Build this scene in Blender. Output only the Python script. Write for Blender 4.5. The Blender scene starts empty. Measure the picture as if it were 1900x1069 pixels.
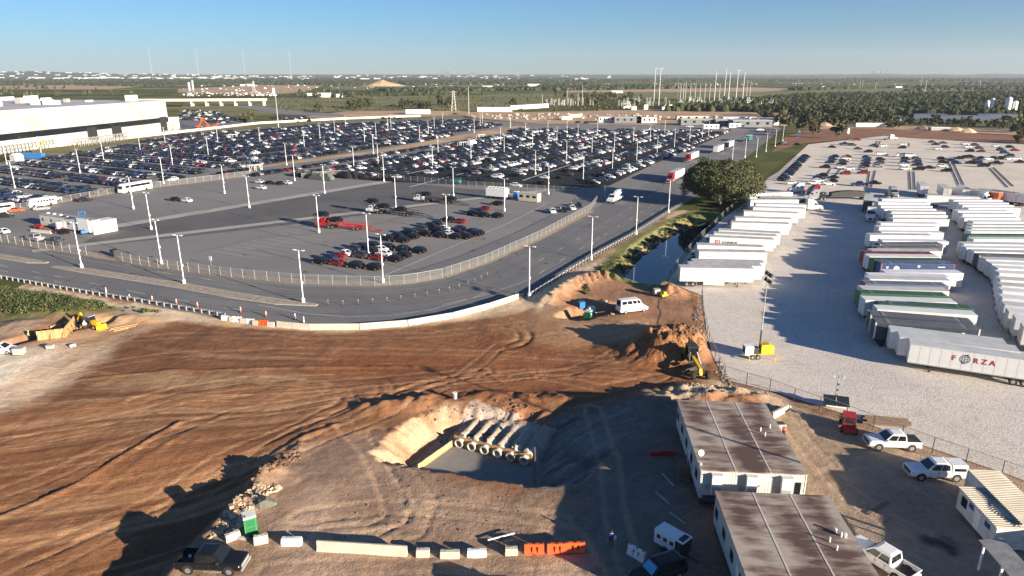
import bpy, math, random
import numpy as np
from mathutils import Vector, Matrix
random.seed(7)
RNG = np.random.default_rng(7)
sc = bpy.context.scene
COL = sc.collection
PI = math.pi
# ---------------------------------------------------------------- camera, sky, sun, exposure
F, PITCH, CAMH = 1266.7, math.radians(17.42), 42.0
cam = bpy.data.cameras.new('camera'); cam.lens = 24; cam.sensor_width = 36
cam.clip_start = 0.5; cam.clip_end = 60000
co = bpy.data.objects.new('camera', cam); COL.objects.link(co)
co.location = (0, 0, CAMH); co.rotation_euler = (PI/2 - PITCH, 0, 0)
sc.camera = co
SUN_EL = math.radians(13.0)
SUN_AZ = Vector((0.79, -0.613)).normalized()          # ground direction towards the sun
w = bpy.data.worlds.new('World'); sc.world = w; w.use_nodes = True
nt = w.node_tree; nt.nodes.clear()
out = nt.nodes.new('ShaderNodeOutputWorld'); bg = nt.nodes.new('ShaderNodeBackground')
sky = nt.nodes.new('ShaderNodeTexSky'); sky.sky_type = 'NISHITA'; sky.sun_disc = False
sky.sun_elevation = SUN_EL; sky.sun_rotation = math.atan2(SUN_AZ.x, SUN_AZ.y)
sky.altitude = 150; sky.air_density = 1.0; sky.dust_density = 0.0; sky.ozone_density = 7.0
bg.inputs[1].default_value = 0.05
nt.links.new(sky.outputs[0], bg.inputs[0]); nt.links.new(bg.outputs[0], out.inputs[0])
sl = bpy.data.lights.new('sun', 'SUN'); sl.energy = 5.0; sl.angle = math.radians(0.5); sl.color = (1.0, 0.87, 0.70)
so = bpy.data.objects.new('sun', sl); COL.objects.link(so)
sd = Vector((SUN_AZ.x*math.cos(SUN_EL), SUN_AZ.y*math.cos(SUN_EL), math.sin(SUN_EL)))
so.rotation_euler = sd.to_track_quat('Z', 'Y').to_euler(); so.location = sd*200
vs = sc.view_settings; vs.view_transform = 'Standard'; vs.look = 'None'; vs.gamma = 1.0; vs.exposure = 1.5
vs.use_curve_mapping = False
sc.cycles.max_bounces = 6; sc.cycles.transparent_max_bounces = 12; sc.cycles.volume_bounces = 0
sc.cycles.use_denoising = True

# ---------------------------------------------------------------- measuring the place from the photograph
CP, SP = math.cos(PITCH), math.sin(PITCH)
def G(px, py, z=0.0):
    """Survey helper: the point at height z that the photograph shows at pixel (px, py)."""
    a = (px-950)/F; b = (534.5-py)/F
    t = (z-CAMH)/(-SP+b*CP)
    return (a*t, (CP+b*SP)*t)
def GP(pts, z=0.0): return [G(x, y, z) for x, y in pts]
def ZP(py, y):
    k = (534.5-py)/F
    return CAMH + y*(k*CP-SP)/(CP+k*SP)
def PX(x, y, z=0.0):
    f = y*CP-(z-CAMH)*SP; u = y*SP+(z-CAMH)*CP
    return (950+F*x/f, 534.5-F*u/f)
UA = math.radians(62)                                   # the site grid: rows run along this heading
UX, UY = math.cos(UA), math.sin(UA)
VA = UA-PI/2; VX, VY = math.cos(VA), math.sin(VA)

# ---------------------------------------------------------------- mesh helpers
class MB:
    def __init__(s): s.v = []; s.f = []; s.m = []
    def add(s, vs, fs, m=0):
        o = len(s.v); s.v.extend(vs)
        for q in fs: s.f.append([i+o for i in q]); s.m.append(m)
        return s
    def box(s, x0, x1, y0, y1, z0, z1, m=0):
        return s.add([(x0,y0,z0),(x1,y0,z0),(x1,y1,z0),(x0,y1,z0),(x0,y0,z1),(x1,y0,z1),(x1,y1,z1),(x0,y1,z1)],
              [(0,3,2,1),(4,5,6,7),(0,1,5,4),(1,2,6,5),(2,3,7,6),(3,0,4,7)], m)
    def rbox(s, x, y, z, sx, sy, sz, rz=0, m=0, rx=0, ry=0):
        M = Matrix.Translation((x,y,z)) @ Matrix.Rotation(rz,4,'Z') @ Matrix.Rotation(ry,4,'Y') @ Matrix.Rotation(rx,4,'X')
        o = len(s.v); s.box(-sx/2,sx/2,-sy/2,sy/2,-sz/2,sz/2,m)
        for i in range(o, len(s.v)): s.v[i] = tuple(M @ Vector(s.v[i]))
        return s
    def cyl(s, a, b, r, r2=None, n=8, m=0, cap=True, mc=None):
        a = Vector(a); b = Vector(b); r2 = r if r2 is None else r2
        d = (b-a).normalized(); u = d.orthogonal().normalized(); w_ = d.cross(u)
        vs = [tuple(a+(u*math.cos(2*PI*i/n)+w_*math.sin(2*PI*i/n))*r) for i in range(n)]
        vs += [tuple(b+(u*math.cos(2*PI*i/n)+w_*math.sin(2*PI*i/n))*r2) for i in range(n)]
        fs = [(i,(i+1)%n,(i+1)%n+n,i+n) for i in range(n)]
        o = len(s.v); s.add(vs, fs, m)
        if cap:
            s.f.append([o+i for i in range(n)][::-1]); s.f.append([o+n+i for i in range(n)]); s.m += [m if mc is None else mc]*2
        return s
    def bar(s, a, b, w_, h, m=0):
        a = Vector(a); b = Vector(b); d = (b-a).normalized()
        r = d.cross(Vector((0,0,1)))
        r = Vector((1,0,0)) if r.length < 1e-4 else r.normalized()
        u = r.cross(d); r = r*w_/2; u = u*h/2
        return s.add([tuple(p+q) for p in (a,b) for q in (-r-u, r-u, r+u, -r+u)],
                     [(0,3,2,1),(4,5,6,7),(0,1,5,4),(1,2,6,5),(2,3,7,6),(3,0,4,7)], m)
    def quad(s, a, b, c, d, m=0): return s.add([tuple(a),tuple(b),tuple(c),tuple(d)], [(0,1,2,3)], m)
    def prism(s, poly, z0, z1, m=0):
        n = len(poly)
        return s.add([(x,y,z0) for x,y in poly]+[(x,y,z1) for x,y in poly],
              [tuple(range(n))[::-1], tuple(range(n,2*n))]+[(i,(i+1)%n,(i+1)%n+n,i+n) for i in range(n)], m)
    def side(s, prof, y0, y1, m=0):
        """prism of an (x, z) outline between y0 and y1"""
        n = len(prof)
        return s.add([(x,y0,z) for x,z in prof]+[(x,y1,z) for x,z in prof],
              [tuple(range(n)), tuple(range(n,2*n))[::-1]]+[((i+1)%n,i,i+n,(i+1)%n+n) for i in range(n)], m)
    def loft(s, rings, m=0, cap=True):
        n = len(rings[0]); o = len(s.v)
        for r in rings: s.v.extend([tuple(p) for p in r])
        for k in range(len(rings)-1):
            for i in range(n):
                a = o+k*n+i; b = o+k*n+(i+1)%n
                s.f.append([a,b,b+n,a+n]); s.m.append(m)
        if cap:
            s.f.append([o+i for i in range(n)][::-1]); s.f.append([o+(len(rings)-1)*n+i for i in range(n)]); s.m += [m,m]
        return s
    def join(s, o, m=0, M=None):
        vs = [tuple(M @ Vector(p)) for p in o.v] if M is not None else o.v
        k = len(s.v); s.v.extend(vs)
        for q, mm in zip(o.f, o.m): s.f.append([i+k for i in q]); s.m.append(mm+m)
        return s
    def mesh(s, name, mats, smooth=False):
        me = bpy.data.meshes.new(name); me.from_pydata(s.v, [], s.f)
        for m in (mats if isinstance(mats, (list, tuple)) else [mats]): me.materials.append(m)
        me.polygons.foreach_set('material_index', s.m)
        if smooth: me.polygons.foreach_set('use_smooth', [True]*len(s.f))
        me.update(); return me
    def obj(s, name, mats, parent=None, loc=(0,0,0), rz=0, smooth=False):
        return link(s.mesh(name, mats, smooth), name, parent, loc, rz)
def link(me, name, parent=None, loc=(0,0,0), rz=0):
    o = bpy.data.objects.new(name, me); COL.objects.link(o)
    o.location = loc; o.rotation_euler = (0,0,rz); o.parent = parent
    return o
def np_mesh(name, V, Fq, mats, mi=None):
    me = bpy.data.meshes.new(name)
    V = np.asarray(V, np.float32); Fq = np.asarray(Fq, np.int32)
    k = Fq.shape[1]
    me.vertices.add(len(V)); me.vertices.foreach_set('co', V.ravel())
    me.loops.add(Fq.size); me.loops.foreach_set('vertex_index', Fq.ravel())
    me.polygons.add(len(Fq)); me.polygons.foreach_set('loop_start', np.arange(0, Fq.size, k, dtype=np.int32))
    for m in (mats if isinstance(mats, (list, tuple)) else [mats]): me.materials.append(m)
    if mi is not None: me.polygons.foreach_set('material_index', np.asarray(mi, np.int32))
    me.update(calc_edges=True); me.validate(); return me
def tag(o, label, cat, group=None):
    o['label'] = label; o['category'] = cat
    if group: o['group'] = group
    return o
def thing(name, label, cat, loc=(0,0,0), rz=0, group=None):
    return tag(link(None, name, None, loc, rz), label, cat, group)
def struct(o): o['kind'] = 'structure'; return o
def stuff(o): o['kind'] = 'stuff'; return o
def dup(root, loc, rz, label=None, group=None):
    r = root.copy(); COL.objects.link(r); r.location = loc; r.rotation_euler = (0,0,rz)
    if label: r['label'] = label
    if group: r['group'] = group
    for ch in KIDS.get(root.name, None) or list(root.children):
        c = ch.copy(); COL.objects.link(c); c.parent = r
        for g in ch.children:
            d = g.copy(); COL.objects.link(d); d.parent = c
    return r
KIDS = {}
PROTO = {}
def place(key, builder, loc, rz, label, group=None):
    """the first call builds the thing, later calls copy it with its parts"""
    if key not in PROTO:
        r = builder(); PROTO[key] = r; r.location = loc; r.rotation_euler = (0,0,rz); r['label'] = label
        if group: r['group'] = group
        return r
    return dup(PROTO[key], loc, rz, label, group)
ORDN = 'first second third fourth fifth sixth seventh eighth ninth tenth eleventh twelfth thirteenth fourteenth fifteenth sixteenth seventeenth eighteenth nineteenth'.split()
TENS = {2:'twenty',3:'thirty',4:'forty',5:'fifty',6:'sixty',7:'seventy',8:'eighty',9:'ninety'}
def nth(i):
    if i <= 19: return ORDN[i-1]
    t, u = divmod(i, 10)
    if t > 9: return str(i)+'th'
    return (TENS[t][:-1]+'ieth') if u == 0 else TENS[t]+'-'+ORDN[u-1]
def text_mesh(s, size, mat, bold=0.0, depth=0.006):
    cu = bpy.data.curves.new('lettering', 'FONT'); cu.body = s; cu.size = size; cu.extrude = depth; cu.offset = bold
    cu.align_x = 'CENTER'; cu.align_y = 'CENTER'; cu.resolution_u = 3
    o = bpy.data.objects.new('lettering', cu); COL.objects.link(o)
    bpy.context.view_layer.update()
    me = bpy.data.meshes.new_from_object(o.evaluated_get(bpy.context.evaluated_depsgraph_get()))
    bpy.data.objects.remove(o); me.materials.clear(); me.materials.append(mat)
    return me

# ---------------------------------------------------------------- materials
MATS = {}
def mat(name, col, rough=0.6, var=0.0, scale=1.0, metal=0.0, bump=0.0, bscale=None, col2=None, spec=0.5, coord='Object', stretch=None, coat=0.0):
    if name in MATS: return MATS[name]
    m = bpy.data.materials.new(name); m.use_nodes = True; MATS[name] = m
    n = m.node_tree.nodes; l = m.node_tree.links; b = n['Principled BSDF']
    b.inputs['Roughness'].default_value = rough; b.inputs['Metallic'].default_value = metal
    b.inputs['Specular IOR Level'].default_value = spec; b.inputs['Coat Weight'].default_value = coat
    c = (*col, 1)
    b.inputs['Base Color'].default_value = c
    if var or bump or col2:
        if coord == 'World':
            tc = n.new('ShaderNodeNewGeometry').outputs['Position']
        else:
            tc = n.new('ShaderNodeTexCoord').outputs['Object']
        if stretch:
            mp = n.new('ShaderNodeMapping'); mp.inputs['Rotation'].default_value[2] = -stretch[0]; mp.inputs['Scale'].default_value = stretch[1]
            mp.vector_type = 'TEXTURE'
            l.new(tc, mp.inputs[0]); tc = mp.outputs[0]
        nz = n.new('ShaderNodeTexNoise'); nz.inputs['Scale'].default_value = scale; nz.inputs['Detail'].default_value = 6; nz.inputs['Roughness'].default_value = 0.65
        l.new(tc, nz.inputs['Vector'])
        rp = n.new('ShaderNodeValToRGB')
        c2 = col2 or tuple(max(0,x*(1-var)) for x in col); c1 = col if col2 else tuple(min(1,x*(1+var)) for x in col)
        rp.color_ramp.elements[0].position = 0.34; rp.color_ramp.elements[1].position = 0.66
        rp.color_ramp.elements[0].color = (*c2,1); rp.color_ramp.elements[1].color = (*c1,1)
        l.new(nz.outputs['Fac'], rp.inputs[0]); l.new(rp.outputs[0], b.inputs['Base Color'])
        if bump:
            n2 = n.new('ShaderNodeTexNoise'); n2.inputs['Scale'].default_value = bscale or scale*4; n2.inputs['Detail'].default_value = 5
            l.new(tc, n2.inputs['Vector'])
            bp = n.new('ShaderNodeBump'); bp.inputs['Strength'].default_value = 1.0; bp.inputs['Distance'].default_value = bump
            l.new(n2.outputs['Fac'], bp.inputs['Height']); l.new(bp.outputs[0], b.inputs['Normal'])
    return m
def fence_mat(name, col, see):
    m = bpy.data.materials.new(name); m.use_nodes = True
    n = m.node_tree.nodes; l = m.node_tree.links; b = n['Principled BSDF']
    b.inputs['Base Color'].default_value = (*col,1); b.inputs['Metallic'].default_value = 0.0; b.inputs['Roughness'].default_value = .5
    t = n.new('ShaderNodeBsdfTransparent'); mx = n.new('ShaderNodeMixShader'); mx.inputs[0].default_value = see
    o = n['Material Output']; l.new(b.outputs[0], mx.inputs[1]); l.new(t.outputs[0], mx.inputs[2]); l.new(mx.outputs[0], o.inputs[0])
    return m
WHITE = mat('white_paint', (.78,.78,.76), .45, .05, 1.5)
OFFWHITE = mat('off_white_paint', (.66,.65,.60), .5, .08, 1.2)
TRAILW = mat('trailer_white', (.67,.67,.65), .4, .07, .8)
TRAILG = mat('trailer_grey_white', (.62,.63,.62), .45, .08, .8)  # slightly greyer white for some trailers of the right column
ROOFG = mat('trailer_roof', (.60,.60,.58), .5, .16, .35, col2=(.46,.46,.45))
BLACK = mat('black_rubber', (.018,.018,.018), .8)
DARK = mat('dark_steel', (.035,.035,.037), .6)
STEEL = mat('galvanised_steel', (.42,.43,.43), .45, .1, 2, metal=.4)
GLASS = mat('tinted_glass', (.012,.014,.017), .06, spec=.8)
RIM = mat('wheel_rim', (.45,.45,.46), .35, metal=.7)
CONC = mat('concrete', (.50,.44,.35), .85, .14, 1.3, bump=.01, bscale=9)
CONCG = mat('grey_concrete', (.36,.34,.31), .85, .15, 1.1, bump=.01, bscale=9)
ORANGE = mat('orange_plastic', (.72,.10,.02), .5, .12, 3)
YELLOW = mat('yellow_paint', (.70,.42,.02), .45, .08, 2)
GREEN = mat('green_plastic', (.03,.22,.07), .5, .1, 3)
REDP = mat('red_paint', (.42,.02,.018), .35, .08, 2)
BLUEP = mat('blue_paint', (.03,.16,.42), .4, .08, 2)
WOOD = mat('pine_board', (.50,.32,.14), .75, .25, 4)
WOODD = mat('weathered_wood', (.17,.11,.075), .8, .25, 4)
LAMPW = mat('lamp_housing', (.7,.7,.68), .4)
TAIL = mat('red_lens', (.35,.01,.01), .25)
HEADL = mat('clear_lens', (.7,.7,.7), .15)
CHAIN = fence_mat('chain_link', (.30,.30,.28), .80)
SKIN = mat('skin', (.45,.27,.19), .6)
# ---------------------------------------------------------------- numpy helpers for terrain
_T = RNG.random((256,256)).astype(np.float32)
def vnoise(x, y):
    xi = np.floor(x).astype(int); yi = np.floor(y).astype(int); fx = x-xi; fy = y-yi
    fx = fx*fx*(3-2*fx); fy = fy*fy*(3-2*fy)
    a = _T[xi&255, yi&255]; b = _T[(xi+1)&255, yi&255]; c = _T[xi&255, (yi+1)&255]; d = _T[(xi+1)&255, (yi+1)&255]
    return (a*(1-fx)+b*fx)*(1-fy)+(c*(1-fx)+d*fx)*fy
def fbm(x, y, o=4, g=.5):
    s = 0; a = 1; t = 0
    for i in range(o):
        s = s+a*vnoise(x*2**i+17.3*i, y*2**i+5.1*i); t += a; a *= g
    return s/t-.5
def sstep(a, b, x):
    t = np.clip((x-a)/(b-a), 0, 1); return t*t*(3-2*t)
def linedist(X, Y, pts, closed=False):
    """distance to a polyline, side sign (+ = left of travel) and arc length of the nearest point"""
    best = np.full(X.shape, 1e9); side = np.zeros(X.shape); arc = np.zeros(X.shape); L = 0
    P = pts+[pts[0]] if closed else pts
    for (x0,y0),(x1,y1) in zip(P[:-1], P[1:]):
        dx, dy = x1-x0, y1-y0; ll = math.hypot(dx,dy)+1e-9
        t = np.clip(((X-x0)*dx+(Y-y0)*dy)/ll**2, 0, 1)
        d = np.hypot(X-x0-t*dx, Y-y0-t*dy); k = d < best
        best = np.where(k, d, best); side = np.where(k, np.sign(dx*(Y-y0)-dy*(X-x0)), side); arc = np.where(k, L+t*ll, arc); L += ll
    return best, side, arc
def inside(X, Y, poly):
    c = np.zeros(np.shape(X), bool); n = len(poly)
    for i in range(n):
        x0,y0 = poly[i]; x1,y1 = poly[i-1]
        if y0 == y1: continue
        c ^= ((y0 > Y) != (y1 > Y)) & (X < (x1-x0)*(Y-y0)/(y1-y0)+x0)
    return c
def sdist(X, Y, poly):
    d, _, _ = linedist(X, Y, poly, True)
    return np.where(inside(X, Y, poly), -d, d)
def in_poly(x, y, poly): return bool(inside(np.array([x]), np.array([y]), poly)[0])

# ---------------------------------------------------------------- outlines of the site, surveyed from the photograph
ROAD_OUT = GP([(-420,438),(-200,478),(0,514),(100,532),(250,560),(330,576),(420,590),(500,599),(560,602),(640,602),(700,600),(800,588),(900,567),(980,548),(1100,478),(1180,433),(1290,366),(1380,296),(1450,240)])
ROAD_IN = GP([(1400,240),(1340,275),(1230,330),(1130,372),(1095,394),(1000,446),(900,491),(820,520),(760,530),(700,534),(560,532),(440,520),(300,500),(170,477),(0,449),(-200,415),(-420,380)])
ROAD = ROAD_OUT+ROAD_IN
PAVED = GP([(-420,438),(-200,478),(0,514),(100,532),(250,560),(330,576),(420,590),(500,599),(560,602),(640,602),(700,600),(800,588),(900,567),(980,548),(1100,478),(1180,433),(1290,366),(1380,296),(1450,240),(1440,233),(1000,231),(860,219),(640,228),(330,250),(100,288),(-200,330),(-420,360)])
YARD = GP([(1302,548),(1238,523),(1262,492),(1290,455),(1340,407),(1372,384),(1408,356),(1425,330),(1445,318),(1500,268),(1640,252),(1700,257),(1800,262),(1900,268),(2400,300),(2900,900),(1990,930),(1880,884),(1700,822),(1560,766),(1440,728),(1345,704),(1322,660),(1312,620)])
POND = GP([(1160,505),(1185,470),(1225,440),(1262,418),(1300,403),(1345,398),(1352,404),(1312,440),(1275,480),(1248,516),(1222,522)])
PITF = GP([(752,878),(800,832),(842,815),(905,815),(960,822),(1010,850),(995,925),(900,915)], -3.0)
BENCH = GP([(285,1100),(330,1040),(375,992),(430,935),(480,897),(520,855),(560,820),(620,790)])
VEG = GP([(-300,575),(-300,500),(0,533),(100,548),(180,560),(255,575),(200,585),(140,590),(60,592),(0,600)])
FAN = G(1190,690)
SX0, SX1, SY0, SY1 = -102.0, 66.0, 43.0, 218.0
def _axis(a, b, fine_to, s0, s1):
    out = [a]
    while out[-1] < b:
        y = out[-1]; out.append(y+(s0 if y < fine_to else min(s1, s0+(y-fine_to)*.012)))
    out[-1] = b; return np.array(out)
gx = np.arange(SX0, SX1+.01, .34); gx[-1] = SX1
gy = _axis(SY0, SY1, 88, .30, .9)
X, Y = np.meshgrid(gx, gy)
PPX = 950+F*X/(Y*CP+CAMH*SP); PPY = 534.5-F*(Y*SP-CAMH*CP)/(Y*CP+CAMH*SP)
def zone(pts, soft, wob=1.5):
    """0..1 mask of an outlined patch of ground with a ragged edge"""
    return 1-sstep(-soft, soft, sdist(X, Y, GP(pts))+wob*2*fbm(X*.35, Y*.35, 3))
Z = fbm(X*.16, Y*.16, 4)*.5
rough = fbm(X*.9, Y*.9, 4, .6)
# wheel tracks fan out from the crossing by the grader
dxf, dyf = X-FAN[0], Y-FAN[1]
ang = np.arctan2(dyf, dxf-6); rad = np.hypot(dxf, dyf)
S_ = np.where(ang < 0, ang+2*PI, ang)*38 + fbm(X*.025, Y*.025, 2)*6
T_ = rad
haul = zone([(-200,1200),(-200,770),(0,720),(130,640),(250,600),(420,596),(560,612),(760,606),(960,575),(1010,590),(1100,640),(1250,650),(1300,700),(1240,735),(1120,750),(1000,760),(880,745),(780,745),(690,800),(560,820),(470,900),(380,990),(250,1090),(120,1200)], 1.5)
Z += haul*((fbm(S_*.8, T_*.02, 3)*.06)+fbm(S_*3.2, T_*.05, 2)*.05) + rough*.09
# lower haul road beside the bench
bd, bs, ba = linedist(X, Y, BENCH)
bx, by = BENCH[-1][0]-BENCH[0][0], BENCH[-1][1]-BENCH[0][1]; bl_ = math.hypot(bx, by)
ba = ((X-BENCH[0][0])*bx+(Y-BENCH[0][1])*by)/bl_                   # run along the bank
drop = 2.3*(1-sstep(11, 23, ba))
low = np.where(bs > 0, drop*sstep(-.2, 2.6, bd+rough*1.6)*np.exp(-np.maximum(bd-6,0)/22), 0)
Z -= low
Z += np.where(bs < 0, 1, .6)*.35*np.exp(-(bd/1.2)**2)*(.6+fbm(X*.8, Y*.8, 2)*2)
# windrows left by the grader
def windrow(pts, h, wd, z=-.6):
    global Z
    d, s, a = linedist(X, Y, GP(pts, z)); m = .55+.9*vnoise(a*.6, a*0+3)
    Z += h*m*np.where(s > 0, np.exp(-(d/(wd*.5))**2), np.exp(-(d/wd)**2))
windrow([(-150,1040),(0,962),(130,905),(240,850),(335,801)], .24, .34, -1.2)
windrow([(150,706),(300,691),(520,686),(770,682)], .20, .4, -.2)
windrow([(770,682),(860,722),(940,755)], .16, .5, 0)
windrow([(-50,1005),(120,930),(300,838),(430,775)], .08, .5, -.9)
windrow([(895,684),(944,720)], .14, .4, 0)
windrow([(460,835),(560,800),(700,745),(800,715)], .07, .5, 0)
for (cx, cy, r) in ((590,742,40),(640,728,62),(930,625,36),(905,622,58)):   # turning circles of the tyres
    c = G(cx,cy); rr = r/F*math.hypot(c[1],CAMH)
    d = np.hypot(X-c[0], Y-c[1]); a_ = np.arctan2(Y-c[1], X-c[0])
    Z -= np.where((a_ > -1.3) & (a_ < 1.5), .12*np.exp(-((d-rr)/.28)**2)+.12*np.exp(-((d-rr-1.9)/.28)**2), 0)
# the excavated pit with its culvert
sdp = sdist(X, Y, PITF); pcx = sum(p[0] for p in PITF)/len(PITF); pcy = sum(p[1] for p in PITF)/len(PITF)
pa = np.arctan2(Y-pcy, X-pcx)
slope = .72+.75*np.exp(-((pa+PI/2)/.75)**2)+.25*np.exp(-((pa-PI/2)/.7)**2)-.28*np.exp(-((pa-.25)/.6)**2)
rill = np.abs(fbm(pa*7, sdp*.10, 3))*2.6+np.abs(fbm(pa*19+4, sdp*.2, 2))*.7
pitz = -3.0+np.maximum(sdp,0)*slope+rill*sstep(.3,2.5,sdp)+rough*.55*sstep(0,1.5,sdp)
pit_in = pitz < Z
Z = np.where(pit_in, pitz, Z)
# sand backfill humped over the pipes
HW0, HW1 = G(842,827,-3.0), G(988,866,-3.0)
hx, hy = HW1[0]-HW0[0], HW1[1]-HW0[1]; hl = math.hypot(hx,hy); hx /= hl; hy /= hl
al = (X-HW0[0])*hx+(Y-HW0[1])*hy; ac = -(X-HW0[0])*hy+(Y-HW0[1])*hx
sand = (al > -.8)*(al < hl+.3)*(ac > .25)*(ac < 6.5)
PIPES = [hl*(.085+.163*i) for i in range(6)]
hump = np.max([np.exp(-((al-p)/.62)**2) for p in PIPES], axis=0)
Z = np.where(sand & (Z < -1.2), -2.15+hump*.95*(1-sstep(2.6,5.6,ac))+sstep(2,6,ac)*1.3+rough*.25, Z)
# the long carved ramp rising out of the pit on its right
gul = sdist(X, Y, GP([(975,918),(1075,913),(1112,880),(1190,800),(1165,765),(1070,760),(1000,800),(975,850)], -1.2))
e0 = G(988,915,-3.0); tt = np.clip(((X-e0[0])*.86+(Y-e0[1])*.5)/13.5, 0, 1)
gv = np.abs(fbm((X*.5-Y*.86)*.55,(X*.86+Y*.5)*.10,3)); gv2 = fbm((X*.5-Y*.86)*2.6,(X*.86+Y*.5)*.15,3)
gz_ = -3.2*(1-tt)**.75+gv*2.0+gv2*.5+rough*.4
kg = sstep(.5,-1.3,gul+rough*.8)*(1-sand)*(1-(sdp < .3)); Z = np.where(kg > 0, np.minimum(Z, Z*(1-kg)+gz_*kg), Z)
# tyre tracks in pairs
TRK = np.zeros(X.shape)
def tyres(pts, dep, gap=2.1):
    global Z
    d, s_, a_ = linedist(X, Y, GP(pts)); tread = .85+.25*np.sin(a_*5.2)
    t_ = np.exp(-((d-gap/2)/.26)**2); TRK[:] = np.maximum(TRK, t_*(.5+.5*vnoise(a_*.2, a_*0+dep*50))); Z -= dep*t_*tread-.5*dep*np.exp(-((d-gap/2-.5)/.25)**2)
for p_, q_ in (([(0,1060),(200,960),(420,870),(560,800),(700,745),(840,705),(1000,690),(1200,700)],.09),([(0,900),(200,830),(420,770),(640,730),(900,705),(1150,680)],.07),([(120,690),(300,660),(560,650),(900,655),(1180,670)],.06),([(150,640),(330,622),(560,625),(800,622),(980,600)],.06),([(0,820),(160,790),(360,740),(600,712),(900,690)],.06),
    ([(470,850),(560,800),(680,760),(790,715),(900,690)],.10),([(500,860),(600,812),(720,765),(820,720)],.09),([(640,790),(690,840),(720,900),(740,960),(690,985),(600,990)],.10),([(700,800),(745,870),(790,930),(770,985),(650,1005)],.09),([(560,960),(700,940),(860,950),(1040,965)],.07),([(500,1060),(700,1050),(900,1045),(1080,1040)],.06),([(830,940),(960,950),(1060,990),(1100,1060)],.06),
    ([(1100,760),(1130,850),(1140,950),(1170,1060)],.10),([(1010,700),(1120,720),(1230,700)],.09),([(1180,640),(1130,665),(1060,690),(960,700)],.08),([(1180,600),(1120,615),(1020,625),(930,640),(860,700)],.07),([(250,745),(330,725),(470,705),(600,715),(640,745),(560,790),(400,850),(250,920),(0,1030)],.08),([(1450,760),(1500,830),(1560,900),(1640,960),(1800,1040)],.06),([(1530,800),(1640,860),(1740,920)],.05)): tyres(p_, q_)
# spoil heaps, berm, trench and pond
def heap(px, py, h, r, sx=1.0, lump=.5, rib=0):
    global Z
    c = G(px,py); d = np.hypot((X-c[0])/sx, Y-c[1]); a_ = np.arctan2(Y-c[1], X-c[0])
    e = h*np.clip(1-d/r,0,1)**.9
    e = e*(1+lump*2*fbm(X*.55,Y*.55,3)) + np.where(e > .05, rib*np.abs(np.sin(a_*9+fbm(X*.5,Y*.5,2)*6))*np.clip(e,0,1), 0)
    Z = Z+np.maximum(e,0)
heap(1258,640,2.7,8.0,1.0,.35,.75); heap(1225,660,1.3,6,1.2,.8,.3); heap(1180,650,.6,6,1.2,.8,.2)
heap(1290,745,1.0,6,1.6,.8,.15); heap(1375,742,.9,4,1.6,.8); heap(1230,748,.7,5,1.6,.9)
heap(120,582,1.2,5,2.0,.5); heap(230,592,.7,4,2.5,.6); heap(40,608,.9,4,1.6,.6)
heap(500,885,.9,3,1.3,.9); heap(465,930,.7,2.5,1,1.0); heap(1130,860,.5,3,1,.8)
for i in range(9): heap(690+i*15+random.uniform(-4,4), 762-i*2+random.uniform(-4,4), random.uniform(.2,.6), 2.2, 1.2, 1)
for i in range(10): heap(830+i*26, 740+random.uniform(-6,14), random.uniform(.2,.55), 2.4, 1.4, 1)
bl = GP([(1015,560),(1062,528),(1105,514),(1160,508),(1215,524),(1250,545)])
d, s, a = linedist(X, Y, bl); Z += 1.5*np.exp(-(d/2.3)**2)*(1+.9*np.sin(a*2.9+fbm(X*.4,Y*.4,2)*3)*np.clip(d/1.6,0,1)*(s < 0))
tr = GP([(1035,585),(1060,572),(1110,566),(1165,560),(1180,572),(1120,582),(1070,592)])
sd_ = sdist(X, Y, tr); Z = np.where(sd_ < 2, np.minimum(Z, Z-1.8*sstep(1.0,-1.2,sd_+rough)), Z)
tl = GP([(-40,655),(30,632),(90,618),(150,604),(196,597)])                  # footing trench beside the timber forms
d, s, a = linedist(X, Y, tl); Z -= 1.1*np.exp(-(d/1.5)**4)
fl = GP([(1290,535),(1300,580),(1305,620),(1318,660),(1338,698),(1420,727)])
d, s, a = linedist(X, Y, fl); Z += .4*np.exp(-(d/.8)**2)*(.5+fbm(X*.9,Y*.9,3)*2)
pd = sdist(X, Y, POND); POND_Z = -1.9
Z = np.where(pd < 5, np.minimum(Z, np.maximum(-3.2, -2.3+np.maximum(pd+rough*1.6,-1.5)*.62)), Z)
# flat under the paving and the gravel yard
pv = np.minimum(sdist(X, Y, PAVED), sdist(X, Y, YARD)+.2)
k = sstep(2.2, .2, pv); Z = Z*(1-k)+(-.035)*k
eb = np.minimum.reduce([X-SX0, SX1-X, Y-SY0, SY1-Y]); k = sstep(3, 0, eb); Z = Z*(1-k)
# colours of the soil, one patch darkened to deepen the cast shade
def C(r,g,b): return np.array([r,g,b], np.float32)
BR, TAN, RED, GRY, PALE = C(.23,.115,.06), C(.46,.33,.21), C(.215,.09,.043), C(.27,.18,.12), C(.58,.45,.32)
colr = np.zeros(X.shape+(3,), np.float32)+BR
def paint(m, c, s=1.0):
    global colr
    m = np.clip(m*s,0,1)[...,None]; colr = colr*(1-m)+c*m
n1 = fbm(X*.05,Y*.05,4)+.5; n2 = fbm(X*.2,Y*.2,4)+.5
streak = fbm(S_*.5, T_*.012, 5, .6)+.5; streak2 = fbm(S_*2.6+9, T_*.016, 4, .6)+.5
paint(sstep(.42,.62,streak)*haul, C(.34,.205,.118), .45)
paint(sstep(.54,.72,streak2)*haul, C(.44,.28,.16), .75)
paint(sstep(.46,.32,streak2)*haul, C(.165,.085,.047), .5)
paint(zone([(560,640),(760,625),(980,625),(1200,640),(1290,690),(1240,730),(1000,740),(820,735),(640,700)],5), RED, .75)
paint(sstep(.50,.72,streak)*haul, C(.33,.16,.075), .5)
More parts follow.
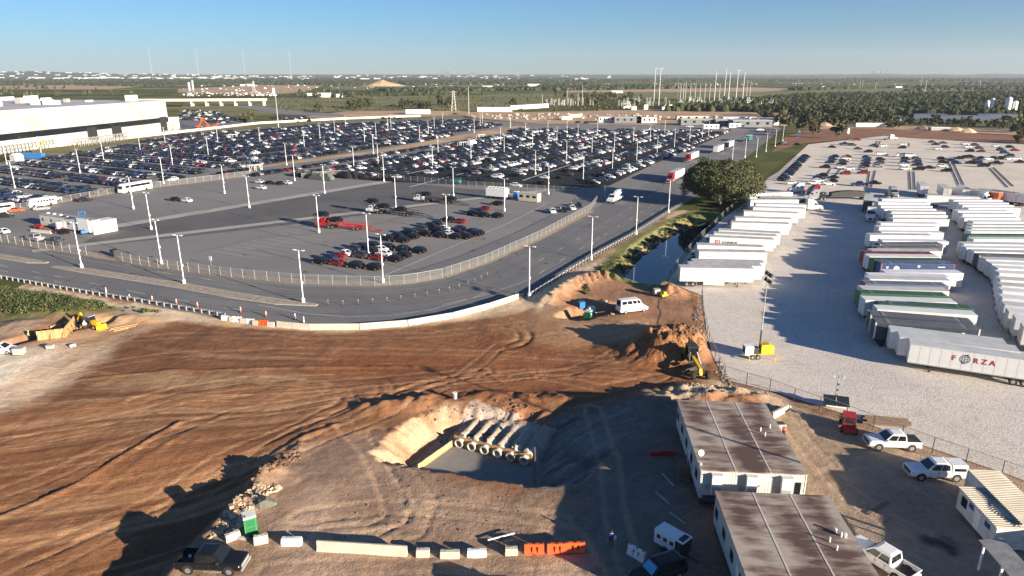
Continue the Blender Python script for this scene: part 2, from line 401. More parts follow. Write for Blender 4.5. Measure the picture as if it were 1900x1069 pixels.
paint(zone([(150,610),(420,600),(900,600),(800,640),(600,655),(250,670),(160,700)],3), C(.185,.095,.055), .6)
paint(zone([(150,708),(320,693),(520,690),(560,705),(380,722),(170,722)],1.5), C(.38,.26,.155), .8)
paint(zone([(-300,760),(-300,640),(0,640),(120,645),(230,632),(170,680),(90,728),(0,760)],3), C(.64,.52,.39))
paint(zone([(60,640),(250,590),(330,590),(210,640),(140,680)],2), C(.58,.44,.31), .85)
paint(zone([(-300,590),(0,585),(110,595),(60,615),(-40,640),(-300,640)],2), C(.24,.17,.12))
paint(zone([(130,595),(200,580),(330,585),(280,605),(160,640),(40,640)],1.5), C(.42,.26,.14), .8)
paint(zone([(250,563),(420,592),(640,606),(800,592),(980,552),(1010,560),(960,585),(800,604),(640,618),(420,606),(200,580)],.9,.8), C(.56,.42,.28))
paint(zone([(-300,500),(0,520),(260,566),(330,585),(180,575),(0,540),(-300,520)],1.2), C(.55,.43,.30))
paint(zone([(980,552),(1100,485),(1180,440),(1290,372),(1300,385),(1215,440),(1130,500),(1060,545),(1000,580)],1.5), C(.47,.36,.24))
paint(zone([(960,590),(1040,560),(1120,590),(1240,590),(1220,625),(1060,650),(960,630)],3), C(.34,.215,.125), .8)
paint(zone([(1020,560),(1080,515),(1170,505),(1240,530),(1300,560),(1300,600),(1150,575),(1060,590)],1.5), C(.30,.165,.095), .85)
paint(zone([(1170,640),(1220,600),(1260,590),(1300,600),(1315,660),(1250,690)],1.5), C(.29,.145,.07), .9)
paint(zone([(460,900),(560,830),(700,815),(780,870),(900,915),(1080,925),(1130,1200),(230,1200),(330,1020)],2.5), GRY)
paint(sstep(.5,.7,n2)*zone([(460,900),(780,870),(1080,925),(1130,1200),(230,1200)],2.5), C(.34,.24,.165), .7)
paint(zone([(560,830),(690,800),(780,880),(720,905),(600,900),(520,880)],2), C(.22,.15,.105), .7)
paint(np.where(pit_in,1.,0.)*sstep(.10,.32,np.abs(fbm(pa*7, sdp*.10, 3)))*0, C(.3,.2,.13))
paint(np.where(pit_in,1.,0.)*sstep(.0,1.2,sdp)*(.45+.55*sstep(-.12,.12,fbm(pa*6+2, sdp*.15, 3)))*zone([(650,850),(690,790),(800,745),(850,755),(850,830),(790,875)],1.2), C(.39,.28,.175))
paint(zone([(800,760),(850,752),(870,830),(815,830)],.8), C(.36,.245,.155), .8)
paint(zone([(880,770),(1010,755),(990,800),(860,800)],1.5), C(.27,.125,.065), .8)
paint(np.where(sand | ((sdp < 3.5) & (Z < -1.3) & (pa > -.4) & (pa < 1.6)), 1., 0.)*sstep(.8,-.4,rough), C(.38,.33,.27))
paint(np.where(sdp < .1,1.,0.), C(.30,.25,.20))
paint(zone([(985,790),(1140,740),(1290,745),(1300,900),(1350,1200),(1110,1200),(1080,925),(1000,925)],3)*(~(sand)), C(.165,.14,.115), .9)  # ground right of the pit darkened to deepen the office's cast shadow
paint(zone([(1180,740),(1260,725),(1345,705),(1450,735),(1260,760)],1.5), C(.44,.33,.22), .9)
paint(zone([(1420,730),(1560,772),(1720,830),(1890,890),(2400,1000),(2400,1300),(1300,1300),(1420,900)],1.5), C(.34,.245,.165))
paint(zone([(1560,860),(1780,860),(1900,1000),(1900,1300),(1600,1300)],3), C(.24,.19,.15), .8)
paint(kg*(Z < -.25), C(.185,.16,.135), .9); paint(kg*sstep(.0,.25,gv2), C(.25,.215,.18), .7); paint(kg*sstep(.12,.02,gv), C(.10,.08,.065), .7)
for (px,py,sx,sy) in ((1722,1005,16,12),(1755,1010,22,16),(1768,1028,9,5)):  # oil stain
    c = G(px,py); k = sx/F*64; paint(np.exp(-(((X-c[0])/k)**2+((Y-c[1])/(sy/F*100))**2)**2), C(.045,.042,.04))
gb = np.clip(1-np.abs(pd-3.6)/2.2,0,1)*(X < G(1300,430)[0]+(Y-180)*.2)
paint(np.where((pd < 6), 1., 0.), C(.36,.24,.145), .8)
paint(sstep(1,3.0,pd)*sstep(8,5.5,pd+rough*2)*(PPX < 1330), C(.13,.14,.045), .85)
paint(zone([(1262,400),(1290,368),(1420,368),(1420,400),(1340,412)],2), C(.11,.135,.04), .85)
paint(zone([(-300,500),(0,532),(100,547),(255,573),(150,592),(0,600),(-300,590)],1.5), C(.13,.13,.05), .8)
colr *= (1+.42*(n2-.5)+.30*rough+.25*(n1-.5))[...,None]
paint(TRK*(n2 > .25), C(.44,.30,.19), .6)
hm_ = haul[...,None]; colr = colr*(np.array([.97,.88,.79],np.float32)*hm_+1.22*(1-hm_)); colr = np.clip(colr, .01, .8)
# mesh
ny, nx = X.shape
idx = np.arange(nx*ny).reshape(ny,nx)
quads = np.stack([idx[:-1,:-1], idx[:-1,1:], idx[1:,1:], idx[1:,:-1]], -1).reshape(-1,4)
def soil_material():
    m = bpy.data.materials.new('site_soil'); m.use_nodes = True
    n = m.node_tree.nodes; l = m.node_tree.links; b = n['Principled BSDF']; b.inputs['Roughness'].default_value = .95; b.inputs['Specular IOR Level'].default_value = .15
    at = n.new('ShaderNodeAttribute'); at.attribute_name = 'soil'
    fl_ = n.new('ShaderNodeAttribute'); fl_.attribute_name = 'flow'
    def noise(src, sc_, det=5, mp=None):
        if mp:
            q = n.new('ShaderNodeVectorMath'); q.operation = 'MULTIPLY'; q.inputs[1].default_value = mp; l.new(src, q.inputs[0]); src = q.outputs[0]
        z = n.new('ShaderNodeTexNoise'); z.inputs['Scale'].default_value = sc_; z.inputs['Detail'].default_value = det; z.inputs['Roughness'].default_value = .65
        l.new(src, z.inputs['Vector']); return z.outputs['Fac']
    pos = n.new('ShaderNodeNewGeometry').outputs['Position']
    a = noise(pos, 1.3, 9); s2 = noise(fl_.outputs['Vector'], 1.0, 5, (5.5,.045,1)); c = noise(pos, 5.5, 5)
    hm = n.new('ShaderNodeSeparateXYZ'); l.new(fl_.outputs['Vector'], hm.inputs[0])
    def mathn(op, x, y):
        q = n.new('ShaderNodeMath'); q.operation = op
        for i, v in enumerate((x,y)):
            if isinstance(v,(int,float)): q.inputs[i].default_value = v
            else: l.new(v, q.inputs[i])
        return q.outputs[0]
    st = mathn('MULTIPLY', mathn('SUBTRACT', s2, .5), mathn('MULTIPLY', hm.outputs[2], 1.2))
    gr = mathn('ADD', mathn('MULTIPLY', mathn('SUBTRACT', a, .5), .9), mathn('MULTIPLY', mathn('SUBTRACT', c, .5), 1.1))
    f = mathn('ADD', mathn('ADD', st, gr), 1.0)
    mul = n.new('ShaderNodeVectorMath'); mul.operation = 'SCALE'; l.new(at.outputs['Color'], mul.inputs[0]); l.new(f, mul.inputs['Scale'])
    l.new(mul.outputs[0], b.inputs['Base Color'])
    h = mathn('ADD', mathn('MULTIPLY', a, .13), mathn('ADD', mathn('MULTIPLY', c, .085), mathn('MULTIPLY', st, .05)))
    bp = n.new('ShaderNodeBump'); bp.inputs['Strength'].default_value = 1; bp.inputs['Distance'].default_value = 1.0
    l.new(h, bp.inputs['Height']); l.new(bp.outputs[0], b.inputs['Normal'])
    return m
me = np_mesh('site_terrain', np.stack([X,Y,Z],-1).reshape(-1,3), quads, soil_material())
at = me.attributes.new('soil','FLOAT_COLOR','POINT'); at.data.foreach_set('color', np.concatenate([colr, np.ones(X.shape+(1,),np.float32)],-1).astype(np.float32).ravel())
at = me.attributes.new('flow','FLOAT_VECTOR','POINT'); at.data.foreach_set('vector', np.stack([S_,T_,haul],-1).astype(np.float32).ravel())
me.polygons.foreach_set('use_smooth', np.ones(len(quads),bool))
struct(link(me, 'site_terrain'))
def zt(x, y):
    """ground height"""
    if not (SX0 < x < SX1 and SY0 < y < SY1): return 0.0
    i = min(max(np.searchsorted(gx,x)-1,0),nx-2); j = min(max(np.searchsorted(gy,y)-1,0),ny-2)
    u = (x-gx[i])/(gx[i+1]-gx[i]); v = (y-gy[j])/(gy[j+1]-gy[j])
    return float((Z[j,i]*(1-u)+Z[j,i+1]*u)*(1-v)+(Z[j+1,i]*(1-u)+Z[j+1,i+1]*u)*v)
def GT(px, py, dz=0.0):
    """surveyed point on the real ground surface"""
    z = 0.0
    for _ in range(6):
        x, y = G(px, py, z); z = .5*z+.5*max(zt(x,y), 0.02 if in_poly(x,y,PAVED) or in_poly(x,y,YARD) else -9)
    return (x, y, z+dz)

# ---------------------------------------------------------------- the wide ground, sheets of paving and planting
def ground_mat():
    m = bpy.data.materials.new('country_ground'); m.use_nodes = True
    n = m.node_tree.nodes; l = m.node_tree.links; b = n['Principled BSDF']; b.inputs['Roughness'].default_value = 1; b.inputs['Specular IOR Level'].default_value = 0
    pos = n.new('ShaderNodeNewGeometry').outputs['Position']
    z = n.new('ShaderNodeTexNoise'); z.inputs['Scale'].default_value = .004; z.inputs['Detail'].default_value = 9; z.inputs['Roughness'].default_value = .7; l.new(pos, z.inputs['Vector'])
    r = n.new('ShaderNodeValToRGB'); e = r.color_ramp.elements
    e[0].position = .36; e[0].color = (.055,.068,.03,1); e[1].position = .64; e[1].color = (.30,.235,.14,1)
    q = e.new(.50); q.color = (.10,.11,.045,1); q = e.new(.57); q.color = (.17,.165,.075,1)
    l.new(z.outputs['Fac'], r.inputs[0]); l.new(r.outputs[0], b.inputs['Base Color']); return m
def ring_ground():
    R = 42000; vs = []; fs = []
    xs = [-R,-4000,-700,SX0,SX1,700,4000,R]; ys = [-600,SY0,SY1,900,3000,9000,R]
    for y in ys:
        for x in xs: vs.append((x,y,0))
    for j in range(len(ys)-1):
        for i in range(len(xs)-1):
            if xs[i] == SX0 and ys[j] == SY0: continue
            a = j*len(xs)+i; fs.append((a,a+1,a+1+len(xs),a+len(xs)))
    me = bpy.data.meshes.new('ground'); me.from_pydata(vs,[],fs); me.materials.append(ground_mat()); return struct(link(me,'ground'))
ring_ground()
def sheet(name, poly, z, m):
    from mathutils.geometry import tessellate_polygon
    vs = [(x,y,z) for x,y in poly]; tr = tessellate_polygon([[Vector(v) for v in vs]])
    fs = []
    for t in tr:
        a,b,c = [Vector(vs[i]) for i in t]
        fs.append(t if (b-a).cross(c-a).z > 0 else t[::-1])
    me = bpy.data.meshes.new(name); me.from_pydata(vs,[],fs); me.materials.append(m)
    return struct(link(me, name))
ASPH = mat('worn_asphalt', (.238,.226,.213), .9, .0, .035, col2=(.19,.183,.175), bump=.004, bscale=6, coord='World', spec=.2, stretch=(VA,(5,1,1)))
ASPHR = mat('road_asphalt', (.20,.196,.19), .9, 0, .05, col2=(.135,.135,.136), bump=.004, bscale=6, coord='World', spec=.2, stretch=(UA,(8,1,1)))
ASPHD = mat('fresh_asphalt', (.022,.023,.026), .85, .2, .05, bump=.004, bscale=6, coord='World', spec=.2)
ASPHM = mat('sealed_asphalt', (.122,.118,.115), .9, .16, .06, bump=.004, bscale=6, coord='World', spec=.2)
STRIP = mat('concrete_strip', (.36,.33,.29), .9, .12, .15, coord='World')
YELLINE = mat('yellow_road_paint', (.45,.33,.12), .7, .3, 1.5, coord='World')
WHITELINE = mat('white_road_paint', (.50,.50,.48), .7, .3, 1.5, coord='World')
def gravel_mat():
    m = bpy.data.materials.new('crushed_limestone'); m.use_nodes = True; MATS['crushed_limestone'] = m
    n = m.node_tree.nodes; l = m.node_tree.links; b = n['Principled BSDF']; b.inputs['Roughness'].default_value = .95; b.inputs['Specular IOR Level'].default_value = .1
    pos = n.new('ShaderNodeNewGeometry').outputs['Position']
    def nz(s, d, r=.6, dist=0):
        z = n.new('ShaderNodeTexNoise'); z.inputs['Scale'].default_value = s; z.inputs['Detail'].default_value = d; z.inputs['Roughness'].default_value = r; z.inputs['Distortion'].default_value = dist; l.new(pos, z.inputs['Vector']); return z.outputs['Fac']
    def ramp(f, stops):
        r = n.new('ShaderNodeValToRGB'); e = r.color_ramp.elements
        while len(e) < len(stops): e.new(.5)
        for q,(p,c) in zip(e,stops): q.position = p; q.color = (*c,1)
        l.new(f, r.inputs[0]); return r.outputs[0]
    def mul(a, c):
        x = n.new('ShaderNodeMixRGB'); x.blend_type = 'MULTIPLY'; x.inputs[0].default_value = 1; l.new(a, x.inputs[1]); l.new(c, x.inputs[2]); return x.outputs[0]
    base = ramp(nz(.06,5), [(.36,(.58,.53,.475)),(.55,(.66,.60,.525)),(.66,(.62,.55,.46))])
    stones = ramp(nz(3.2,3,.7), [(.30,(.84,.84,.84)),(.46,(.97,.97,.97)),(.62,(1.05,1.04,1.02))])
    tracks = ramp(nz(.22,2,.5,3.5), [(.44,(1,1,1)),(.49,(.80,.80,.82)),(.53,(1,1,1))])
    l.new(mul(mul(base, stones), tracks), b.inputs['Base Color'])
    bp = n.new('ShaderNodeBump'); bp.inputs['Strength'].default_value = 1; bp.inputs['Distance'].default_value = .06; l.new(nz(3.2,4,.7), bp.inputs['Height']); l.new(bp.outputs[0], b.inputs['Normal'])
    return m
GRAV = gravel_mat()
GRAVP = mat('pale_gravel', (.64,.565,.47), .95, .10, .06, bump=.02, bscale=2, coord='World', spec=.1)
REDSOIL = mat('red_soil', (.26,.135,.085), .95, .25, .08, bump=.1, bscale=.6, coord='World', spec=.1)
TANSOIL = mat('tan_soil', (.45,.31,.20), .95, .25, .03, bump=.1, bscale=.4, coord='World', spec=.1)
GRASSG = mat('mown_grass', (.085,.105,.032), 1, .3, .05, coord='World', spec=.1)
GRASST = mat('dry_grass', (.25,.215,.115), 1, 0, .06, col2=(.13,.135,.055), coord='World', spec=.1)
GRASSF = mat('field_grass', (.24,.22,.10), 1, 0, .015, col2=(.11,.135,.05), coord='World', spec=.1)
GRAVS = mat('shoulder_gravel', (.36,.29,.215), .95, .3, 1.2, bump=.05, bscale=2.5, coord='World', spec=.1)
sheet('parking_lot', PAVED, .010, ASPH)
sheet('road', ROAD, .016, ASPHR)
sheet('gravel_yard', YARD, .010, GRAV)
sheet('gravel_lot', GP([(1425,352),(1425,332),(1445,318),(1500,268),(1640,254),(1700,259),(1800,264),(1900,270),(2400,302),(2600,352),(1700,352)]), .018, GRAVP)
LOTB = GP([(598,328),(720,338),(870,343),(1060,352),(1130,345),(1210,306),(1300,268),(1356,244),(960,240),(945,246)])
sheet('dark_parking_lot', LOTB, .022, ASPHD)
sheet('sealed_lot', GP([(200,424),(730,337),(870,351),(1000,357),(830,377),(690,398),(480,424),(310,443),(140,459)]), .022, ASPHM)
for a, b, wd in (((190,424),(730,335),5.0),((60,466),(1020,352),3.6)):
    p = Vector(G(*a)); q = Vector(G(*b)); t = (q-p).normalized(); nn = Vector((-t.y,t.x))*wd/2
    sheet('concrete_strip', [tuple(p+nn),tuple(p-nn),tuple(q-nn),tuple(q+nn)], .028, STRIP)
sheet('separator_strip', GP([(395,322),(560,302),(760,275),(950,244),(985,236),(960,233),(880,246),(700,279),(560,297)]), .022, TANSOIL)
sheet('grass_strip', GP([(60,290),(100,288),(330,250),(640,228),(860,219),(860,214),(640,221),(330,241),(60,274)]), .03, GRASST)
sheet('construction_ground', GP([(640,221),(860,214),(880,219),(1000,230),(1460,234),(1500,225),(1560,212),(1400,196),(1180,204),(980,208),(760,205),(640,207),(560,217)]), .03, TANSOIL)
sheet('red_embankment', GP([(1490,266),(1640,251.5),(1700,256.5),(1800,261.5),(1900,267.5),(2400,299),(2400,275),(1900,252),(1760,243),(1600,238),(1500,240),(1455,255),(1432,283)]), .04, REDSOIL)
sheet('dirt_track', GP([(1500,240),(1600,238),(1760,243),(1900,252),(2300,262),(2300,240),(1900,240),(1760,236),(1560,231)]), .05, TANSOIL)
sheet('grass_field', GP([(330,203),(345,190),(500,182),(760,178),(1010,174),(1010,200),(900,204),(760,203),(640,206),(480,214),(350,222)]), .03, GRASSF)
sheet('dry_field', GP([(560,205),(900,192),(1000,190),(1000,202),(760,204),(600,208)]), .05, GRASST)
sheet('dirt_field', GP([(330,172),(330,165),(480,158),(600,159),(560,172),(480,176)]), .05, TANSOIL)
FARF = [[(600,166),(620,160),(900,157.5),(1000,159),(1000,164),(760,167)],[(1040,172),(1060,168),(1400,162.5),(1480,165),(1420,170)],[(1480,177),(1620,171),(1760,167.5),(2100,165),(2100,169),(1640,177)],[(-200,166),(-200,161),(120,158),(260,161),(200,166)]]
for i_, f_ in enumerate(FARF): sheet('dry_field' if i_ != 1 else 'dirt_field', GP(f_), .07, (GRASST,TANSOIL,GRASST,TANSOIL)[i_])
sheet('grass_field', GP([(1010,174),(1420,166),(1480,170),(1460,178),(1200,184),(1010,186)]), .03, GRASSF)
sheet('grass_field', GP([(1470,172),(1560,165),(1700,164),(1640,171),(1500,178)]), .035, GRASSF)
sheet('grass_verge', GP([(1376,312),(1400,290),(1418,283),(1424,292),(1398,318),(1382,328)]), .02, GRASSG)
sheet('factory_yard', GP([(-300,345),(-100,300),(60,274),(330,241),(640,221),(640,216),(480,226),(440,214),(330,222),(-300,300)]), .02, ASPHR)
sheet('field_road', GP([(430,196),(520,212),(640,217),(640,213),(540,205),(450,192)]), .06, ASPH)
def strip_line(mb, pts, wd, z, dash=None, m=0):
    for a, b in zip(pts[:-1], pts[1:]):
        p = Vector(a); q = Vector(b); L = (q-p).length; t = (q-p)/L; nn = Vector((-t.y,t.x))*wd/2; s = 0
        while s < L:
            e = min(L, s+(dash[0] if dash else L)); u = p+t*s; v = p+t*e
            mb.add([(*(u+nn),z),(*(u-nn),z),(*(v-nn),z),(*(v+nn),z)], [(0,1,2,3)], m)
            s = e+(dash[1] if dash else 1)
mk = MB()
for pts in ([(0,492),(100,512),(250,542),(420,572),(520,582)],[(0,502),(100,522),(250,552),(400,578)],[(175,478),(300,505),(420,524)]): strip_line(mk, GP(pts), .15, .022, (3,9))
strip_line(mk, GP([(480,566),(560,581),(640,588),(720,586),(800,575),(880,552),(920,536)]), .14, .022)
strip_line(mk, GP([(820,566),(900,548),(980,520)]), .12, .022)
strip_line(mk, GP([(1000,508),(1120,437),(1340,300)]), .15, .022, (3,9)); strip_line(mk, GP([(1000,485),(1100,428),(1330,290)]), .15, .022, (3,9)); strip_line(mk, GP([(1010,525),(1110,462),(1340,316)]), .15, .022, (3,9))
for i in range(22):                                                       # bay lines of the transport lot
    a = Vector(G(395,466))+Vector((UX,UY))*i*3.1
    strip_line(mk, [tuple(a), tuple(a+Vector((VX,VY))*17)], .12, .036)
for i in range(26):
    a = Vector(G(545,480))+Vector((UX,UY))*i*3.1
    strip_line(mk, [tuple(a), tuple(a+Vector((VX,VY))*13)], .12, .036)
strip_line(mk, GP([(714,511),(950,411),(1010,380)]), .25, .036)
for (pa_, pb_) in (((726,329),(950,282)),((900,318),(1050,281)),((970,335),(1060,305)),((760,347),(945,300))): strip_line(mk, GP([pa_,pb_]), .9, .03)
struct(mk.obj('road_markings', WHITELINE))
ym = MB()
strip_line(ym, GP([(0,455),(170,484),(300,507),(440,527),(560,540),(700,542),(800,532)]), .14, .022)
struct(ym.obj('yellow_edge_line', YELLINE))
wp = MB()                                                                 # rubber laid down along the wheel paths
RU = mat('tyre_rubber_stain', (.115,.114,.113), .9, .25, .4, coord='World')
for i, f in enumerate((.16,.22,.40,.46,.64,.70,.86)):
    ou = GP([(0,514),(250,560),(420,590),(560,602),(700,600),(800,588),(900,567),(980,548),(1100,478),(1180,433),(1290,366),(1380,296)])
    inn = GP([(0,449),(170,477),(300,500),(440,520),(560,532),(700,534),(820,520),(900,491),(1000,446),(1095,394),(1150,362),(1260,312)])
    line = [(a[0]*(1-f)+b[0]*f, a[1]*(1-f)+b[1]*f) for a,b in zip(ou,inn)]
    strip_line(wp, line[(1,0,2,1,3,0,2)[i]:(12,11,12,9,12,12,10)[i]], .42, .0185)
for p_ in ([(150,545),(190,520),(240,508),(320,500)],[(162,549),(205,523),(262,511),(340,504)],[(90,535),(140,515),(190,500),(260,492)],[(300,414),(420,380),(560,370)],[(360,470),(480,440),(640,432),(760,400)],[(1090,420),(1130,390),(1180,370),(1250,340)],[(1075,425),(1120,392),(1170,368),(1240,338)]): strip_line(wp, GP(p_), .4, .0425 if p_[0][0] in (300,360) else .0185)
struct(wp.obj('tyre_marks', RU))
spots = MB()
for i in range(120):
    x_, y_ = G(random.uniform(250,1050), random.uniform(345,515)); r_ = random.uniform(.2,.7)
    spots.add([(x_+r_*random.uniform(.6,1)*math.cos(k*PI/4), y_+r_*random.uniform(.6,1)*math.sin(k*PI/4), .046+i*.00002) for k in range(8)], [tuple(range(8))])
struct(spots.obj('oil_spots', mat('oil_spot', (.05,.05,.05), .8)))
tm = MB()                                                                 # dark timber wheel stops laid across the gravel lot
for a, b in (((1530,333),(1542,313)),((1545,333),(1562,312)),((1610,348),(1614,318)),((1617,348),(1625,316)),((1690,352),(1688,318)),((1698,352),(1696,318)),((1780,345),(1762,304)),((1788,343),(1770,304)),((1870,348),(1836,312)),((1880,346),(1842,310)),((1687,272),(1687,266)),((1628,275),(1634,262)),((1624,273),(1628,262))):
    p = Vector(G(*a)); q = Vector(G(*b)); L = (q-p).length; t = (q-p)/L; s = 0
    while s < L-2.4: tm.bar((*(p+t*s),.12), (*(p+t*(s+2.2)),.12), .35, .2); s += 2.9
stuff(tag(tm.obj('wheel_stops', DARK), 'lines of dark timber wheel stops laid on the pale gravel lot', 'wheel stops'))
def kerbed(pts, wd0, label):
    """raised median: kerb ring and gravel top"""
    P = [Vector(p) for p in GP(pts)]; L = []; R = []
    for i, p in enumerate(P):
        t = (P[min(i+1,len(P)-1)]-P[max(i-1,0)]).normalized(); nn = Vector((-t.y,t.x))
        k = wd0*(.35 if i in (0,len(P)-1) else 1)/2
        L.append(p+nn*k); R.append(p-nn*k)
    poly = [tuple(v) for v in L+R[::-1]]
    mb = MB().prism(poly, .0, .15); struct(mb.obj('kerb', CONCG))
    c = sum((Vector(v) for v in poly), Vector((0,0)))/len(poly)
    inn = [tuple(v) for v in [a.lerp(b,.12) for a,b in zip(L,R)]+[b.lerp(a,.12) for a,b in zip(L,R)][::-1]]
    sheet('median', inn, .155, GRAVS)
kerbed([(-300,430),(0,476),(60,486),(88,488)], 2.6, '')
kerbed([(98,495),(160,503),(250,517),(340,531),(430,548),(520,561),(588,567)], 3.0, '')
for pts, wd in (([(0,444),(170,472),(300,493),(440,511),(560,523),(700,527),(760,523),(820,513),(900,486),(1000,441),(1094,391)],3.4),([(-200,428),(-100,412),(0,395),(130,372),(250,352),(330,343),(470,325)],4.5)):
    P = [Vector(p) for p in GP(pts)]; L = []; R = []
    for i, p in enumerate(P):
        t = (P[min(i+1,len(P)-1)]-P[max(i-1,0)]).normalized(); nn = Vector((-t.y,t.x))*wd/2
        L.append(tuple(p+nn)); R.append(tuple(p-nn))
    sheet('shoulder', L+R[::-1], .034, GRAVS)
WATER = mat('pond_water', (.012,.02,.028), .04, spec=.6)
sheet('water', [(x*1.0,y) for x,y in GP([(1140,520),(1150,470),(1225,425),(1300,392),(1370,392),(1345,430),(1270,520),(1230,540)])], POND_Z, WATER)
# ---------------------------------------------------------------- vehicles
PAINT = {'white': mat('paint_white',(.76,.76,.75),.3,coat=.4), 'black': mat('paint_black',(.009,.0095,.0105),.30,spec=.35,coat=.15), 'silver': mat('paint_silver',(.34,.35,.36),.3,metal=.3),
 'grey': mat('paint_grey',(.055,.057,.06),.35,metal=.1,coat=.1), 'red': mat('paint_red',(.24,.012,.014),.28,coat=.5), 'blue': mat('paint_blue',(.010,.024,.075),.28,coat=.5),
 'maroon': mat('paint_maroon',(.085,.012,.014),.3,coat=.4), 'orange': mat('paint_orange',(.50,.085,.02),.35), 'teal': mat('paint_teal',(.02,.16,.16),.4)}
def ring(x, hw, z0, z1):
    zs = min(z0+.18, (z0+z1)/2)
    return [(x,-.9*hw,z0),(x,-hw,zs),(x,-hw,z1-.13*(z1-z0)-.02),(x,-.86*hw,z1),(x,.86*hw,z1),(x,hw,z1-.13*(z1-z0)-.02),(x,hw,zs),(x,.9*hw,z0)]
SPEC = {
 'sedan': dict(body=[(-2.36,.74,.42,.82),(-2.28,.82,.32,.90),(-1.8,.91,.22,.96),(-.9,.93,.20,.95),(.9,.93,.20,.92),(1.35,.92,.22,.87),(2.1,.86,.24,.74),(2.32,.72,.32,.64)],
   cab=(-1.75,1.15,-.95,.30,.86,.62,.93,1.44), wh=(-1.42,1.42,.335,.80)),
 'crossover': dict(body=[(-2.36,.76,.45,.98),(-2.28,.84,.35,1.04),(-1.8,.94,.24,1.08),(-.9,.96,.22,1.06),(1.0,.96,.22,1.02),(1.45,.95,.24,.98),(2.15,.88,.26,.82),(2.34,.74,.34,.72)],
   cab=(-2.2,1.25,-1.45,.35,.88,.66,1.05,1.63), wh=(-1.43,1.43,.36,.82)),
 'suv': dict(body=[(-2.5,.9,.5,1.12),(-2.42,.95,.42,1.16),(-1.2,.99,.34,1.16),(1.1,.99,.34,1.14),(1.4,.98,.34,1.10),(2.3,.93,.38,1.02),(2.5,.82,.45,.9)],
   cab=(-2.44,1.2,-2.15,.5,.93,.76,1.15,1.85), wh=(-1.5,1.5,.40,.85)),
 'pickup': dict(body=[(-1.28,1.0,.45,1.22),(.9,1.01,.45,1.24),(1.25,1.01,.45,1.26),(1.9,1.01,.46,1.24),(2.72,.99,.46,1.19),(2.93,.94,.48,1.10)],
   cab=(-1.24,1.32,-1.10,.50,.97,.80,1.24,1.98), wh=(-1.85,1.85,.42,.86), bed=(-2.95,-1.30,1.0,.50,1.24)),
 'van': dict(body=[(-2.9,.95,.40,1.25),(-2.8,.99,.34,1.30),(1.2,1.0,.34,1.28),(1.7,.99,.34,1.22),(2.6,.92,.36,1.02),(2.85,.78,.42,.88)],
   cab=(-2.86,1.75,-2.78,.95,.97,.86,1.29,2.55), wh=(-1.8,1.9,.36,.86)),
}
def lerp3(a, b, t): return tuple(a[i]+(b[i]-a[i])*t for i in range(3))
def car_parts(kind, lo=False):
    sp = SPEC[kind]; P = {}
    b = MB()
    st = sp['body'] if not lo else [sp['body'][0]]+sp['body'][2:-2:2]+[sp['body'][-2], sp['body'][-1]]
    b.loft([ring(*s) for s in st])
    xb0,xb1,xt0,xt1,wb,wt,zb,zt_ = sp['cab']; zb -= .03
    B = [(xb0,-wb,zb),(xb1,-wb,zb),(xb1,wb,zb),(xb0,wb,zb)]; T = [(xt0,-wt,zt_),(xt1,-wt,zt_),(xt1,wt,zt_),(xt0,wt,zt_)]
    b.add(B+T, [(0,1,5,4),(1,2,6,5),(2,3,7,6),(3,0,4,7)])
    rc = .06; c = ((xt0+xt1)/2, 0, zt_+rc)
    b.add(T+[(xt0+.25,-wt*.7,zt_+rc),(xt1-.25,-wt*.7,zt_+rc),(xt1-.25,wt*.7,zt_+rc),(xt0+.25,wt*.7,zt_+rc)], [(0,1,5,4),(1,2,6,5),(2,3,7,6),(3,0,4,7),(4,5,6,7)])
    if 'bed' in sp:
        x0,x1,hw,z0,z1 = sp['bed']; t = .07
        b.box(x0,x1,-hw,-hw+t,z0,z1); b.box(x0,x1,hw-t,hw,z0,z1); b.box(x0,x0+t,-hw+t,hw-t,z0,z1); b.box(x0+t,x1,-hw+t,hw-t,z0,z0+.28)
    P['body'] = [b]
    W = []
    def pane(a0, a1, t1, t0, u0, u1, v0=.14, v1=.90):
        p = [lerp3(lerp3(a0,a1,u),lerp3(t0,t1,u),v) for u,v in ((u0,v0),(u1,v0),(u1,v1),(u0,v1))]
        n = (Vector(p[1])-Vector(p[0])).cross(Vector(p[3])-Vector(p[0])).normalized()*.014
        return MB().quad(*[tuple(Vector(q)+n) for q in p])
    W.append(pane(B[1],B[2],T[2],T[1],.06,.94,.1,.93)); W.append(pane(B[3],B[0],T[0],T[3],.10,.90))
    sp_ = ((.06,.46),(.50,.93)) if kind != 'van' else ((.05,.30),(.33,.56),(.59,.78),(.81,.96))
    v0 = .14 if kind != 'van' else .42
    for u0,u1 in sp_:
        W.append(pane(B[0],B[1],T[1],T[0],u0,u1,v0)); W.append(pane(B[2],B[3],T[3],T[2],1-u1,1-u0,v0))
    P['window'] = W
    r, yw = sp['wh'][2], sp['wh'][3]
    Ws = []
    for x in sp['wh'][:2]:
        for s in (-1,1):
            m = MB()
            m.cyl((x,s*(yw-.10),r),(x,s*(yw+.15),r),r,n=8 if lo else 16,m=0)
            if not lo: m.cyl((x,s*(yw+.10),r),(x,s*(yw+.165),r),r*.62,n=12,m=1)
            Ws.append(m)
    P['wheel'] = Ws
    xf, wf, z0, z1 = sp['body'][-2]; zc = z0+(z1-z0)*.72
    P['headlight'] = [MB().rbox(xf+.03,s*(wf-.13),zc,.16,.24,.14) for s in (-1,1)]
    xr = sp['bed'][0] if 'bed' in sp else sp['body'][0][0]+.06
    wr = sp['bed'][2] if 'bed' in sp else sp['body'][1][1]; zr = 1.0 if 'bed' in sp else sp['body'][1][3]-.16
    P['tail_light'] = [MB().rbox(xr-.01,s*(wr-.10),zr,.10,.18,.16) for s in (-1,1)]
    return P
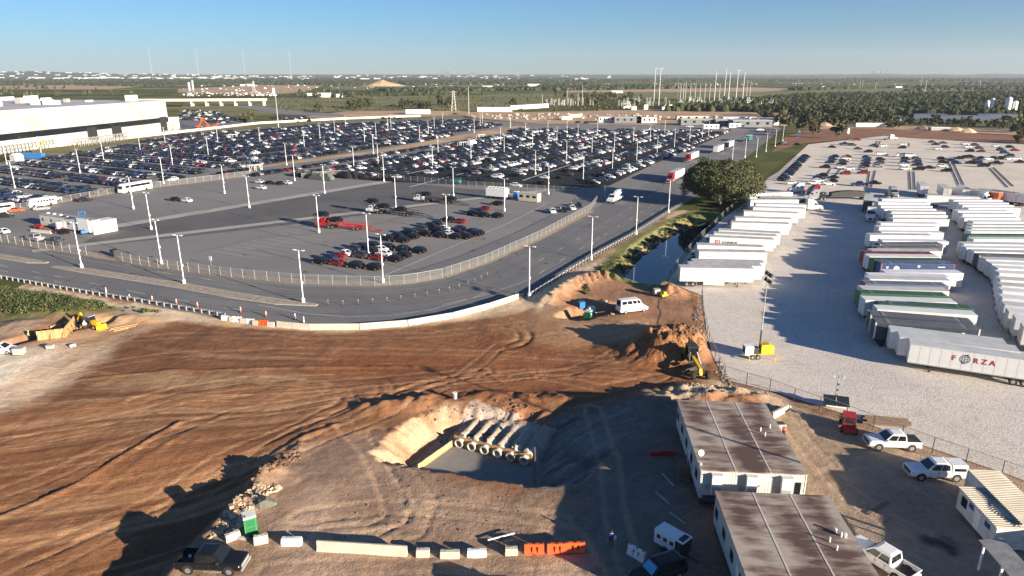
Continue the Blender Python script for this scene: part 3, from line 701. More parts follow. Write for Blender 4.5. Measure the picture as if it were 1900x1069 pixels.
PM = {'window':[GLASS],'wheel':[BLACK,RIM],'headlight':[HEADL],'tail_light':[TAIL]}
CATS = {'sedan':'car','crossover':'car','suv':'car','pickup':'pickup truck','van':'van'}
NAMES = {'sedan':'parked_car','crossover':'parked_car','suv':'parked_car','pickup':'pickup_truck','van':'van'}
_parts_mesh = {}
def build_car(kind, color):
    t = thing(NAMES[kind], '', CATS[kind])
    if kind not in _parts_mesh:
        P = car_parts(kind); _parts_mesh[kind] = {k:[m for m in v] for k,v in P.items()}
    for k, v in _parts_mesh[kind].items():
        for m in v: m.obj(k, [PAINT[color]] if k == 'body' else PM[k], t)
    return t
_single = {}
def single_mb(kind, lo=True):
    P = car_parts(kind, lo); m = MB()
    m.join(P['body'][0],0)
    for q in P['window']: m.join(q,1)
    for q in P['wheel']: m.join(q,2)
    for q in P['tail_light']: m.join(q,3)
    return m
def build_car_small(kind, color):
    m = single_mb(kind); o = m.obj(NAMES[kind], [PAINT[color],GLASS,BLACK,TAIL])
    return tag(o, '', CATS[kind])
def car(kind, color, x, y, rz, label, group=None, z=None, full=True):
    z = (zt(x,y) if SX0 < x < SX1 and not in_poly(x,y,PAVED) else .03) if z is None else z
    return place(('car',kind,color,full), (lambda: build_car(kind,color)) if full else (lambda: build_car_small(kind,color)), (x,y,z), rz, label, group)
# -- hero pickups with more to see
def hero_pickup(color, label, loc, rz, cap=False, cover=False, rack=False):
    t = build_car('pickup', color); t.location = loc; t.rotation_euler = (0,0,rz); t['label'] = label
    for s in (-1,1):
        MB().rbox(.95,s*1.10,1.36,.16,.22,.2).obj('mirror', BLACK if color == 'black' else PAINT[color], t)
        MB().box(-.45,1.2,s*1.0-.05,s*1.0+.05,.38,.44).obj('running_board', STEEL if color == 'black' else DARK, t)
        for x in (.05,-.85): MB().rbox(x,s*1.016,1.0,.2,.02,.05).obj('door_handle', DARK, t)
        for x in (1.0,.12,-.78): MB().rbox(x,s*1.012,.88,.02,.01,.62).obj('door_seam', DARK, t)
    for s in (-1,1):
        for x in (-1.85,1.85): MB().cyl((x,s*.90,.46),(x,s*1.018,.46),.50,n=16).obj('wheel_arch', BLACK, t)
    MB().rbox(2.94,0,.90,.06,1.45,.34).obj('grille', DARK if color != 'black' else STEEL, t)
    MB().rbox(2.97,0,.58,.16,1.8,.2).obj('front_bumper', STEEL, t); MB().rbox(-3.0,0,.60,.16,1.8,.18).obj('rear_bumper', STEEL, t)
    MB().rbox(-3.04-.05,0,.62,.02,.32,.15).obj('licence_plate', WHITE, t)
    if cover: MB().box(-2.88,-1.32,-.92,.92,1.18,1.255).obj('bed_cover', DARK, t)
    if cap:
        m = MB(); m.loft([[(x,-.97,1.16),(x,-.95,1.5),(x,-.78,1.92),(x,.78,1.92),(x,.95,1.5),(x,.97,1.16)] for x in (-2.94,-1.30)]); m.obj('camper_shell', PAINT[color], t)
        for s in (-1,1): MB().rbox(-2.1,s*.965,1.44,1.2,.03,.34).obj('shell_window', GLASS, t)
    else:
        MB().box(-2.86,-1.36,-.9,.9,.79,.80).obj('bed_liner', BLACK, t)
    return t
def at(px, py): x, y, z = GT(px, py); return x, y, z
def head(p0, p1):
    a = GT(*p0); b = GT(*p1); return math.atan2(b[1]-a[1], b[0]-a[0])
x,y,z = at(392,1062); hp = hero_pickup('black','dusty black crew cab pickup with open bed at the edge of the dirt bank', (x,y+.6,z), math.radians(-3))
MB().cyl((-2.2,.25,.8),(-2.2,.25,1.02),.13,n=10).obj('bucket', WHITE, hp)
x,y,z = at(1660,836); hero_pickup('white','white crew cab pickup with black bed cover parked along the chain link fence', (x,y+.8,z), math.radians(180-4), cover=True)
x,y,z = at(1738,890); hero_pickup('white','white pickup with a camper shell over its bed, half in shade', (x,y+.6,z), math.radians(180-3), cap=True)
x,y,z = at(1634,1050); hero_pickup('white','white pickup with uncovered silver bed beside the second brown roofed office', (x,y,z), math.radians(121))
x,y,z = at(1212,1064); sv = car('suv','black',x+.3,y-.6,math.radians(205),'black suv with blue sunshade behind its windscreen in the shaded yard', z=z)
MB().quad((1.22,-.7,1.22),(1.22,.7,1.22),(.62,.62,1.77),(.62,-.62,1.77)).obj('sunshade', mat('sunshade_blue',(.05,.33,.55),.5), sv, (.035,0,.02))
x,y,z = at(1173,578); vn = car('van','white',x,y,math.radians(18),'white passenger van with dark windows beside the excavated trench', z=z)
x,y,z = at(10,655); car('crossover','white',x-.6,y,math.radians(5),'white car at the frame edge beside a grey equipment box', z=z)
# two vehicles stand just behind the drone: their long shadows fall into the foreground
hero_pickup('grey','grey pickup with open bed behind the row of orange barriers', (0.6,45.4,.0), math.radians(8))
# ---------------------------------------------------------------- semi-trailers, containers and tractors
TRND = random.Random(5)
ROOFB1 = mat('trailer_roof_dusty', (.50,.48,.45), .6, .2, .4); ROOFB2 = mat('trailer_roof_pale', (.68,.68,.68), .5, .1, .4)
def trailer(L, side, detail, name='semi_trailer', cat='trailer', h=4.05, rear=-1, roofm=None, dark_under=True):
    """box trailer along x; rear gives the end with the wheels"""
    t = thing(name, '', cat); W = 1.28; z0 = 1.12
    MB().box(-L/2,L/2,-W,W,z0,h-.06).obj('cargo_body', side, t)
    MB().box(-L/2-.02,L/2+.02,-W-.025,W+.025,h-.06,h).obj('roof', roofm or TRND.choice([ROOFG,ROOFG,ROOFB1,ROOFB2]), t)
    n = 12
    if detail:
        for s in (-1,1):
            pm = MB().box(.02,L/n-.04,-.012,.012,z0+.12,h-.16).mesh('side_panel', side)
            for i in range(n): link(pm, 'side_panel', t, (-L/2+i*L/n, s*(W+.01), 0))
    m = MB()
    for s in (-1,1):
        m.box(-L/2,L/2,s*(W+.012)-.018,s*(W+.012)+.018,z0-.03,z0+.12)
    m.obj('side_rail', STEEL, t)
    xr = rear*L/2
    m = MB()
    for s in (-1,1): m.rbox(xr+rear*.03,s*.63,(z0+h)/2,.05,1.2,h-z0-.25)
    m.rbox(xr+rear*.05,0,(z0+h)/2,.04,.05,h-z0-.25,m=1); m.obj('rear_door', [side,DARK], t)
    MB().rbox(xr+rear*.06,0,.62,.1,2.2,.12).obj('underride_guard', DARK, t)
    m = MB()
    for s in (-.5,.5): m.rbox(xr-rear*2.2,s,.82,3.4,.12,.34)
    m.obj('bogie', DARK, t)
    xl = -rear*(L/2-3.0); m = MB()
    for s in (-.85,.85): m.box(xl-.07,xl+.07,s-.06,s+.06,.12,z0); m.box(xl-.16,xl+.16,s-.14,s+.14,.0,.13)
    m.obj('landing_gear', DARK, t)
    for dx in (1.5,2.8):
        for s in (-1,1): MB().cyl((xr-rear*dx,s*.72,.52),(xr-rear*dx,s*1.24,.52),.52,n=16,m=0).cyl((xr-rear*dx,s*1.2,.52),(xr-rear*dx,s*1.255,.52),.27,n=10,m=1).obj('wheel', [BLACK,RIM], t)
    if detail and rear < 0:
        m = MB()
        for s in (-1,1): m.rbox(xr-rear*7,s*1.22,.75,4.2,.03,.65)
        m.obj('side_skirt', side, t)
    return t
def container(L, side, roofm, post, rear=-1):
    t = thing('container_trailer','', 'container trailer'); W = 1.22; z0, h = 1.25, 4.05
    MB().box(-L/2+.06,L/2-.06,-W+.04,W-.04,z0+.05,h-.05).obj('container_body', side, t)
    m = MB(); n = int(L/.3)
    for i in range(n):
        x = -L/2+.25+(L-.5)*i/(n-1)
        for s in (-1,1): m.rbox(x,s*(W-.02),(z0+h)/2,.14,.06,h-z0-.3)
    stuff(m.obj('wall_rib', side, t))
    m = MB()
    for i in range(n):
        x = -L/2+.25+(L-.5)*i/(n-1)
        if abs(abs(x)-L*.36) > .5: m.rbox(x,0,h-.03,.15,2*W-.25,.05)
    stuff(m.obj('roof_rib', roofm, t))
    m = MB()
    for s in (-1,1):
        m.box(-L/2+.1,L/2-.1,s*W-.05,s*W+.05,h-.12,h); m.box(-L/2+.1,L/2-.1,s*W-.05,s*W+.05,z0-.06,z0+.12)
    m.obj('rail', side, t)
    for x in (-L/2+.08, L/2-.08):
        for s in (-1,1): MB().rbox(x,s*(W-.04),(z0+h)/2,.2,.16,h-z0+.02).obj('corner_post', post, t)
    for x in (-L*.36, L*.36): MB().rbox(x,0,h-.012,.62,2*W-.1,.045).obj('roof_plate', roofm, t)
    m = MB().rbox(rear*(L/2-.01),0,(z0+h)/2,.08,2.1,h-z0-.25); m.obj('end_door', side, t)
    m = MB()
    for s in (-.45,.45): m.rbox(0,s,1.05,L-.4,.14,.28)
    m.obj('chassis', DARK, t); xr = rear*L/2
    for dx in (1.3,2.6):
        for s in (-1,1): MB().cyl((xr-rear*dx,s*.72,.52),(xr-rear*dx,s*1.22,.52),.52,n=14).obj('wheel', BLACK, t)
    xl = -rear*(L/2-2.6); m = MB()
    for s in (-.8,.8): m.box(xl-.07,xl+.07,s-.06,s+.06,.0,1.05)
    m.obj('landing_gear', DARK, t)
    return t
def tractor(color, sleeper=True):
    t = thing('truck_tractor','','truck'); P = PAINT[color]
    m = MB(); m.loft([[(x,-w_,z0),(x,-w_,z1-.2),(x,-w_*.8,z1),(x,w_*.8,z1),(x,w_,z1-.2),(x,w_,z0)] for x,w_,z0,z1 in ((1.4,1.05,.7,2.0),(2.4,.98,.7,1.85),(3.1,.85,.65,1.55),(3.25,.7,.7,1.3))]); m.obj('hood', P, t)
    m = MB(); m.loft([[(x,-1.2,.75),(x,-1.2,z1-.3),(x,-1.0,z1),(x,1.0,z1),(x,1.2,z1-.3),(x,1.2,.75)] for x,z1 in ((-1.9 if sleeper else -.3,3.85 if sleeper else 2.9),(-.2,3.75 if sleeper else 2.9),(.7,3.1 if sleeper else 2.85),(1.5,2.15))]); m.obj('cab', P, t)
    MB().quad((.78,-.98,3.0),(1.50,-1.0,2.2),(1.50,1.0,2.2),(.78,.98,3.0)).obj('windscreen', GLASS, t, (.03,0,.02))
    for s in (-1,1):
        MB().rbox(.45,s*1.205,2.35,.75,.02,.62).obj('side_window', GLASS, t)
        if sleeper: MB().rbox(-1.1,s*1.205,2.75,.5,.02,.4).obj('sleeper_window', GLASS, t)
        MB().cyl((-1.4,s*1.0,.75),(.3,s*1.0,.75),.32,n=12).obj('fuel_tank', STEEL, t)
        MB().rbox(1.3,s*1.4,2.35,.12,.2,.7).obj('mirror', BLACK, t)
        MB().rbox(3.0,s*.78,1.15,.2,.3,.25).obj('headlight', HEADL, t)
        MB().cyl((-2.05,s*1.0,1.0),(-2.05,s*1.0,3.9),.09,n=8).obj('exhaust_stack', STEEL, t)
    MB().rbox(3.28,0,.95,.06,1.1,.7).obj('grille', DARK, t); MB().rbox(3.25,0,.55,.2,2.3,.32).obj('front_bumper', STEEL, t)
    m = MB()
    for s in (-.4,.4): m.rbox(-1.6,s,.85,6.4,.12,.3)
    m.obj('chassis', DARK, t); MB().cyl((-3.6,0,1.05),(-3.6,0,1.15),.5,n=12).obj('fifth_wheel', DARK, t)
    for x in (2.3,-3.1,-4.3):
        for s in (-1,1): MB().cyl((x,s*.75,.52),(x,s*1.22,.52),.52,n=14,m=0).cyl((x,s*1.2,.52),(x,s*1.24,.52),.28,n=10,m=1).obj('wheel', [BLACK,RIM], t)
    return t
def flip(side, t): return t
def set_on(t, p, rz): t.location = (p[0],p[1],p[2] if len(p) > 2 else .02); t.rotation_euler = (0,0,rz)
def sign_on(t, me, name, x, z, side=-1, y=1.325):
    """lettering on the side wall facing the drone"""
    o = link(me, name, t); o.rotation_euler = (PI/2,0,0); o.location = (x, side*y, z); return o
LT = [ # left column: roof edge of the lit side (left end x, y, right end x, y), near to far
 (1266,497,1397,499),(1282,491,1412,494),(1289,485.5,1417,488),(1301,467,1420,469),(1297,455,1415,459),(1321,440,1433,445),(1332,433.5,1435,438.5),(1341,427.5,1441,433),
 (1361,413,1463,416),(1365,404,1470,407),(1384,392.5,1479,396),(1401,385,1492,387.5),(1404,378.5,1495,380.5),(1408,366,1500,367)]
LLAB = ['nearest white trailer, whole side lit, beside the pond end','second white trailer from the pond end of its column','third white trailer from the pond end, plain side hidden behind another',
 'white trailer with a small red script mark, in front of the red lettered one','plain white trailer showing only a thin roof strip behind the red script one','white trailer lettered with a red box and dark capitals',
 'white trailer directly behind the one with red box lettering','second white trailer behind the one with red box lettering','white trailer with red script mark, midway along the pond bank',
 'plain white trailer between two with red script marks','white trailer with a faint small script mark, below the oak','plain white trailer fourth from the far end of the pond column','plain white trailer third from the far end of the pond column',
 'white trailer with black curtain side coupled to a white tractor']
def lay(edge, h=4.05, half=1.28, Lmax=None, ang=None, anchor='l'):
    """centre, heading and length of a trailer from its lit roof edge"""
    a = Vector(G(edge[0],edge[1],h))
    b = Vector(G(edge[2],edge[3],h)) if ang is None else None
    if b is None:
        d = Vector((math.cos(ang),math.sin(ang))); L = Lmax
    else: d = (b-a).normalized(); L = (b-a).length
    L2 = min(L, Lmax) if Lmax else L
    c = a+d*L2/2+Vector((-d.y,d.x))*half
    return c, math.atan2(d.y,d.x), L2
RED_INK = mat('red_ink',(.36,.02,.03),.5); INK = mat('dark_ink',(.03,.03,.04),.5); WINK = mat('white_ink',(.75,.75,.75),.5); GREYINK = mat('grey_ink',(.25,.2,.2),.5)
CURTAIN = mat('black_curtain',(.012,.012,.013),.6)
TRP = {}
TV = [TRAILW, mat('trailer_cream',(.66,.64,.58),.45,.1,.8), mat('trailer_cool_white',(.66,.69,.72),.4,.08,.8), mat('trailer_dusty_white',(.58,.56,.52),.5,.16,.6)]
def std_trailer(L, detail, side, rear):
    if side is TRAILW and not detail: side = TRND.choice([TV[0],TV[0],TV[1],TV[2],TV[3]])
    k = (round(L,1), detail, side.name, rear)
    if k in TRP: return dup(TRP[k],(0,0,0),0)
    TRP[k] = trailer(L, side, detail, rear=rear); return TRP[k]
for i, e in enumerate(LT):
    c, rz, L = lay(e)
    L = 14.9; d = Vector((math.cos(rz),math.sin(rz)))
    t = std_trailer(L, i < 11, TRAILW, -1) if i < 13 else trailer(L, CURTAIN, False)
    set_on(t, (c.x,c.y,.02), rz); t['label'] = LLAB[i]; t['group'] = 'white trailers parked along the pond'
    if i == 5:
        pl = MB().rbox(0,0,0,1.15,.02,.85).obj('logo_panel', RED_INK, t, (-5.6,-1.315,2.9))
        o = link(text_mesh('DB',.62,WINK,.012,.004),'lettering',pl,(0,-.016,0)); o.rotation_euler = (PI/2,0,0)
        sign_on(t, text_mesh('SCHENKER',.72,INK,.018), 'lettering', -2.75, 2.82)
    if i in (3,8,10):
        m = MB()
        for k in range(10):
            a0, a1 = 2.2+k*.42, 2.2+(k+1)*.42
            m.bar((-.65+.22*math.cos(a0),0,.12+.24*math.sin(a0)),(-.65+.22*math.cos(a1),0,.12+.24*math.sin(a1)),.02,.05)
        m.bar((-.4,0,.3),(-.1,0,-.25),.02,.06); m.rbox(.45,0,-.02,1.1,.02,.07); m.rbox(.35,0,-.2,.5,.02,.04)
        o = m.obj('script_mark', RED_INK if i != 10 else GREYINK, t, (-4.9 if i != 8 else -3.9,-1.325,3.0))
# middle column: (roof edge..., kind, label)
MT = [
 (1689.5,638.6,1900,668,'w','long white trailer lettered in dark red capitals with a globe'),(1674.7,626,1887,652,'w','white trailer second in line behind the red lettered globe one'),(1657.7,614,1863,638.6,'w','white trailer third in line, in front of the dark grey container'),
 (1625,598.5,1820,612,'k','dark slate corrugated container with white end posts, nearest of the containers'),(1617.6,584.6,1806,600,'k','dark grey corrugated container directly behind the nearest slate one'),(1628,574,1815,586,'w','white trailer wedged between a dark grey and a bright green container'),
 (1630,564.6,1810,574,'g','bright green corrugated container, nearest of the green ones'),(1605,557,1778,562.5,'w','white trailer between the two green containers'),(1595,544.5,1764,550.5,'g','dark green container standing left of the bright green one'),
 (1600,537,1764,541,'w','white trailer between a blue grey and a dark green container'),(1604,527,1763,531,'b','blue grey container with a red end door'),(1613,518,1767,521,'w','white trailer just behind the red ended container'),(1613,512,1767,515,'w','second white trailer behind the red ended container'),
 (1641,506,1792,507.5,'w','white trailer standing furthest forward below the blue lettered container'),(1631.5,489,1777,491,'B','blue container with red corner posts and white markings'),(1619,483.4,1761,484.5,'g','green container directly behind the blue one with red posts'),
 (1610,476.6,1750,478,'w','white trailer between a red and a green container'),(1602,470.4,1739.5,472,'r','rust red corrugated container, only red one in the column'),(1617.6,466,1750,467,'w','white trailer behind the rust red container'),
 (1625,460.5,1755,460,'k','dark container behind the rust red one, nearer of two dark neighbours'),(1630,454,1755,453.5,'k','dark container behind the rust red one, farther of two dark neighbours'),(1634.6,447,1764,449,'w','white trailer just beyond the pair of dark containers'),
 (1614.5,436.5,1733,437.5,'w','white trailer sticking out furthest left beyond the dark containers'),(1630,431,1758,432.5,'w','white trailer two beyond the one sticking out left'),(1630,422,1744,422.6,'w','white trailer nearest the shaded truck cab'),(1634.6,415,1744,416,'w','white trailer second nearest the shaded truck cab'),
 (1645,407,1775,407.5,'w','white trailer beside the tail of the parked dark truck'),(1647,399.4,1769,400,'w','white trailer ninth from the far end of the middle column'),(1640,393,1770,394,'w','white trailer eighth from the far end of the middle column'),(1637,388.6,1742,388.6,'w','white trailer seventh from the far end of the middle column'),
 (1630,382.5,1736,383,'w','white trailer fourth from the far end of the middle column'),(1628,376,1727,377,'w','white trailer third from the far end of the middle column'),(1629,370,1736,370.5,'w','white trailer at the far end of the middle column')]
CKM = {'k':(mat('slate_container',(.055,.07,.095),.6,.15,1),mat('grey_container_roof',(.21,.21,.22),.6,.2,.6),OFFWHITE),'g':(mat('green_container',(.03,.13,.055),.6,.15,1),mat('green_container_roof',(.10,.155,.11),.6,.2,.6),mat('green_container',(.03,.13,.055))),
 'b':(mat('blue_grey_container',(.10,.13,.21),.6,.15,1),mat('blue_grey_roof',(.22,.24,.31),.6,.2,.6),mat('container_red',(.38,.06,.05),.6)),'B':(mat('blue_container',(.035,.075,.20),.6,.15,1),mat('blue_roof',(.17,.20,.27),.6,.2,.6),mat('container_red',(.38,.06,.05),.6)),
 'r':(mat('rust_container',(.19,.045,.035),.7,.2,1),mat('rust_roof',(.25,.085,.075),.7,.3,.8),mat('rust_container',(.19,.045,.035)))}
for i, e in enumerate(MT):
    c, rz, L = lay(e[:4]); k = e[4]
    if k == 'w':
        t = std_trailer(15.2 if i else 16.0, i < 3, TRAILW, 1 if i < 3 else -1)
        if i == 0: c = Vector(G(1689.5,638.6,4.05))+Vector((math.cos(rz),math.sin(rz)))*8+Vector((-math.sin(rz),math.cos(rz)))*1.28
        t['group'] = 'white trailers of the middle column'
    else:
        kk = ('cont',k)
        if kk in TRP: t = dup(TRP[kk],(0,0,0),0)
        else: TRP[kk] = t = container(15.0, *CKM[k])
        t['group'] = 'shipping containers on chassis'
    set_on(t, (c.x,c.y,.02), rz); t['label'] = e[5]
    if i == 0:
        for ch, x in (('F',-2.35),('R',.35),('Z',1.35),('A',2.35)): sign_on(t, text_mesh(ch,1.05,RED_INK,.03), 'letter', x, 2.85)
        m = MB(); R_ = .62
        for q in range(20):
            a0, a1 = q*2*PI/20, (q+1)*2*PI/20
            m.bar((R_*math.cos(a0),0,R_*math.sin(a0)),(R_*math.cos(a1),0,R_*math.sin(a1)),.02,.07 if q in (2,3,4,5,12,13,14,15) else .035)
        for f in (0,.5):
            m.bar((-math.sqrt(R_*R_-(f*R_)**2),0,f*R_),(math.sqrt(R_*R_-(f*R_)**2),0,f*R_),.02,.03); m.bar((-math.sqrt(R_*R_-(f*R_)**2),0,-f*R_),(math.sqrt(R_*R_-(f*R_)**2),0,-f*R_),.02,.03)
        for ww in (.22,-.22,0):
            for q in range(8):
                a0, a1 = -PI/2+q*PI/8, -PI/2+(q+1)*PI/8
                m.bar((ww*math.cos(a0)*1.6,0,R_*math.sin(a0)),(ww*math.cos(a1)*1.6,0,R_*math.sin(a1)),.02,.03)
        m.bar((0,0,.62),(.35,0,.72),.02,.12); m.bar((0,0,-.62),(-.3,0,-.72),.02,.12)
        m.obj('globe_emblem', INK, t, (-.95,-1.325,2.9))
    if i == 14:
        m = MB()
        m.cyl((-4.3,-1.29,2.9),(-4.3,-1.31,2.9),.62,n=18); m.rbox(-6.2,-1.3,3.2,.45,.02,.35); m.rbox(-6.2,-1.3,2.5,.45,.02,.35); m.rbox(0.2,-1.3,3.5,.5,.02,.4); m.rbox(4.8,-1.3,3.4,1.5,.02,.16)
        for q in range(9): m.rbox(-.6+q*.42,-1.3,2.45,.26,.02,.42)
        m.obj('white_marks', WINK, t)
    if i == 3:
        m = MB()
        m.rbox(-5.4,-1.3,3.4,.4,.02,.3); m.rbox(5.2,-1.3,3.2,.4,.02,.25)
        for q in range(5): m.rbox(-3.6+q*.34,-1.3,3.55,.24,.02,.14); m.rbox(-3.6+q*.42,-1.3,3.0,.3,.02,.34)
        m.cyl((-1.2,-1.29,2.95),(-1.2,-1.31,2.95),.25,n=10); m.obj('white_marks', WINK, t)
# right column, run beyond the frame
RT = [(1770.6,372),(1780,376.5),(1787.5,381.5),(1798,387),(1778.6,392),(1787.5,397.5),(1791,405.5),(1807,412),(1805,418.5),(1804,424.5),(1803,430),(1798,437.5),(1808,444.5),(1790,453),(1794.6,460),(1809,467),(1818,474.5),(1831,482),(1842,490),(1853,498),(1856,507),(1858,519),(1860,530),(1862,540),(1862,553),(1866,566),(1874,579),(1887,592),(1902,608)]
for i, (px,py) in enumerate(RT):
    rz = math.radians(-1-25*max(0,min(1,(py-440)/150)))
    c, rz, L = lay((px,py), Lmax=15.0, ang=rz)
    if i in (11,16):
        kk = ('cont','g' if i == 11 else 'k')
        t = dup(TRP[kk],(0,0,0),0)
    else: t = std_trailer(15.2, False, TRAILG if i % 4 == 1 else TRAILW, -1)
    set_on(t, (c.x,c.y,.02), rz)
    t['label'] = ('green container' if i == 11 else 'dark container' if i == 16 else 'white trailer')+', '+nth(i+1)+' from the far end of the column at the photo\'s right side'
    t['group'] = 'trailers of the right column'
# trailers standing end-on behind the columns
for i, (px,py,rz,m_,lab) in enumerate([(1712,366,66,'w','grey white trailer end-on, in shade, leftmost of the back row'),(1755,372,68,'w','white trailer end-on with a lit tail, second of the back row'),(1790,374,66,'w','white trailer end-on beside the drop frame tractor, third of the back row'),(1830,378,118,'w','white trailer with a tractor nosing out, beside the orange one'),(1853,380,118,'o','bright orange trailer standing end-on in the back row'),(1884,381,118,'w','white trailer end-on just right of the orange one'),(1908,384,118,'w','white trailer cut by the frame edge in the back row')]):
    x,y,_ = GT(px,py); a = math.radians(rz); L = 12
    t = std_trailer(L, False, TRAILW, -1) if m_ == 'w' else trailer(L, PAINT['orange'], False)
    set_on(t, (x+math.cos(a)*L/2,y+math.sin(a)*L/2,.02), a); t['label'] = lab; t['group'] = 'trailers standing end-on'
def truck(color, px, py, rz, label, sleeper=True):
    x,y,z = GT(px,py); return place(('tractor',color,sleeper), lambda: tractor(color,sleeper), (x,y,.02), math.radians(rz), label)
truck('white',1506,391,0,'white sleeper truck coupled to the black curtain sided trailer')
truck('silver',1505,371,180,'silver sleeper truck hauling a black tarped flatbed load')
truck('white',1478,358,180,'white day truck nose behind the red lettered trailer')
truck('red',1508,362,180,'red truck cab beside the silver sleeper truck')
truck('white',1614,409,-118,'white cab over truck facing the drone in the shade')
truck('silver',1656,367,-100,'small pale truck waiting in the shade behind the columns')
truck('white',1826,379,-60,'white truck nose showing between back row trailers')
truck('white',1655,260,0,'white bonnet truck with red rear at the top of the gravel lot')
t = std_trailer(15.2,False,TRAILW,-1); c, rz, L = lay((1382,359,1480,357)); set_on(t,(c.x,c.y,.02),rz); t['label'] = 'white trailer with a red brand word along its side'
sign_on(t, text_mesh('RAYBATH',1.15,RED_INK,.03), 'lettering', 1.2, 2.9)
t = std_trailer(15.2,False,TRAILW,-1); c, rz, L = lay((1390,371,1486,371)); set_on(t,(c.x,c.y,.02),rz); t['label'] = 'plain white trailer between the red lettered and the black curtain one'
t = trailer(14, mat('dark_green_side',(.05,.06,.055),.6,.1,1), False); x,y,_ = GT(1607,396); a = math.radians(62); set_on(t,(x+math.cos(a)*7.5,y+math.sin(a)*7.5,.02),a); t['label'] = 'dark sided trailer behind the cab over truck facing the drone'
t = thing('flatbed_trailer','flatbed trailer with a long black tarped load behind the silver truck','trailer'); x,y,_ = GT(1575,370)
MB().box(-7.4,7.4,-1.25,1.25,1.05,1.3).obj('deck', DARK, t); MB().loft([[(xx,-1.2,1.3),(xx,-1.15,zz),(xx,0,zz+.15),(xx,1.15,zz),(xx,1.2,1.3)] for xx,zz in ((-6.8,2.4),(-4,2.9),(0,3.1),(4,2.9),(6.6,2.6))]).obj('tarped_load', CURTAIN, t)
for dx in (4.6,6.0):
    for s in (-1,1): MB().cyl((dx,s*.7,.5),(dx,s*1.2,.5),.5,n=12).obj('wheel', BLACK, t)
set_on(t,(x,y,.02),0)
t = std_trailer(15.2,False,TRAILW,-1); c, rz, L = lay((1722,363,1818,367)); set_on(t,(c.x,c.y,.02),rz); t['label'] = 'white trailer lying crosswise in front of the end-on back row'
# trailers queued along the road behind the oak
for i,(px,py,colr_,lab) in enumerate([(1246,338,('white','red'),'white trailer with a bright red nose, nearest in the road queue'),(1278,300,('white','white'),'plain white trailer with red cab in the road queue'),(1327,286,('white','white'),'white trailer with blue shaded side queued beyond the oak'),(1348,277,('white','blue'),'white trailer with blue nose queued beyond the oak'),(1386,264,('teal','teal'),'teal green container at the head of the road queue')]):
    x,y = G(px,py); a = UA; L = 15 if i < 4 else 12
    sm = TRAILW if colr_[0] == 'white' else PAINT[colr_[0]]
    t = trailer(L, sm, False, rear=1)
    set_on(t,(x+UX*L/2,y+UY*L/2,.02),a); t['label'] = lab; t['group'] = 'trailers queued on the road'
    if i < 4: MB().rbox(-L/2-.06,0,2.55,.1,2.5,2.7).obj('nose_panel', PAINT[colr_[1]] if colr_[1] != 'red' else mat('bright_red',(.55,.02,.03),.4), t)
    if i in (0,1):
        tr_ = place(('tractor','red',True), lambda: tractor('red'), (x-UX*2,y-UY*2,.02), UA+PI, 'red truck pulling the '+('nearest' if i == 0 else 'second')+' trailer of the road queue')
# ---------------------------------------------------------------- fences, guard rails, lamp posts
POST_F = MB().cyl((0,0,0),(0,0,2.15),.045,n=6).mesh('fence_post', STEEL)
POST_D = MB().cyl((0,0,0),(0,0,2.0),.05,n=6).mesh('fence_post', DARK)
def path_points(P, step):
    out = []; carry = 0
    for a, b in zip(P[:-1], P[1:]):
        a = Vector(a[:2]); b = Vector(b[:2]); L = (b-a).length; s = carry
        while s < L: out.append((a+(b-a)*s/L, (b-a).normalized())); s += step
        carry = s-L
    return out
def gz(x, y): return zt(x,y) if SX0 < x < SX1 and SY0 < y < SY1 and not in_poly(x,y,PAVED) and not in_poly(x,y,YARD) else .03
def fence(px, label, step=3.0, h=2.05, pm=None, panel=CHAIN, group=None, rail=True):
    P = [Vector(G(*p)) for p in px]; t = thing('chain_link_fence', label, 'fence', (P[0].x,P[0].y,0), 0, group)
    pts = path_points(P, step)
    for p, d in pts: link(pm or POST_F, 'post', t, (p.x-P[0].x,p.y-P[0].y,gz(p.x,p.y)))
    m = MB(); r = MB()
    ends = [p for p, d in pts]+[P[-1]]
    for a, b in zip(ends[:-1], ends[1:]):
        za, zb = gz(a.x,a.y), gz(b.x,b.y); a = a-P[0]; b = b-P[0]
        m.quad((a.x,a.y,za+.05),(b.x,b.y,zb+.05),(b.x,b.y,zb+h),(a.x,a.y,za+h)); r.bar((a.x,a.y,za+h),(b.x,b.y,zb+h),.05,.05)
    m.obj('mesh_panel', panel, t)
    if rail: r.obj('top_rail', STEEL, t)
    return t
fence([(-120,430),(0,449),(100,464),(172,475)], 'chain link fence along the road left of the lot gate')
fence([(228,486),(300,498),(440,516),(560,527),(700,531),(760,527),(820,516),(900,489),(1000,443),(1095,391),(1108,374)], 'long chain link fence curving round the transport lot beside the road')
fence([(-100,411),(0,396),(130,373),(250,352),(330,343),(470,325)], 'chain link fence on the gravel strip behind the site office trailer', 3.5)
fence([(560,331),(640,324),(760,336),(870,346),(1000,354),(1108,360)], 'chain link fence between the transport lot and the dark parking lot', 3.5)
fence([(1302,545),(1304,590),(1318,650),(1341,702),(1440,735),(1560,774),(1700,830),(1880,893),(1990,934)], 'chain link fence around the gravel yard beside the brown roofed offices', 3.4, pm=POST_D, panel=fence_mat('thin_chain_link',(.12,.12,.12),.93))
fence([(1236,523),(1262,488),(1320,420),(1366,385)], 'chain link fence on the pond bank beside the white trailers', 3.0, pm=POST_D)
fence([(1236,524),(1268,530),(1300,540)], 'short fence and gate at the corner of the pond', 2.4, h=1.4)
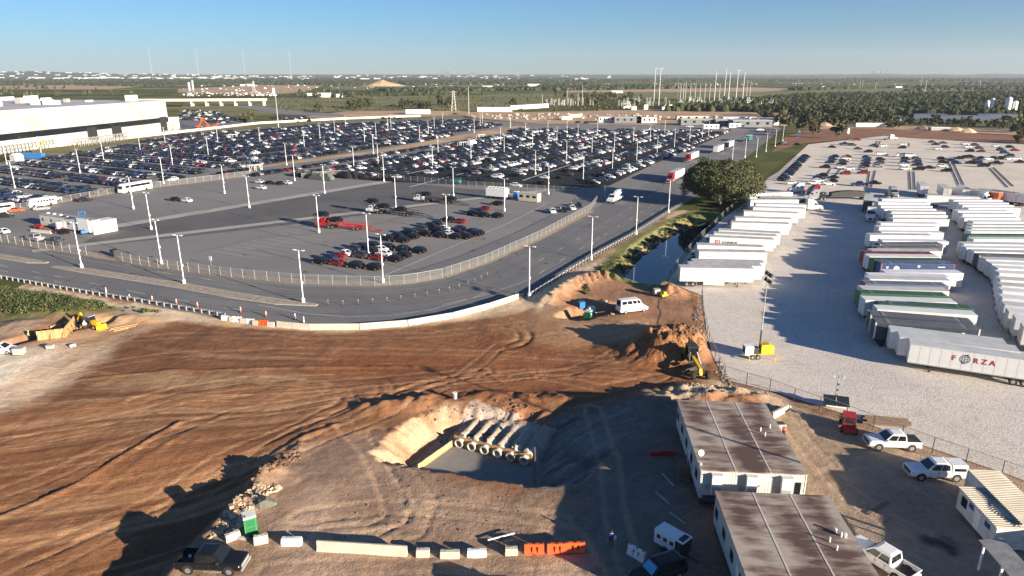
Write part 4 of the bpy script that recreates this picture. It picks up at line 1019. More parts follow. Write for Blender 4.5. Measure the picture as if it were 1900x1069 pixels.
def guardrail(px, label, step):
    P = [Vector(G(*p)) for p in px]; t = thing('guard_rail', label, 'guard rail', (P[0].x,P[0].y,.02))
    pm = MB().box(-.09,.09,-.1,.1,0,.82).mesh('post', WOODD if step > 2 else STEEL); bm = MB().box(-.08,.08,.1,.26,.42,.80).mesh('spacer_block', DARK)
    pts = path_points(P, step); r = MB()
    for p, d in pts:
        o = link(pm,'post',t,(p.x-P[0].x,p.y-P[0].y,0),math.atan2(d.y,d.x)); link(bm,'spacer_block',o)
    for (a,d),(b,e) in zip(pts[:-1],pts[1:]):
        n = Vector((-d.y,d.x))*.30; a2 = a-P[0]+n; b2 = b-P[0]+n
        for z,w_ in ((.70,.06),(.60,.03),(.50,.06)): r.bar((a2.x,a2.y,z),(b2.x,b2.y,z),w_,.11)
    r.obj('rail', STEEL, t)
guardrail([(-160,488),(0,517),(100,535),(200,552),(300,568),(418,589)], 'guard rail on dark timber posts along the lower edge of the road', 1.9)
guardrail([(986,550),(1100,479),(1180,435),(1268,379)], 'galvanised guard rail on steel posts between the road and the pond', 1.9)
def lamp_post():
    t = thing('lamp_post','','street lamp')
    MB().cyl((0,0,0),(0,0,.95),.33,n=10).obj('base', WHITE, t)
    MB().cyl((0,0,.95),(0,0,10.4),.115,.085,n=8).obj('shaft', WHITE, t)
    MB().rbox(.16,0,4.0,.26,.3,.45).obj('control_box', WHITE, t)
    MB().bar((0,-1.0,10.35),(0,1.0,10.35),.09,.09).obj('arm', WHITE, t)
    for s in (-1,1): MB().rbox(0,s*.95,10.42,.38,.62,.13).obj('lamp_head', LAMPW, t)
    return t
LP_ROAD = [(982,552),(1097,482),(1180,435),(1240,395),(1358,303),(1382,293),(1403,292),(1421,282),(1438,272),(1452,262)]
LP_MED = [(152,497),(342,527),(563,562)]
LP_LOT = [(300,490),(281,426),(463,386),(592,432),(735,388),(684,475),(829,430),(936,392),(711,525),(248,388),(417,359),(602.6,359),(547,335.5),(712.6,337),(841.6,364.5),(1017.6,360.5)]
LP_FAR = [(532,306.6),(565,275),(483,268),(594,258),(621.6,251),(641.6,239.5),(677,268),(698,256.6),(693,285.5),(702,308),(657,314.5),(720,243.4),(725.5,237),(779,263),(795,252.6),(806,242),(821.6,233),(813,287),(803,314.5),(874,296),(880,246),(891,234),(895,229),(929,268),(935.5,287),
 (13,305),(28,349),(78,291),(149,321),(193,299),(261,283),(304,341),(307,268),(321,310.5),(387,291),(405,268)]
LP_DARK = [(975,258),(988,276),(1016.6,251),(1033,267),(1052,247),(1072,259),(1051,302.6),(993.4,323.7),(1082,335.5),(1098,289.5),(1108,251),(1136,316),(1139.5,281.6),(1175,268),(1181,301),(1206,262),(1219,287),(1233,251),(1251,275),(1279,264.5),(1302.6,258),(1314.5,252.6)]
def posts(pts, fmt, group, rz=UA):
    for i, p in enumerate(sorted(pts)):
        x,y = G(*p); place('lamp_post', lamp_post, (x,y,gz(x,y)), rz, fmt % nth(i+1), group)
posts(LP_ROAD, 'white lamp post along the guard rail of the road, %s from the curve outwards', 'lamp posts along the road')
posts(LP_MED, 'white lamp post on the gravel median of the road, %s from the left end', 'lamp posts on the median', math.radians(70))
posts(LP_LOT, 'white lamp post of the emptier transport lot, %s counted from the photo\'s left', 'lamp posts of the transport lot')
posts(LP_FAR, 'white lamp post among the crowded grey lot, %s counted from the photo\'s left', 'lamp posts of the grey lot')
posts(LP_DARK, 'white lamp post among the black asphalt rows, %s counted from the photo\'s left', 'lamp posts of the dark lot')
# ---------------------------------------------------------------- barriers, cones, toilets
def jersey(L, m_, h=.86, w0=.31):
    prof = [(-w0,0),(w0,0),(w0,.08),(w0*.45,.30),(w0*.28,h),(-w0*.28,h),(-w0*.45,.30),(-w0,.08)]
    return MB().loft([[(x,a,b) for a,b in prof] for x in (-L/2,L/2)]).mesh('concrete_barrier', m_)
def barrier(pa, pb, label, h=.86, group=None, m_=CONC, z=None):
    a = Vector(GT(*pa)); b = Vector(GT(*pb)); d = b-a; L = math.hypot(d.x,d.y)
    if z is not None: a = Vector((*G(*pa),z)); b = Vector((*G(*pb),z)); d = b-a; L = math.hypot(d.x,d.y)
    o = link(jersey(L-.12, m_, h), 'concrete_barrier', None, tuple((a+b)/2), math.atan2(d.y,d.x))
    MB().rbox(0,0,h+.001,L-.3,.1,.012).obj('worn_top', CONCG, o)
    return tag(o, label, 'barrier', group)
KR = [(514,606),(543,609),(574,611.5),(667,611),(757,604),(840,590),(908,572),(962,554)]
for i in range(7):
    barrier(KR[i], KR[i+1], 'pale concrete barrier along the road curve, %s piece from its left end' % nth(i+1), 1.05, 'barriers along the road curve', z=.0)
barrier((588,1020),(757,1030), 'long pale concrete barrier lying across the dirt yard', 1.0)
def block(px, py, L, label, rz=0, m_=CONC, h=.72, wd=.62):
    x,y,z = GT(px,py)
    m = MB().rbox(0,0,h*.3,L,wd,h*.6); m.loft([[(xx,-wd/2,h*.6),(xx,-wd/2+.1,h),(xx,wd/2-.1,h),(xx,wd/2,h*.6)] for xx in (-L/2+.02,L/2-.02)])
    o = m.obj('concrete_block', m_, None, (x,y,z), rz)
    MB().bar((-L*.22,0,h+.02),(L*.22,0,h+.02),.05,.06).obj('lifting_loop', STEEL, o)
    return tag(o, label, 'block', 'loose concrete blocks')
block(485,1007,1.25,'tan concrete block beside the green toilet in the dirt yard',.3,h=.85)
block(542,1010,1.85,'white concrete block left of the long pale barrier',.02,WHITE)
block(785,1031,1.2,'small concrete block just right of the long pale barrier',.02)
block(835,1034,1.75,'middle cream concrete block right of the long pale barrier',.02)
block(885,1032,1.75,'whitest concrete block, third right of the long pale barrier',.02,WHITE)
block(949,1028,1.15,'tan concrete block just left of the orange barriers',.02)
block(432,1000,1.35,'cream concrete block leaning at the bank behind the black pickup',.7)
block(452,1000,1.0,'low flat concrete slab left of the tan block by the toilet',-.2,CONCG,.25,.4)
block(445,1046,.01+1.2,'cream block at the bank edge next to the black pickup',.9) if False else None
for px,py,L,m_,lab in ((419,594,1.5,WHITE,'white block at the left end of the road curve barriers'),(431,596,1.0,CONC,'tan block second from the left end of the road barriers'),(452,599,1.2,CONC,'tan block fourth from the left end of the road barriers'),(465,600,1.5,WHITE,'white block left of the lone orange barrier on the road'),(475,603,1.1,CONC,'tan block touching the lone orange barrier on the road'),(503,606,1.3,CONC,'tan block right of the lone orange barrier on the road')):
    block(px,py,L,lab,-.25,m_,.85,.5)
def water_barrier(m_):
    t = thing('plastic_barrier','','barrier'); L = 1.8
    prof = [(-.29,0),(.29,0),(.29,.12),(.17,.45),(.12,1.0),(-.12,1.0),(-.17,.45),(-.29,.12)]
    b = MB()
    b.loft([[(x,a,c) for a,c in prof] for x in (-L/2,-L/2+.55)]); b.loft([[(x,a,c) for a,c in prof] for x in (L/2-.55,L/2)])
    b.loft([[(x,a,c) for a,c in prof] for x in (-.16,.16)])
    b.loft([[(x,a,c) for a,c in prof[:4]+prof[7:]] for x in (-L/2+.55,L/2-.55)]); b.box(-L/2+.55,L/2-.55,-.125,.125,.74,1.0)
    b.obj('shell', m_, t)
    for x in (-.35,.35): MB().box(x-.14,x+.14,-.06,.06,.45,.74).obj('fork_slot', BLACK, t)
    m = MB()
    for x in (-.7,0,.7): m.cyl((x,0,1.0),(x,0,1.06),.07,n=8)
    m.obj('filler_cap', BLACK, t)
    return t
for i,(px,py,rz,lab) in enumerate([(991,1026,.03,'leftmost of the three orange plastic barriers in the dirt yard'),(1033,1025,.03,'middle of the three orange plastic barriers in the dirt yard'),(1067,1023,.02,'rightmost of the three orange plastic barriers in the dirt yard'),(489,604,-.2,'lone orange plastic barrier at the road edge')]):
    x,y,z = GT(px,py); place(('wb','o'), lambda: water_barrier(ORANGE), (x,y,z), rz, lab, 'orange plastic barriers')
x,y,z = GT(1181,1034); place(('wb','w'), lambda: water_barrier(WHITE), (x,y,z), -.78, 'white plastic barrier slanting in the shaded yard by the generator')
x,y,z = GT(440,597); place(('wb','w'), None, (x,y,z), -.2, 'white plastic barrier among tan blocks at the road edge')
def channelizer(m_):
    t = thing('traffic_drum','','traffic cone')
    MB().cyl((0,0,0),(0,0,.08),.33,n=10).obj('base', BLACK, t); MB().cyl((0,0,.08),(0,0,1.15),.14,.09,n=10).obj('tube', m_, t)
    for z in (.55,.85): MB().cyl((0,0,z),(0,0,z+.14),.135-.05*z/1.1+.02,n=10,cap=False).obj('reflective_band', WHITE if m_ is ORANGE else ORANGE, t)
    return t
for i,p in enumerate([(241,556),(283,559),(328,565),(367,571),(447,580),(494,588)]):
    x,y = G(*p); place(('ch','o'), lambda: channelizer(ORANGE), (x,y,.02), 0, 'orange traffic cone on the road, %s from the left' % nth(i+1), 'orange cones on the road')
for i,p in enumerate([(197.5,544),(548,593),(564,599)]):
    x,y = G(*p); place(('ch','w'), lambda: channelizer(WHITE), (x,y,.02), 0, 'white delineator post on the road, %s from the left' % nth(i+1), 'white delineator posts')
def delineator():
    t = thing('delineator_post','','bollard'); MB().cyl((0,0,0),(0,0,.05),.2,n=8).obj('base', BLACK, t); MB().cyl((0,0,.05),(0,0,1.05),.06,n=6).obj('tube', WOODD, t); MB().cyl((0,0,.85),(0,0,.95),.066,n=6,cap=False).obj('band', WHITE, t); return t
for i,p in enumerate([(609,566),(637,567),(665,565),(692,563),(718.5,560.5),(744,557.5),(770,554),(792.6,550),(815,545.5),(834,541),(852.5,536),(868.5,531),(881,525.5),(893,520),(904,514)]):
    x,y = G(*p); place('delin', delineator, (x,y,.02), 0, 'slim dark delineator post dividing the curve lanes, %s from the left' % nth(i+1), 'delineator posts')
def toilet():
    t = thing('portable_toilet','','portable toilet'); g2 = mat('dark_green_plastic',(.02,.14,.05),.5)
    MB().box(-.56,.56,-.56,.56,.08,2.05).obj('cabin', GREEN, t); MB().box(-.6,.6,-.6,.6,0,.1).obj('skid', DARK, t)
    m = MB()
    for i in range(5):
        y = -.48+i*.24; m.box(-.58,.58,y-.09,y+.09,2.03,2.2)
    m.box(-.59,.59,-.59,.59,2.02,2.08); m.obj('roof', OFFWHITE, t)
    d = MB().box(.57,.60,-.42,.42,.15,1.95).obj('door', g2, t); MB().cyl((.60,0,1.55),(.615,0,1.55),.17,n=12).obj('vent_disc', WHITE, d)
    for s in (-1,1): MB().box(-.42,.42,s*.565-.012,s*.565+.012,.2,1.0).obj('side_panel', g2, t); MB().box(-.42,.42,s*.565-.012,s*.565+.012,1.15,1.85).obj('side_panel', g2, t)
    MB().cyl((-.4,-.4,2.1),(-.4,-.4,2.45),.05,n=8).obj('vent_pipe', BLACK, t)
    return t
x,y,z = GT(466,990); place('toilet', toilet, (x,y,z), .5, 'green portable toilet with pale ribbed roof by the dirt bank')
x,y,z = GT(1091,592); place('toilet', toilet, (x,y,z), -.5, 'small green portable toilet near the white van')
# equipment around the trench
def skip(px, py, s, m_, label, rz=0, cat='container', nm='equipment_box'):
    x,y,z = GT(px,py); t = thing(nm, label, cat, (x,y,z), rz)
    MB().box(-s[0]/2,s[0]/2,-s[1]/2,s[1]/2,.12,s[2]).obj('tank', m_, t)
    MB().box(-s[0]/2-.03,s[0]/2+.03,-s[1]/2-.03,s[1]/2+.03,s[2],s[2]+.06).obj('lid', m_, t)
    m = MB()
    for k in (-1,1): m.box(-s[0]/2,s[0]/2,k*s[1]*.35-.06,k*s[1]*.35+.06,0,.12)
    m.obj('skid', DARK, t); return t
skip(1079,573,(1.1,.9,1.3),BLUEP,'blue water tank behind the small green toilet',.3,'tank','water_tank')
skip(1097,578,(1.2,1.0,1.1),WHITE,'white open bin beside the small green toilet',.3,'bin','site_bin')
skip(1218,547,(1.2,1.0,1.2),CONCG,'grey generator box behind the trench by the pond fence',.2,'generator','generator_box')
skip(37,658,(1.5,1.0,1.1),CONCG,'large grey equipment box beside the white car',.1)
skip(94,648,(1.0,.7,.7),CONCG,'smaller grey box on the tan dirt right of the large one',.1)
skip(136,644,(.8,.5,.4),WHITE,'small white bundle on the tan dirt below the backhoe',.5,'bundle','bundle')
x,y,z = GT(844,740); t = thing('trash_drum','small grey drum standing alone above the pit','drum',(x,y,z)); MB().cyl((0,0,0),(0,0,.85),.3,.34,n=14).obj('drum',STEEL,t); MB().cyl((0,0,.85),(0,0,.9),.36,n=14).obj('lid',WHITE,t)
x,y,z = GT(1232,550); t = thing('compactor','small yellow plate compactor by the pond fence','machine',(x,y,z),.4)
MB().box(-.7,.7,-.4,.4,.12,.5).obj('body',YELLOW,t); MB().box(-.75,.75,-.45,.45,0,.12).obj('plate',DARK,t); MB().bar((-.5,0,.5),(-.9,0,1.2),.08,.08).obj('handle',DARK,t); MB().box(-.2,.4,-.25,.25,.5,.95).obj('engine',YELLOW,t)
# rock spoil in the trench and along the bank
def rocks(name, pxs, n, s0, s1, m_, label, spread=0):
    m = MB(); poly = GP(pxs); xs = [p[0] for p in poly]; ys = [p[1] for p in poly]; k = 0; tries = 0
    while k < n and tries < n*60:
        tries += 1; x = random.uniform(min(xs),max(xs)); y = random.uniform(min(ys),max(ys))
        if not in_poly(x,y,poly): continue
        s = random.uniform(s0,s1)*random.choice((.5,.7,1)); k += 1
        o = len(m.v); m.box(-.5,.5,-.5,.5,-.4,.5); R_ = Matrix.Rotation(random.uniform(0,6),4,'Z') @ Matrix.Rotation(random.uniform(-.5,.5),4,'X')
        z = gz(x,y)
        for i in range(o,len(m.v)):
            v = Vector(m.v[i]); v = R_ @ Vector((v.x*s*random.uniform(.7,1.2),v.y*s*random.uniform(.6,1.1),v.z*s*random.uniform(.5,.9))); m.v[i] = (v.x+x,v.y+y,v.z+z)
    o = m.obj(name, m_); return stuff(tag(o, label, 'rocks'))
ROCKT = mat('tan_rock',(.50,.37,.24),.95,.25,2,bump=.05); ROCKB = mat('brown_clod',(.20,.115,.07),.95,.3,2,bump=.05); ROCKG = mat('grey_rock',(.25,.215,.175),.95,.25,2)
rocks('rubble',[(385,1000),(420,950),(480,905),(520,905),(480,935),(440,985)],160,.25,.7,ROCKT,'tan broken rock tipped over the bank edge')
rocks('rubble',[(470,900),(500,860),(560,835),(560,850),(520,885)],170,.15,.5,ROCKB,'dark clods along the crest of the bank')
rocks('rubble',[(1090,575),(1120,555),(1160,560),(1170,575),(1120,590)],60,.3,.9,ROCKT,'pale boulders heaped in the trench behind the van')
rocks('rubble',[(1286,590),(1296,545),(1302,548),(1306,600),(1320,655),(1310,660)],260,.10,.32,ROCKG,'grey rubble windrow along the yard fence')
rocks('rubble',[(1335,660),(1362,718),(1350,722),(1325,690)],150,.10,.30,ROCKG,'grey rubble along the yard fence by the grader')
rocks('rubble',[(1215,650),(1250,595),(1300,610),(1305,660),(1260,690)],220,.2,.55,ROCKB,'brown clods on the spoil heap')
rocks('rubble',[(770,760),(1000,740),(1000,775),(850,800)],200,.12,.4,ROCKB,'brown clods along the back rim of the pit')
rocks('rubble',[(1240,720),(1330,712),(1440,735),(1400,745),(1260,742)],240,.08,.28,ROCKT,'tan clods on the bank behind the first office')
rocks('rubble',[(1380,420),(1500,380),(1500,392),(1430,470),(1415,520),(1400,525)],260,.08,.3,ROCKG,'loose stone at the feet of the pond side trailers')
rocks('rubble',[(640,880),(760,870),(980,915),(960,990),(560,1000)],160,.06,.2,ROCKB,'small clods scattered over the dirt yard')
# ---------------------------------------------------------------- culvert under construction in the pit
CZ = -2.96
S1 = Vector((*G(776,878,-3.0),0)); S4 = Vector((*G(843,830,-3.0),0)); S3 = Vector((*G(987,868,-3.0),0)); S2 = Vector((*G(988,920,-3.0),0))
t = thing('culvert_slab','grey concrete culvert floor covered with a rebar mat in the pit','slab')
MB().prism([(S1.x,S1.y),(S2.x,S2.y),(S3.x,S3.y),(S4.x,S4.y)], -3.2, -2.72).obj('slab', mat('fresh_concrete',(.56,.54,.50),.9,.12,.8), t)
m = MB(); e1 = S2-S1; e2 = S4-S1
n = 44
for i in range(n+1):
    a = S1.lerp(S2,i/n); b = S4.lerp(S3,i/n); m.bar((a.x,a.y,-2.66),(b.x,b.y,-2.66),.04,.04)
for i in range(26):
    a = S1.lerp(S4,i/25); b = S2.lerp(S3,i/25); m.bar((a.x,a.y,-2.61),(b.x,b.y,-2.61),.04,.04)
stuff(m.obj('rebar_mat', mat('rebar',(.20,.18,.165),.7), t))
m = MB()
for i in range(20):
    a = S1.lerp(S2,i/19); m.box(a.x-.05,a.x+.05,a.y-.25,a.y-.15,-2.9,-2.4)
m.obj('edge_dowel', WOODD, t)
def form_wall(a, b, h, label, n, mats, lean=0):
    d = (b-a); L = d.length; d.normalize(); nn = Vector((d.y,-d.x,0))
    t = thing('timber_form', label, 'formwork', (a.x,a.y,CZ), math.atan2(d.y,d.x))
    wd = L/n
    for i in range(n):
        MB().box(i*wd+.012,(i+1)*wd-.012,-.05+random.uniform(-.01,.01),.05,.0,h*random.uniform(.97,1.03)).obj('plank', random.choice(mats), t)
    for z in (.35,h-.25): MB().box(0,L,.05,.14,z-.06,z+.06).obj('waler', WOOD, t)
    return t
form_wall(S4, S3, 1.75, 'timber headwall form pierced by concrete pipes in the pit', 34, [WOOD, mat('pine_board_dark',(.40,.25,.11),.8,.25,4)])
form_wall(S1, S4, 1.15, 'low timber side form left of the concrete pipes', 18, [WOOD, mat('form_plywood',(.45,.31,.17),.8,.25,3)])
ux = (S3-S4).normalized(); inw = Vector((ux.y,-ux.x,0))
for i, p in enumerate(PIPES):
    c = S4+ux*p; z = CZ+.95; ro, ri = .58, .44
    a = c+inw*.55; b = c-inw*1.9; m = MB(); n = 24; vs = []; fs = []
    u = Vector((0,0,1)); vdir = ux
    for (q, r) in ((a,ro),(b,ro),(a,ri),(b,ri)):
        for k in range(n): vs.append(tuple(Vector((q.x,q.y,z))+(u*math.sin(2*PI*k/n)+vdir*math.cos(2*PI*k/n))*r))
    for k in range(n):
        j = (k+1)%n; fs += [(k,j,n+j,n+k),(2*n+j,2*n+k,3*n+k,3*n+j),(k,2*n+k,2*n+j,j),(n+k,n+j,3*n+j,3*n+k)]
    m.add(vs,fs); o = m.obj('concrete_pipe', mat('pipe_concrete',(.55,.52,.46),.85,.1,2)); tag(o, 'concrete culvert pipe, %s from the left in the timber headwall' % nth(i+1), 'pipe', 'culvert pipes in the pit')
    MB().cyl((b.x+inw.x*.3,b.y+inw.y*.3,z),(b.x+inw.x*.25,b.y+inw.y*.25,z),.46,n=16).obj('end_plug', BLACK, o)
for pa_, pb_, lab, zz in (((870,806),(925,803),'rack of steel rebar lying on the sand behind the pipes',-1.2),):
    a = G(*pa_,zz); b = G(*pb_,zz); z = max(zt(*a),zt(*b))+.12
    t = thing('rebar_rack', lab, 'rebar', (a[0],a[1],z), math.atan2(b[1]-a[1],b[0]-a[0])); L = math.hypot(b[0]-a[0],b[1]-a[1])
    for k in range(7): MB().bar((0,k*.09,.0),(L,k*.09,.0),.05,.05).obj('rebar', DARK, t)
    for k in range(9): MB().bar((L*k/8,-.05,.05),(L*k/8,.65,.05),.04,.04).obj('tie_bar', DARK, t)
    MB().bar((-.1,-.2,.0),(L+.1,-.2,.0),.1,.1).obj('timber', WOOD, t)
a = S3; m = MB().bar((a.x+.35,a.y+.4,CZ+2.5),(S2.x+.4,S2.y-.4,CZ+.6),.14,.14); o = m.obj('timber_post', WOODD); tag(o,'long grey timber leaning along the right edge of the pit slab','timber')
# footing forms on the left
P0, P1, P2 = Vector(GT(72,632)), Vector(GT(122,626)), Vector(GT(142,612))
def board_wall(pts, h, label, step):
    o0 = pts[0]; t = thing('timber_form', label, 'formwork', tuple(o0))
    for (p, d) in path_points([(q.x,q.y) for q in pts], step):
        MB().rbox(0,0,h/2,step-.03,.09,h*random.uniform(.95,1.05)).obj('plank', random.choice([WOOD,WOOD,mat('pine_board_dark',(.40,.25,.11))]), t, (p.x-o0.x,p.y-o0.y,-.3), math.atan2(d.y,d.x))
    for (p, d) in path_points([(q.x,q.y) for q in pts], 1.8):
        MB().bar((0,0,h*.75),(d.y*1.1,-d.x*1.1,0),.07,.07).obj('brace', WOODD, t, (p.x-o0.x,p.y-o0.y,-.3))
    return t
board_wall([P0,P1,P2], 1.9, 'curved timber form of upright boards braced in the footing trench', .32)
board_wall([Vector(GT(96,612)),Vector(GT(128,600))], .9, 'second low timber form behind the braced one', .4)
for i,(pa_,pb_) in enumerate([((205,611),(256,602)),((202,614),(252,606)),((210,616),(238,610))]):
    a = Vector(GT(*pa_,.12+.0)); b = Vector(GT(*pb_,.12)); o = MB().bar(a,b,.3,.1).obj('board', WOOD); tag(o,'long pine board on the dirt right of the backhoe, %s in the loose pile' % nth(i+1),'board','loose boards by the backhoe')
def backhoe(label, loc, rz):
    t = thing('backhoe_loader', label, 'backhoe', loc, rz)
    m = MB(); m.loft([[(x,-.45,.75),(x,-.45,z),(x,.45,z),(x,.45,.75)] for x,z in ((.3,1.75),(1.2,1.65),(2.2,1.45),(2.35,1.2))]); m.obj('hood', YELLOW, t)
    MB().box(-1.9,2.1,-.35,.35,.55,.8).obj('chassis', DARK, t)
    c = MB()
    for x in (-1.2,.35):
        for s in (-1,1): c.bar((x,s*.75,1.1),(x*.92,s*.68,2.65),.1,.1)
    c.box(-1.2,.35,-.78,.78,.8,1.25); c.obj('cab', DARK, t); MB().box(-1.25,.4,-.8,.8,2.65,2.78).obj('roof', mat('faded_roof',(.3,.3,.29),.6), t)
    MB().box(-1.15,.3,-.72,.72,1.3,2.6).obj('cab_glass', GLASS, t)
    for x,r,w_ in ((-.95,.78,.42),(1.75,.55,.32)):
        for s in (-1,1): MB().cyl((x,s*.65,r),(x,s*(.65+w_),r),r,n=20,m=0).cyl((x,s*(.6+w_),r),(x,s*(.66+w_),r),r*.55,n=14,m=1).obj('wheel', [BLACK,YELLOW], t)
    for s in (-1,1): MB().bar((.9,s*.62,1.3),(3.0,s*.62,.55),.16,.22).obj('loader_arm', YELLOW, t)
    m = MB(); m.side([(2.9,.15),(3.75,.15),(3.75,.22),(3.1,.3),(3.0,1.05),(2.9,1.1)],-1.15,1.15); m.obj('front_bucket', YELLOW, t)
    MB().bar((-1.9,0,1.0),(-3.4,0,2.9),.28,.34).obj('boom', YELLOW, t); MB().bar((-3.4,0,2.9),(-4.6,0,1.2),.24,.28).obj('dipper', YELLOW, t)
    m = MB(); m.side([(-4.9,.35),(-4.2,.3),(-4.2,1.1),(-4.75,1.25)],-.38,.38); m.obj('digging_bucket', DARK, t)
    for s in (-1,1): MB().bar((-1.8,s*.5,.9),(-2.1,s*1.3,.1),.16,.16).obj('stabiliser', YELLOW, t)
    return t
x,y,z = GT(172,608); backhoe('yellow backhoe loader with raised arm beside the timber forms', (x,y,z), math.radians(-25)).scale = (.8,.8,.8)
def grader(label, loc, rz):
    t = thing('motor_grader', label, 'grader', loc, rz)
    MB().box(-3.9,-1.3,-.6,.6,1.0,2.15).obj('engine_cover', YELLOW, t)
    m = MB()
    for x in (-1.25,.35):
        for s in (-1,1): m.bar((x,s*.75,1.3),(x,s*.7,3.2),.1,.1)
    m.box(-1.3,.4,-.78,.78,3.2,3.32); m.box(-1.3,.4,-.7,.7,1.0,1.5); m.obj('cab', DARK, t); MB().box(-1.2,.3,-.7,.7,1.55,3.15).obj('cab_glass', GLASS, t)
    MB().bar((.3,0,1.75),(4.3,0,1.45),.36,.42).obj('frame_beam', YELLOW, t); MB().bar((4.2,0,1.5),(4.55,0,.7),.42,.3).obj('nose', YELLOW, t)
    MB().bar((4.4,-1.1,.68),(4.4,1.1,.68),.22,.22).obj('front_axle', DARK, t)
    MB().rbox(1.6,0,.45,.18,3.9,.65,.5).obj('blade', DARK, t); MB().cyl((1.5,0,1.0),(1.5,0,1.12),.75,n=16).obj('blade_circle', DARK, t)
    for s in (-1,1):
        MB().bar((.5,s*.5,2.6),(1.6,s*.9,1.0),.1,.1).obj('lift_cylinder', STEEL, t)
        for x in (4.4,-1.9,-3.4): MB().cyl((x,s*.85,.66),(x,s*1.25,.66),.66,n=18,m=0).cyl((x,s*1.2,.66),(x,s*1.265,.66),.36,n=12,m=1).obj('wheel', [BLACK,YELLOW], t)
    MB().cyl((-2.4,.3,2.15),(-2.4,.3,3.1),.07,n=8).obj('exhaust', DARK, t)
    return t
x,y,z = GT(1299,703); grader('yellow motor grader with black cab facing the drone by the yard fence', (x-.2,y+4.2,z), math.radians(-88))
def light_tower(loc, rz, h, label):
    t = thing('light_tower', label, 'light tower', loc, rz)
    MB().box(-1.9,2.2,-.1,.1,.45,.65).obj('chassis', YELLOW, t)
    MB().box(-2.3,-1.0,-.65,.65,.6,2.0).obj('generator_box', WHITE, t); MB().box(-2.33,-2.3,-.5,.5,.8,1.8).obj('grille', DARK, t)
    m = MB(); m.loft([[(x,-.6,.7),(x,-.6,z),(x,.6,z),(x,.6,.7)] for x,z in ((.2,2.2),(1.5,2.3),(2.2,1.9))]); m.obj('hood', YELLOW, t)
    MB().rbox(-.5,0,1.2,.8,.9,1.0).obj('control_cabinet', DARK, t)
    for x in (-1.2,-.35):
        for s in (-1,1): MB().cyl((x,s*.75,.36),(x,s*1.0,.36),.36,n=14,m=0).cyl((x,s*.98,.36),(x,s*1.01,.36),.2,n=10,m=1).obj('wheel', [BLACK,RIM], t)
    for x,s in ((2.0,1),(2.0,-1),(-2.0,1),(-2.0,-1)): MB().bar((x,s*.2,.55),(x+.1,s*1.5,.55),.1,.1).bar((x+.1,s*1.5,.7),(x+.1,s*1.5,.02),.09,.09).obj('outrigger', YELLOW, t)
    zs = [1.0,h*.33,h*.62,h]
    for i in range(3): MB().cyl((.1,0,zs[i]),(.1,0,zs[i+1]),.13-.03*i,n=8).obj('mast_section', DARK if i == 0 else STEEL, t)
    for z in (h-.2,h-1.2):
        MB().bar((.1,-1.0,z),(.1,1.0,z),.08,.08).obj('crossbar', DARK, t)
        for s in (-.95,-.4,.4,.95): MB().rbox(.25,s,z,.28,.42,.55,0,0,0,.4).obj('lamp_head', DARK, t)
    return t
x,y = G(1406,663); h = ZP(507,y)
light_tower((x,y,.02), math.radians(2), h, 'yellow mobile light tower with tall mast and black lamps in the gravel yard')
def camera_trailer(loc, rz, label):
    t = thing('solar_trailer', label, 'trailer', loc, rz)
    MB().box(-1.2,1.2,-.7,.7,.4,.8).obj('chassis', WHITE, t)
    for s in (-1,1):
        MB().rbox(s*.8,-.25,1.15,1.5,1.55,.06,0,0,.6).obj('solar_panel', mat('solar_cell',(.02,.024,.03),.25,.2,3), t); MB().cyl((s*.9,.7,.3),(s*.9,.9,.3),.3,n=12).obj('wheel', BLACK, t)
    MB().cyl((0,.5,.8),(0,.5,4.4),.07,n=8).obj('mast', STEEL, t); MB().bar((-.6,.5,4.4),(.6,.5,4.4),.06,.06).obj('crossbar', STEEL, t)
    for s in (-1,1): MB().rbox(s*.6,.35,4.35,.16,.4,.18).obj('camera_housing', WHITE, t)
    for z in (1.6,2.4,3.2): MB().rbox(.08,.45,z,.2,.2,.22).obj('junction_box', DARK, t)
    return t
x,y = G(1549,757); camera_trailer((x,y,.02), math.radians(-16), 'solar panel trailer with camera mast behind the yard fence')
x,y,z = GT(1573,797); t = thing('utility_loader','red utility loader with black open cab beside the yard fence','loader',(x,y,z),math.radians(-110))
MB().loft([[(xx,-.75,.45),(xx,-.75,zz),(xx,.75,zz),(xx,.75,.45)] for xx,zz in ((-1.4,1.0),(-.2,1.05),(1.0,.95),(1.5,.8))]).obj('body', REDP, t)
c = MB()
for xx in (-.9,.5):
    for s in (-1,1): c.bar((xx,s*.68,.95),(xx*.9,s*.62,1.95),.08,.08)
c.box(-.9,.5,-.62,.62,.95,1.15); c.obj('roll_cage', DARK, t); MB().box(-1.0,.6,-.72,.72,1.95,2.05).obj('roof', REDP, t); MB().rbox(-1.1,0,1.45,.08,1.2,.7).obj('rear_guard', REDP, t)
for xx in (-1.0,1.0):
    for s in (-1,1): MB().cyl((xx,s*.65,.4),(xx,s*.95,.4),.4,n=14).obj('wheel', BLACK, t)
x,y = G(1630,787); t = thing('pole_stack','stack of weathered timber poles on the gravel behind the fence','timber stack',(x+1,y+.4,.02),math.radians(-12))
for i in range(9): MB().cyl((-2.6+random.uniform(-.3,.3),-.9+(i%5)*.42,.18+(i//5)*.3),(2.6+random.uniform(-.3,.3),-.9+(i%5)*.42,.18+(i//5)*.3),.16,n=8).obj('pole', WOODD, t)
x,y,z = GT(1246,1022); t = thing('generator_trailer','white towable generator with dark radiator end in the shaded yard','generator',(x,y,z),math.radians(-48))
MB().box(-1.5,.75,-.75,.75,.55,2.0).obj('enclosure', WHITE, t); MB().box(.75,1.55,-.72,.72,.55,1.95).obj('radiator_end', DARK, t); MB().box(.7,1.6,-.76,.76,1.95,2.03).obj('end_roof', WHITE, t)
MB().box(.9,1.45,-.55,.55,2.03,2.05).obj('roof_grille', DARK, t)
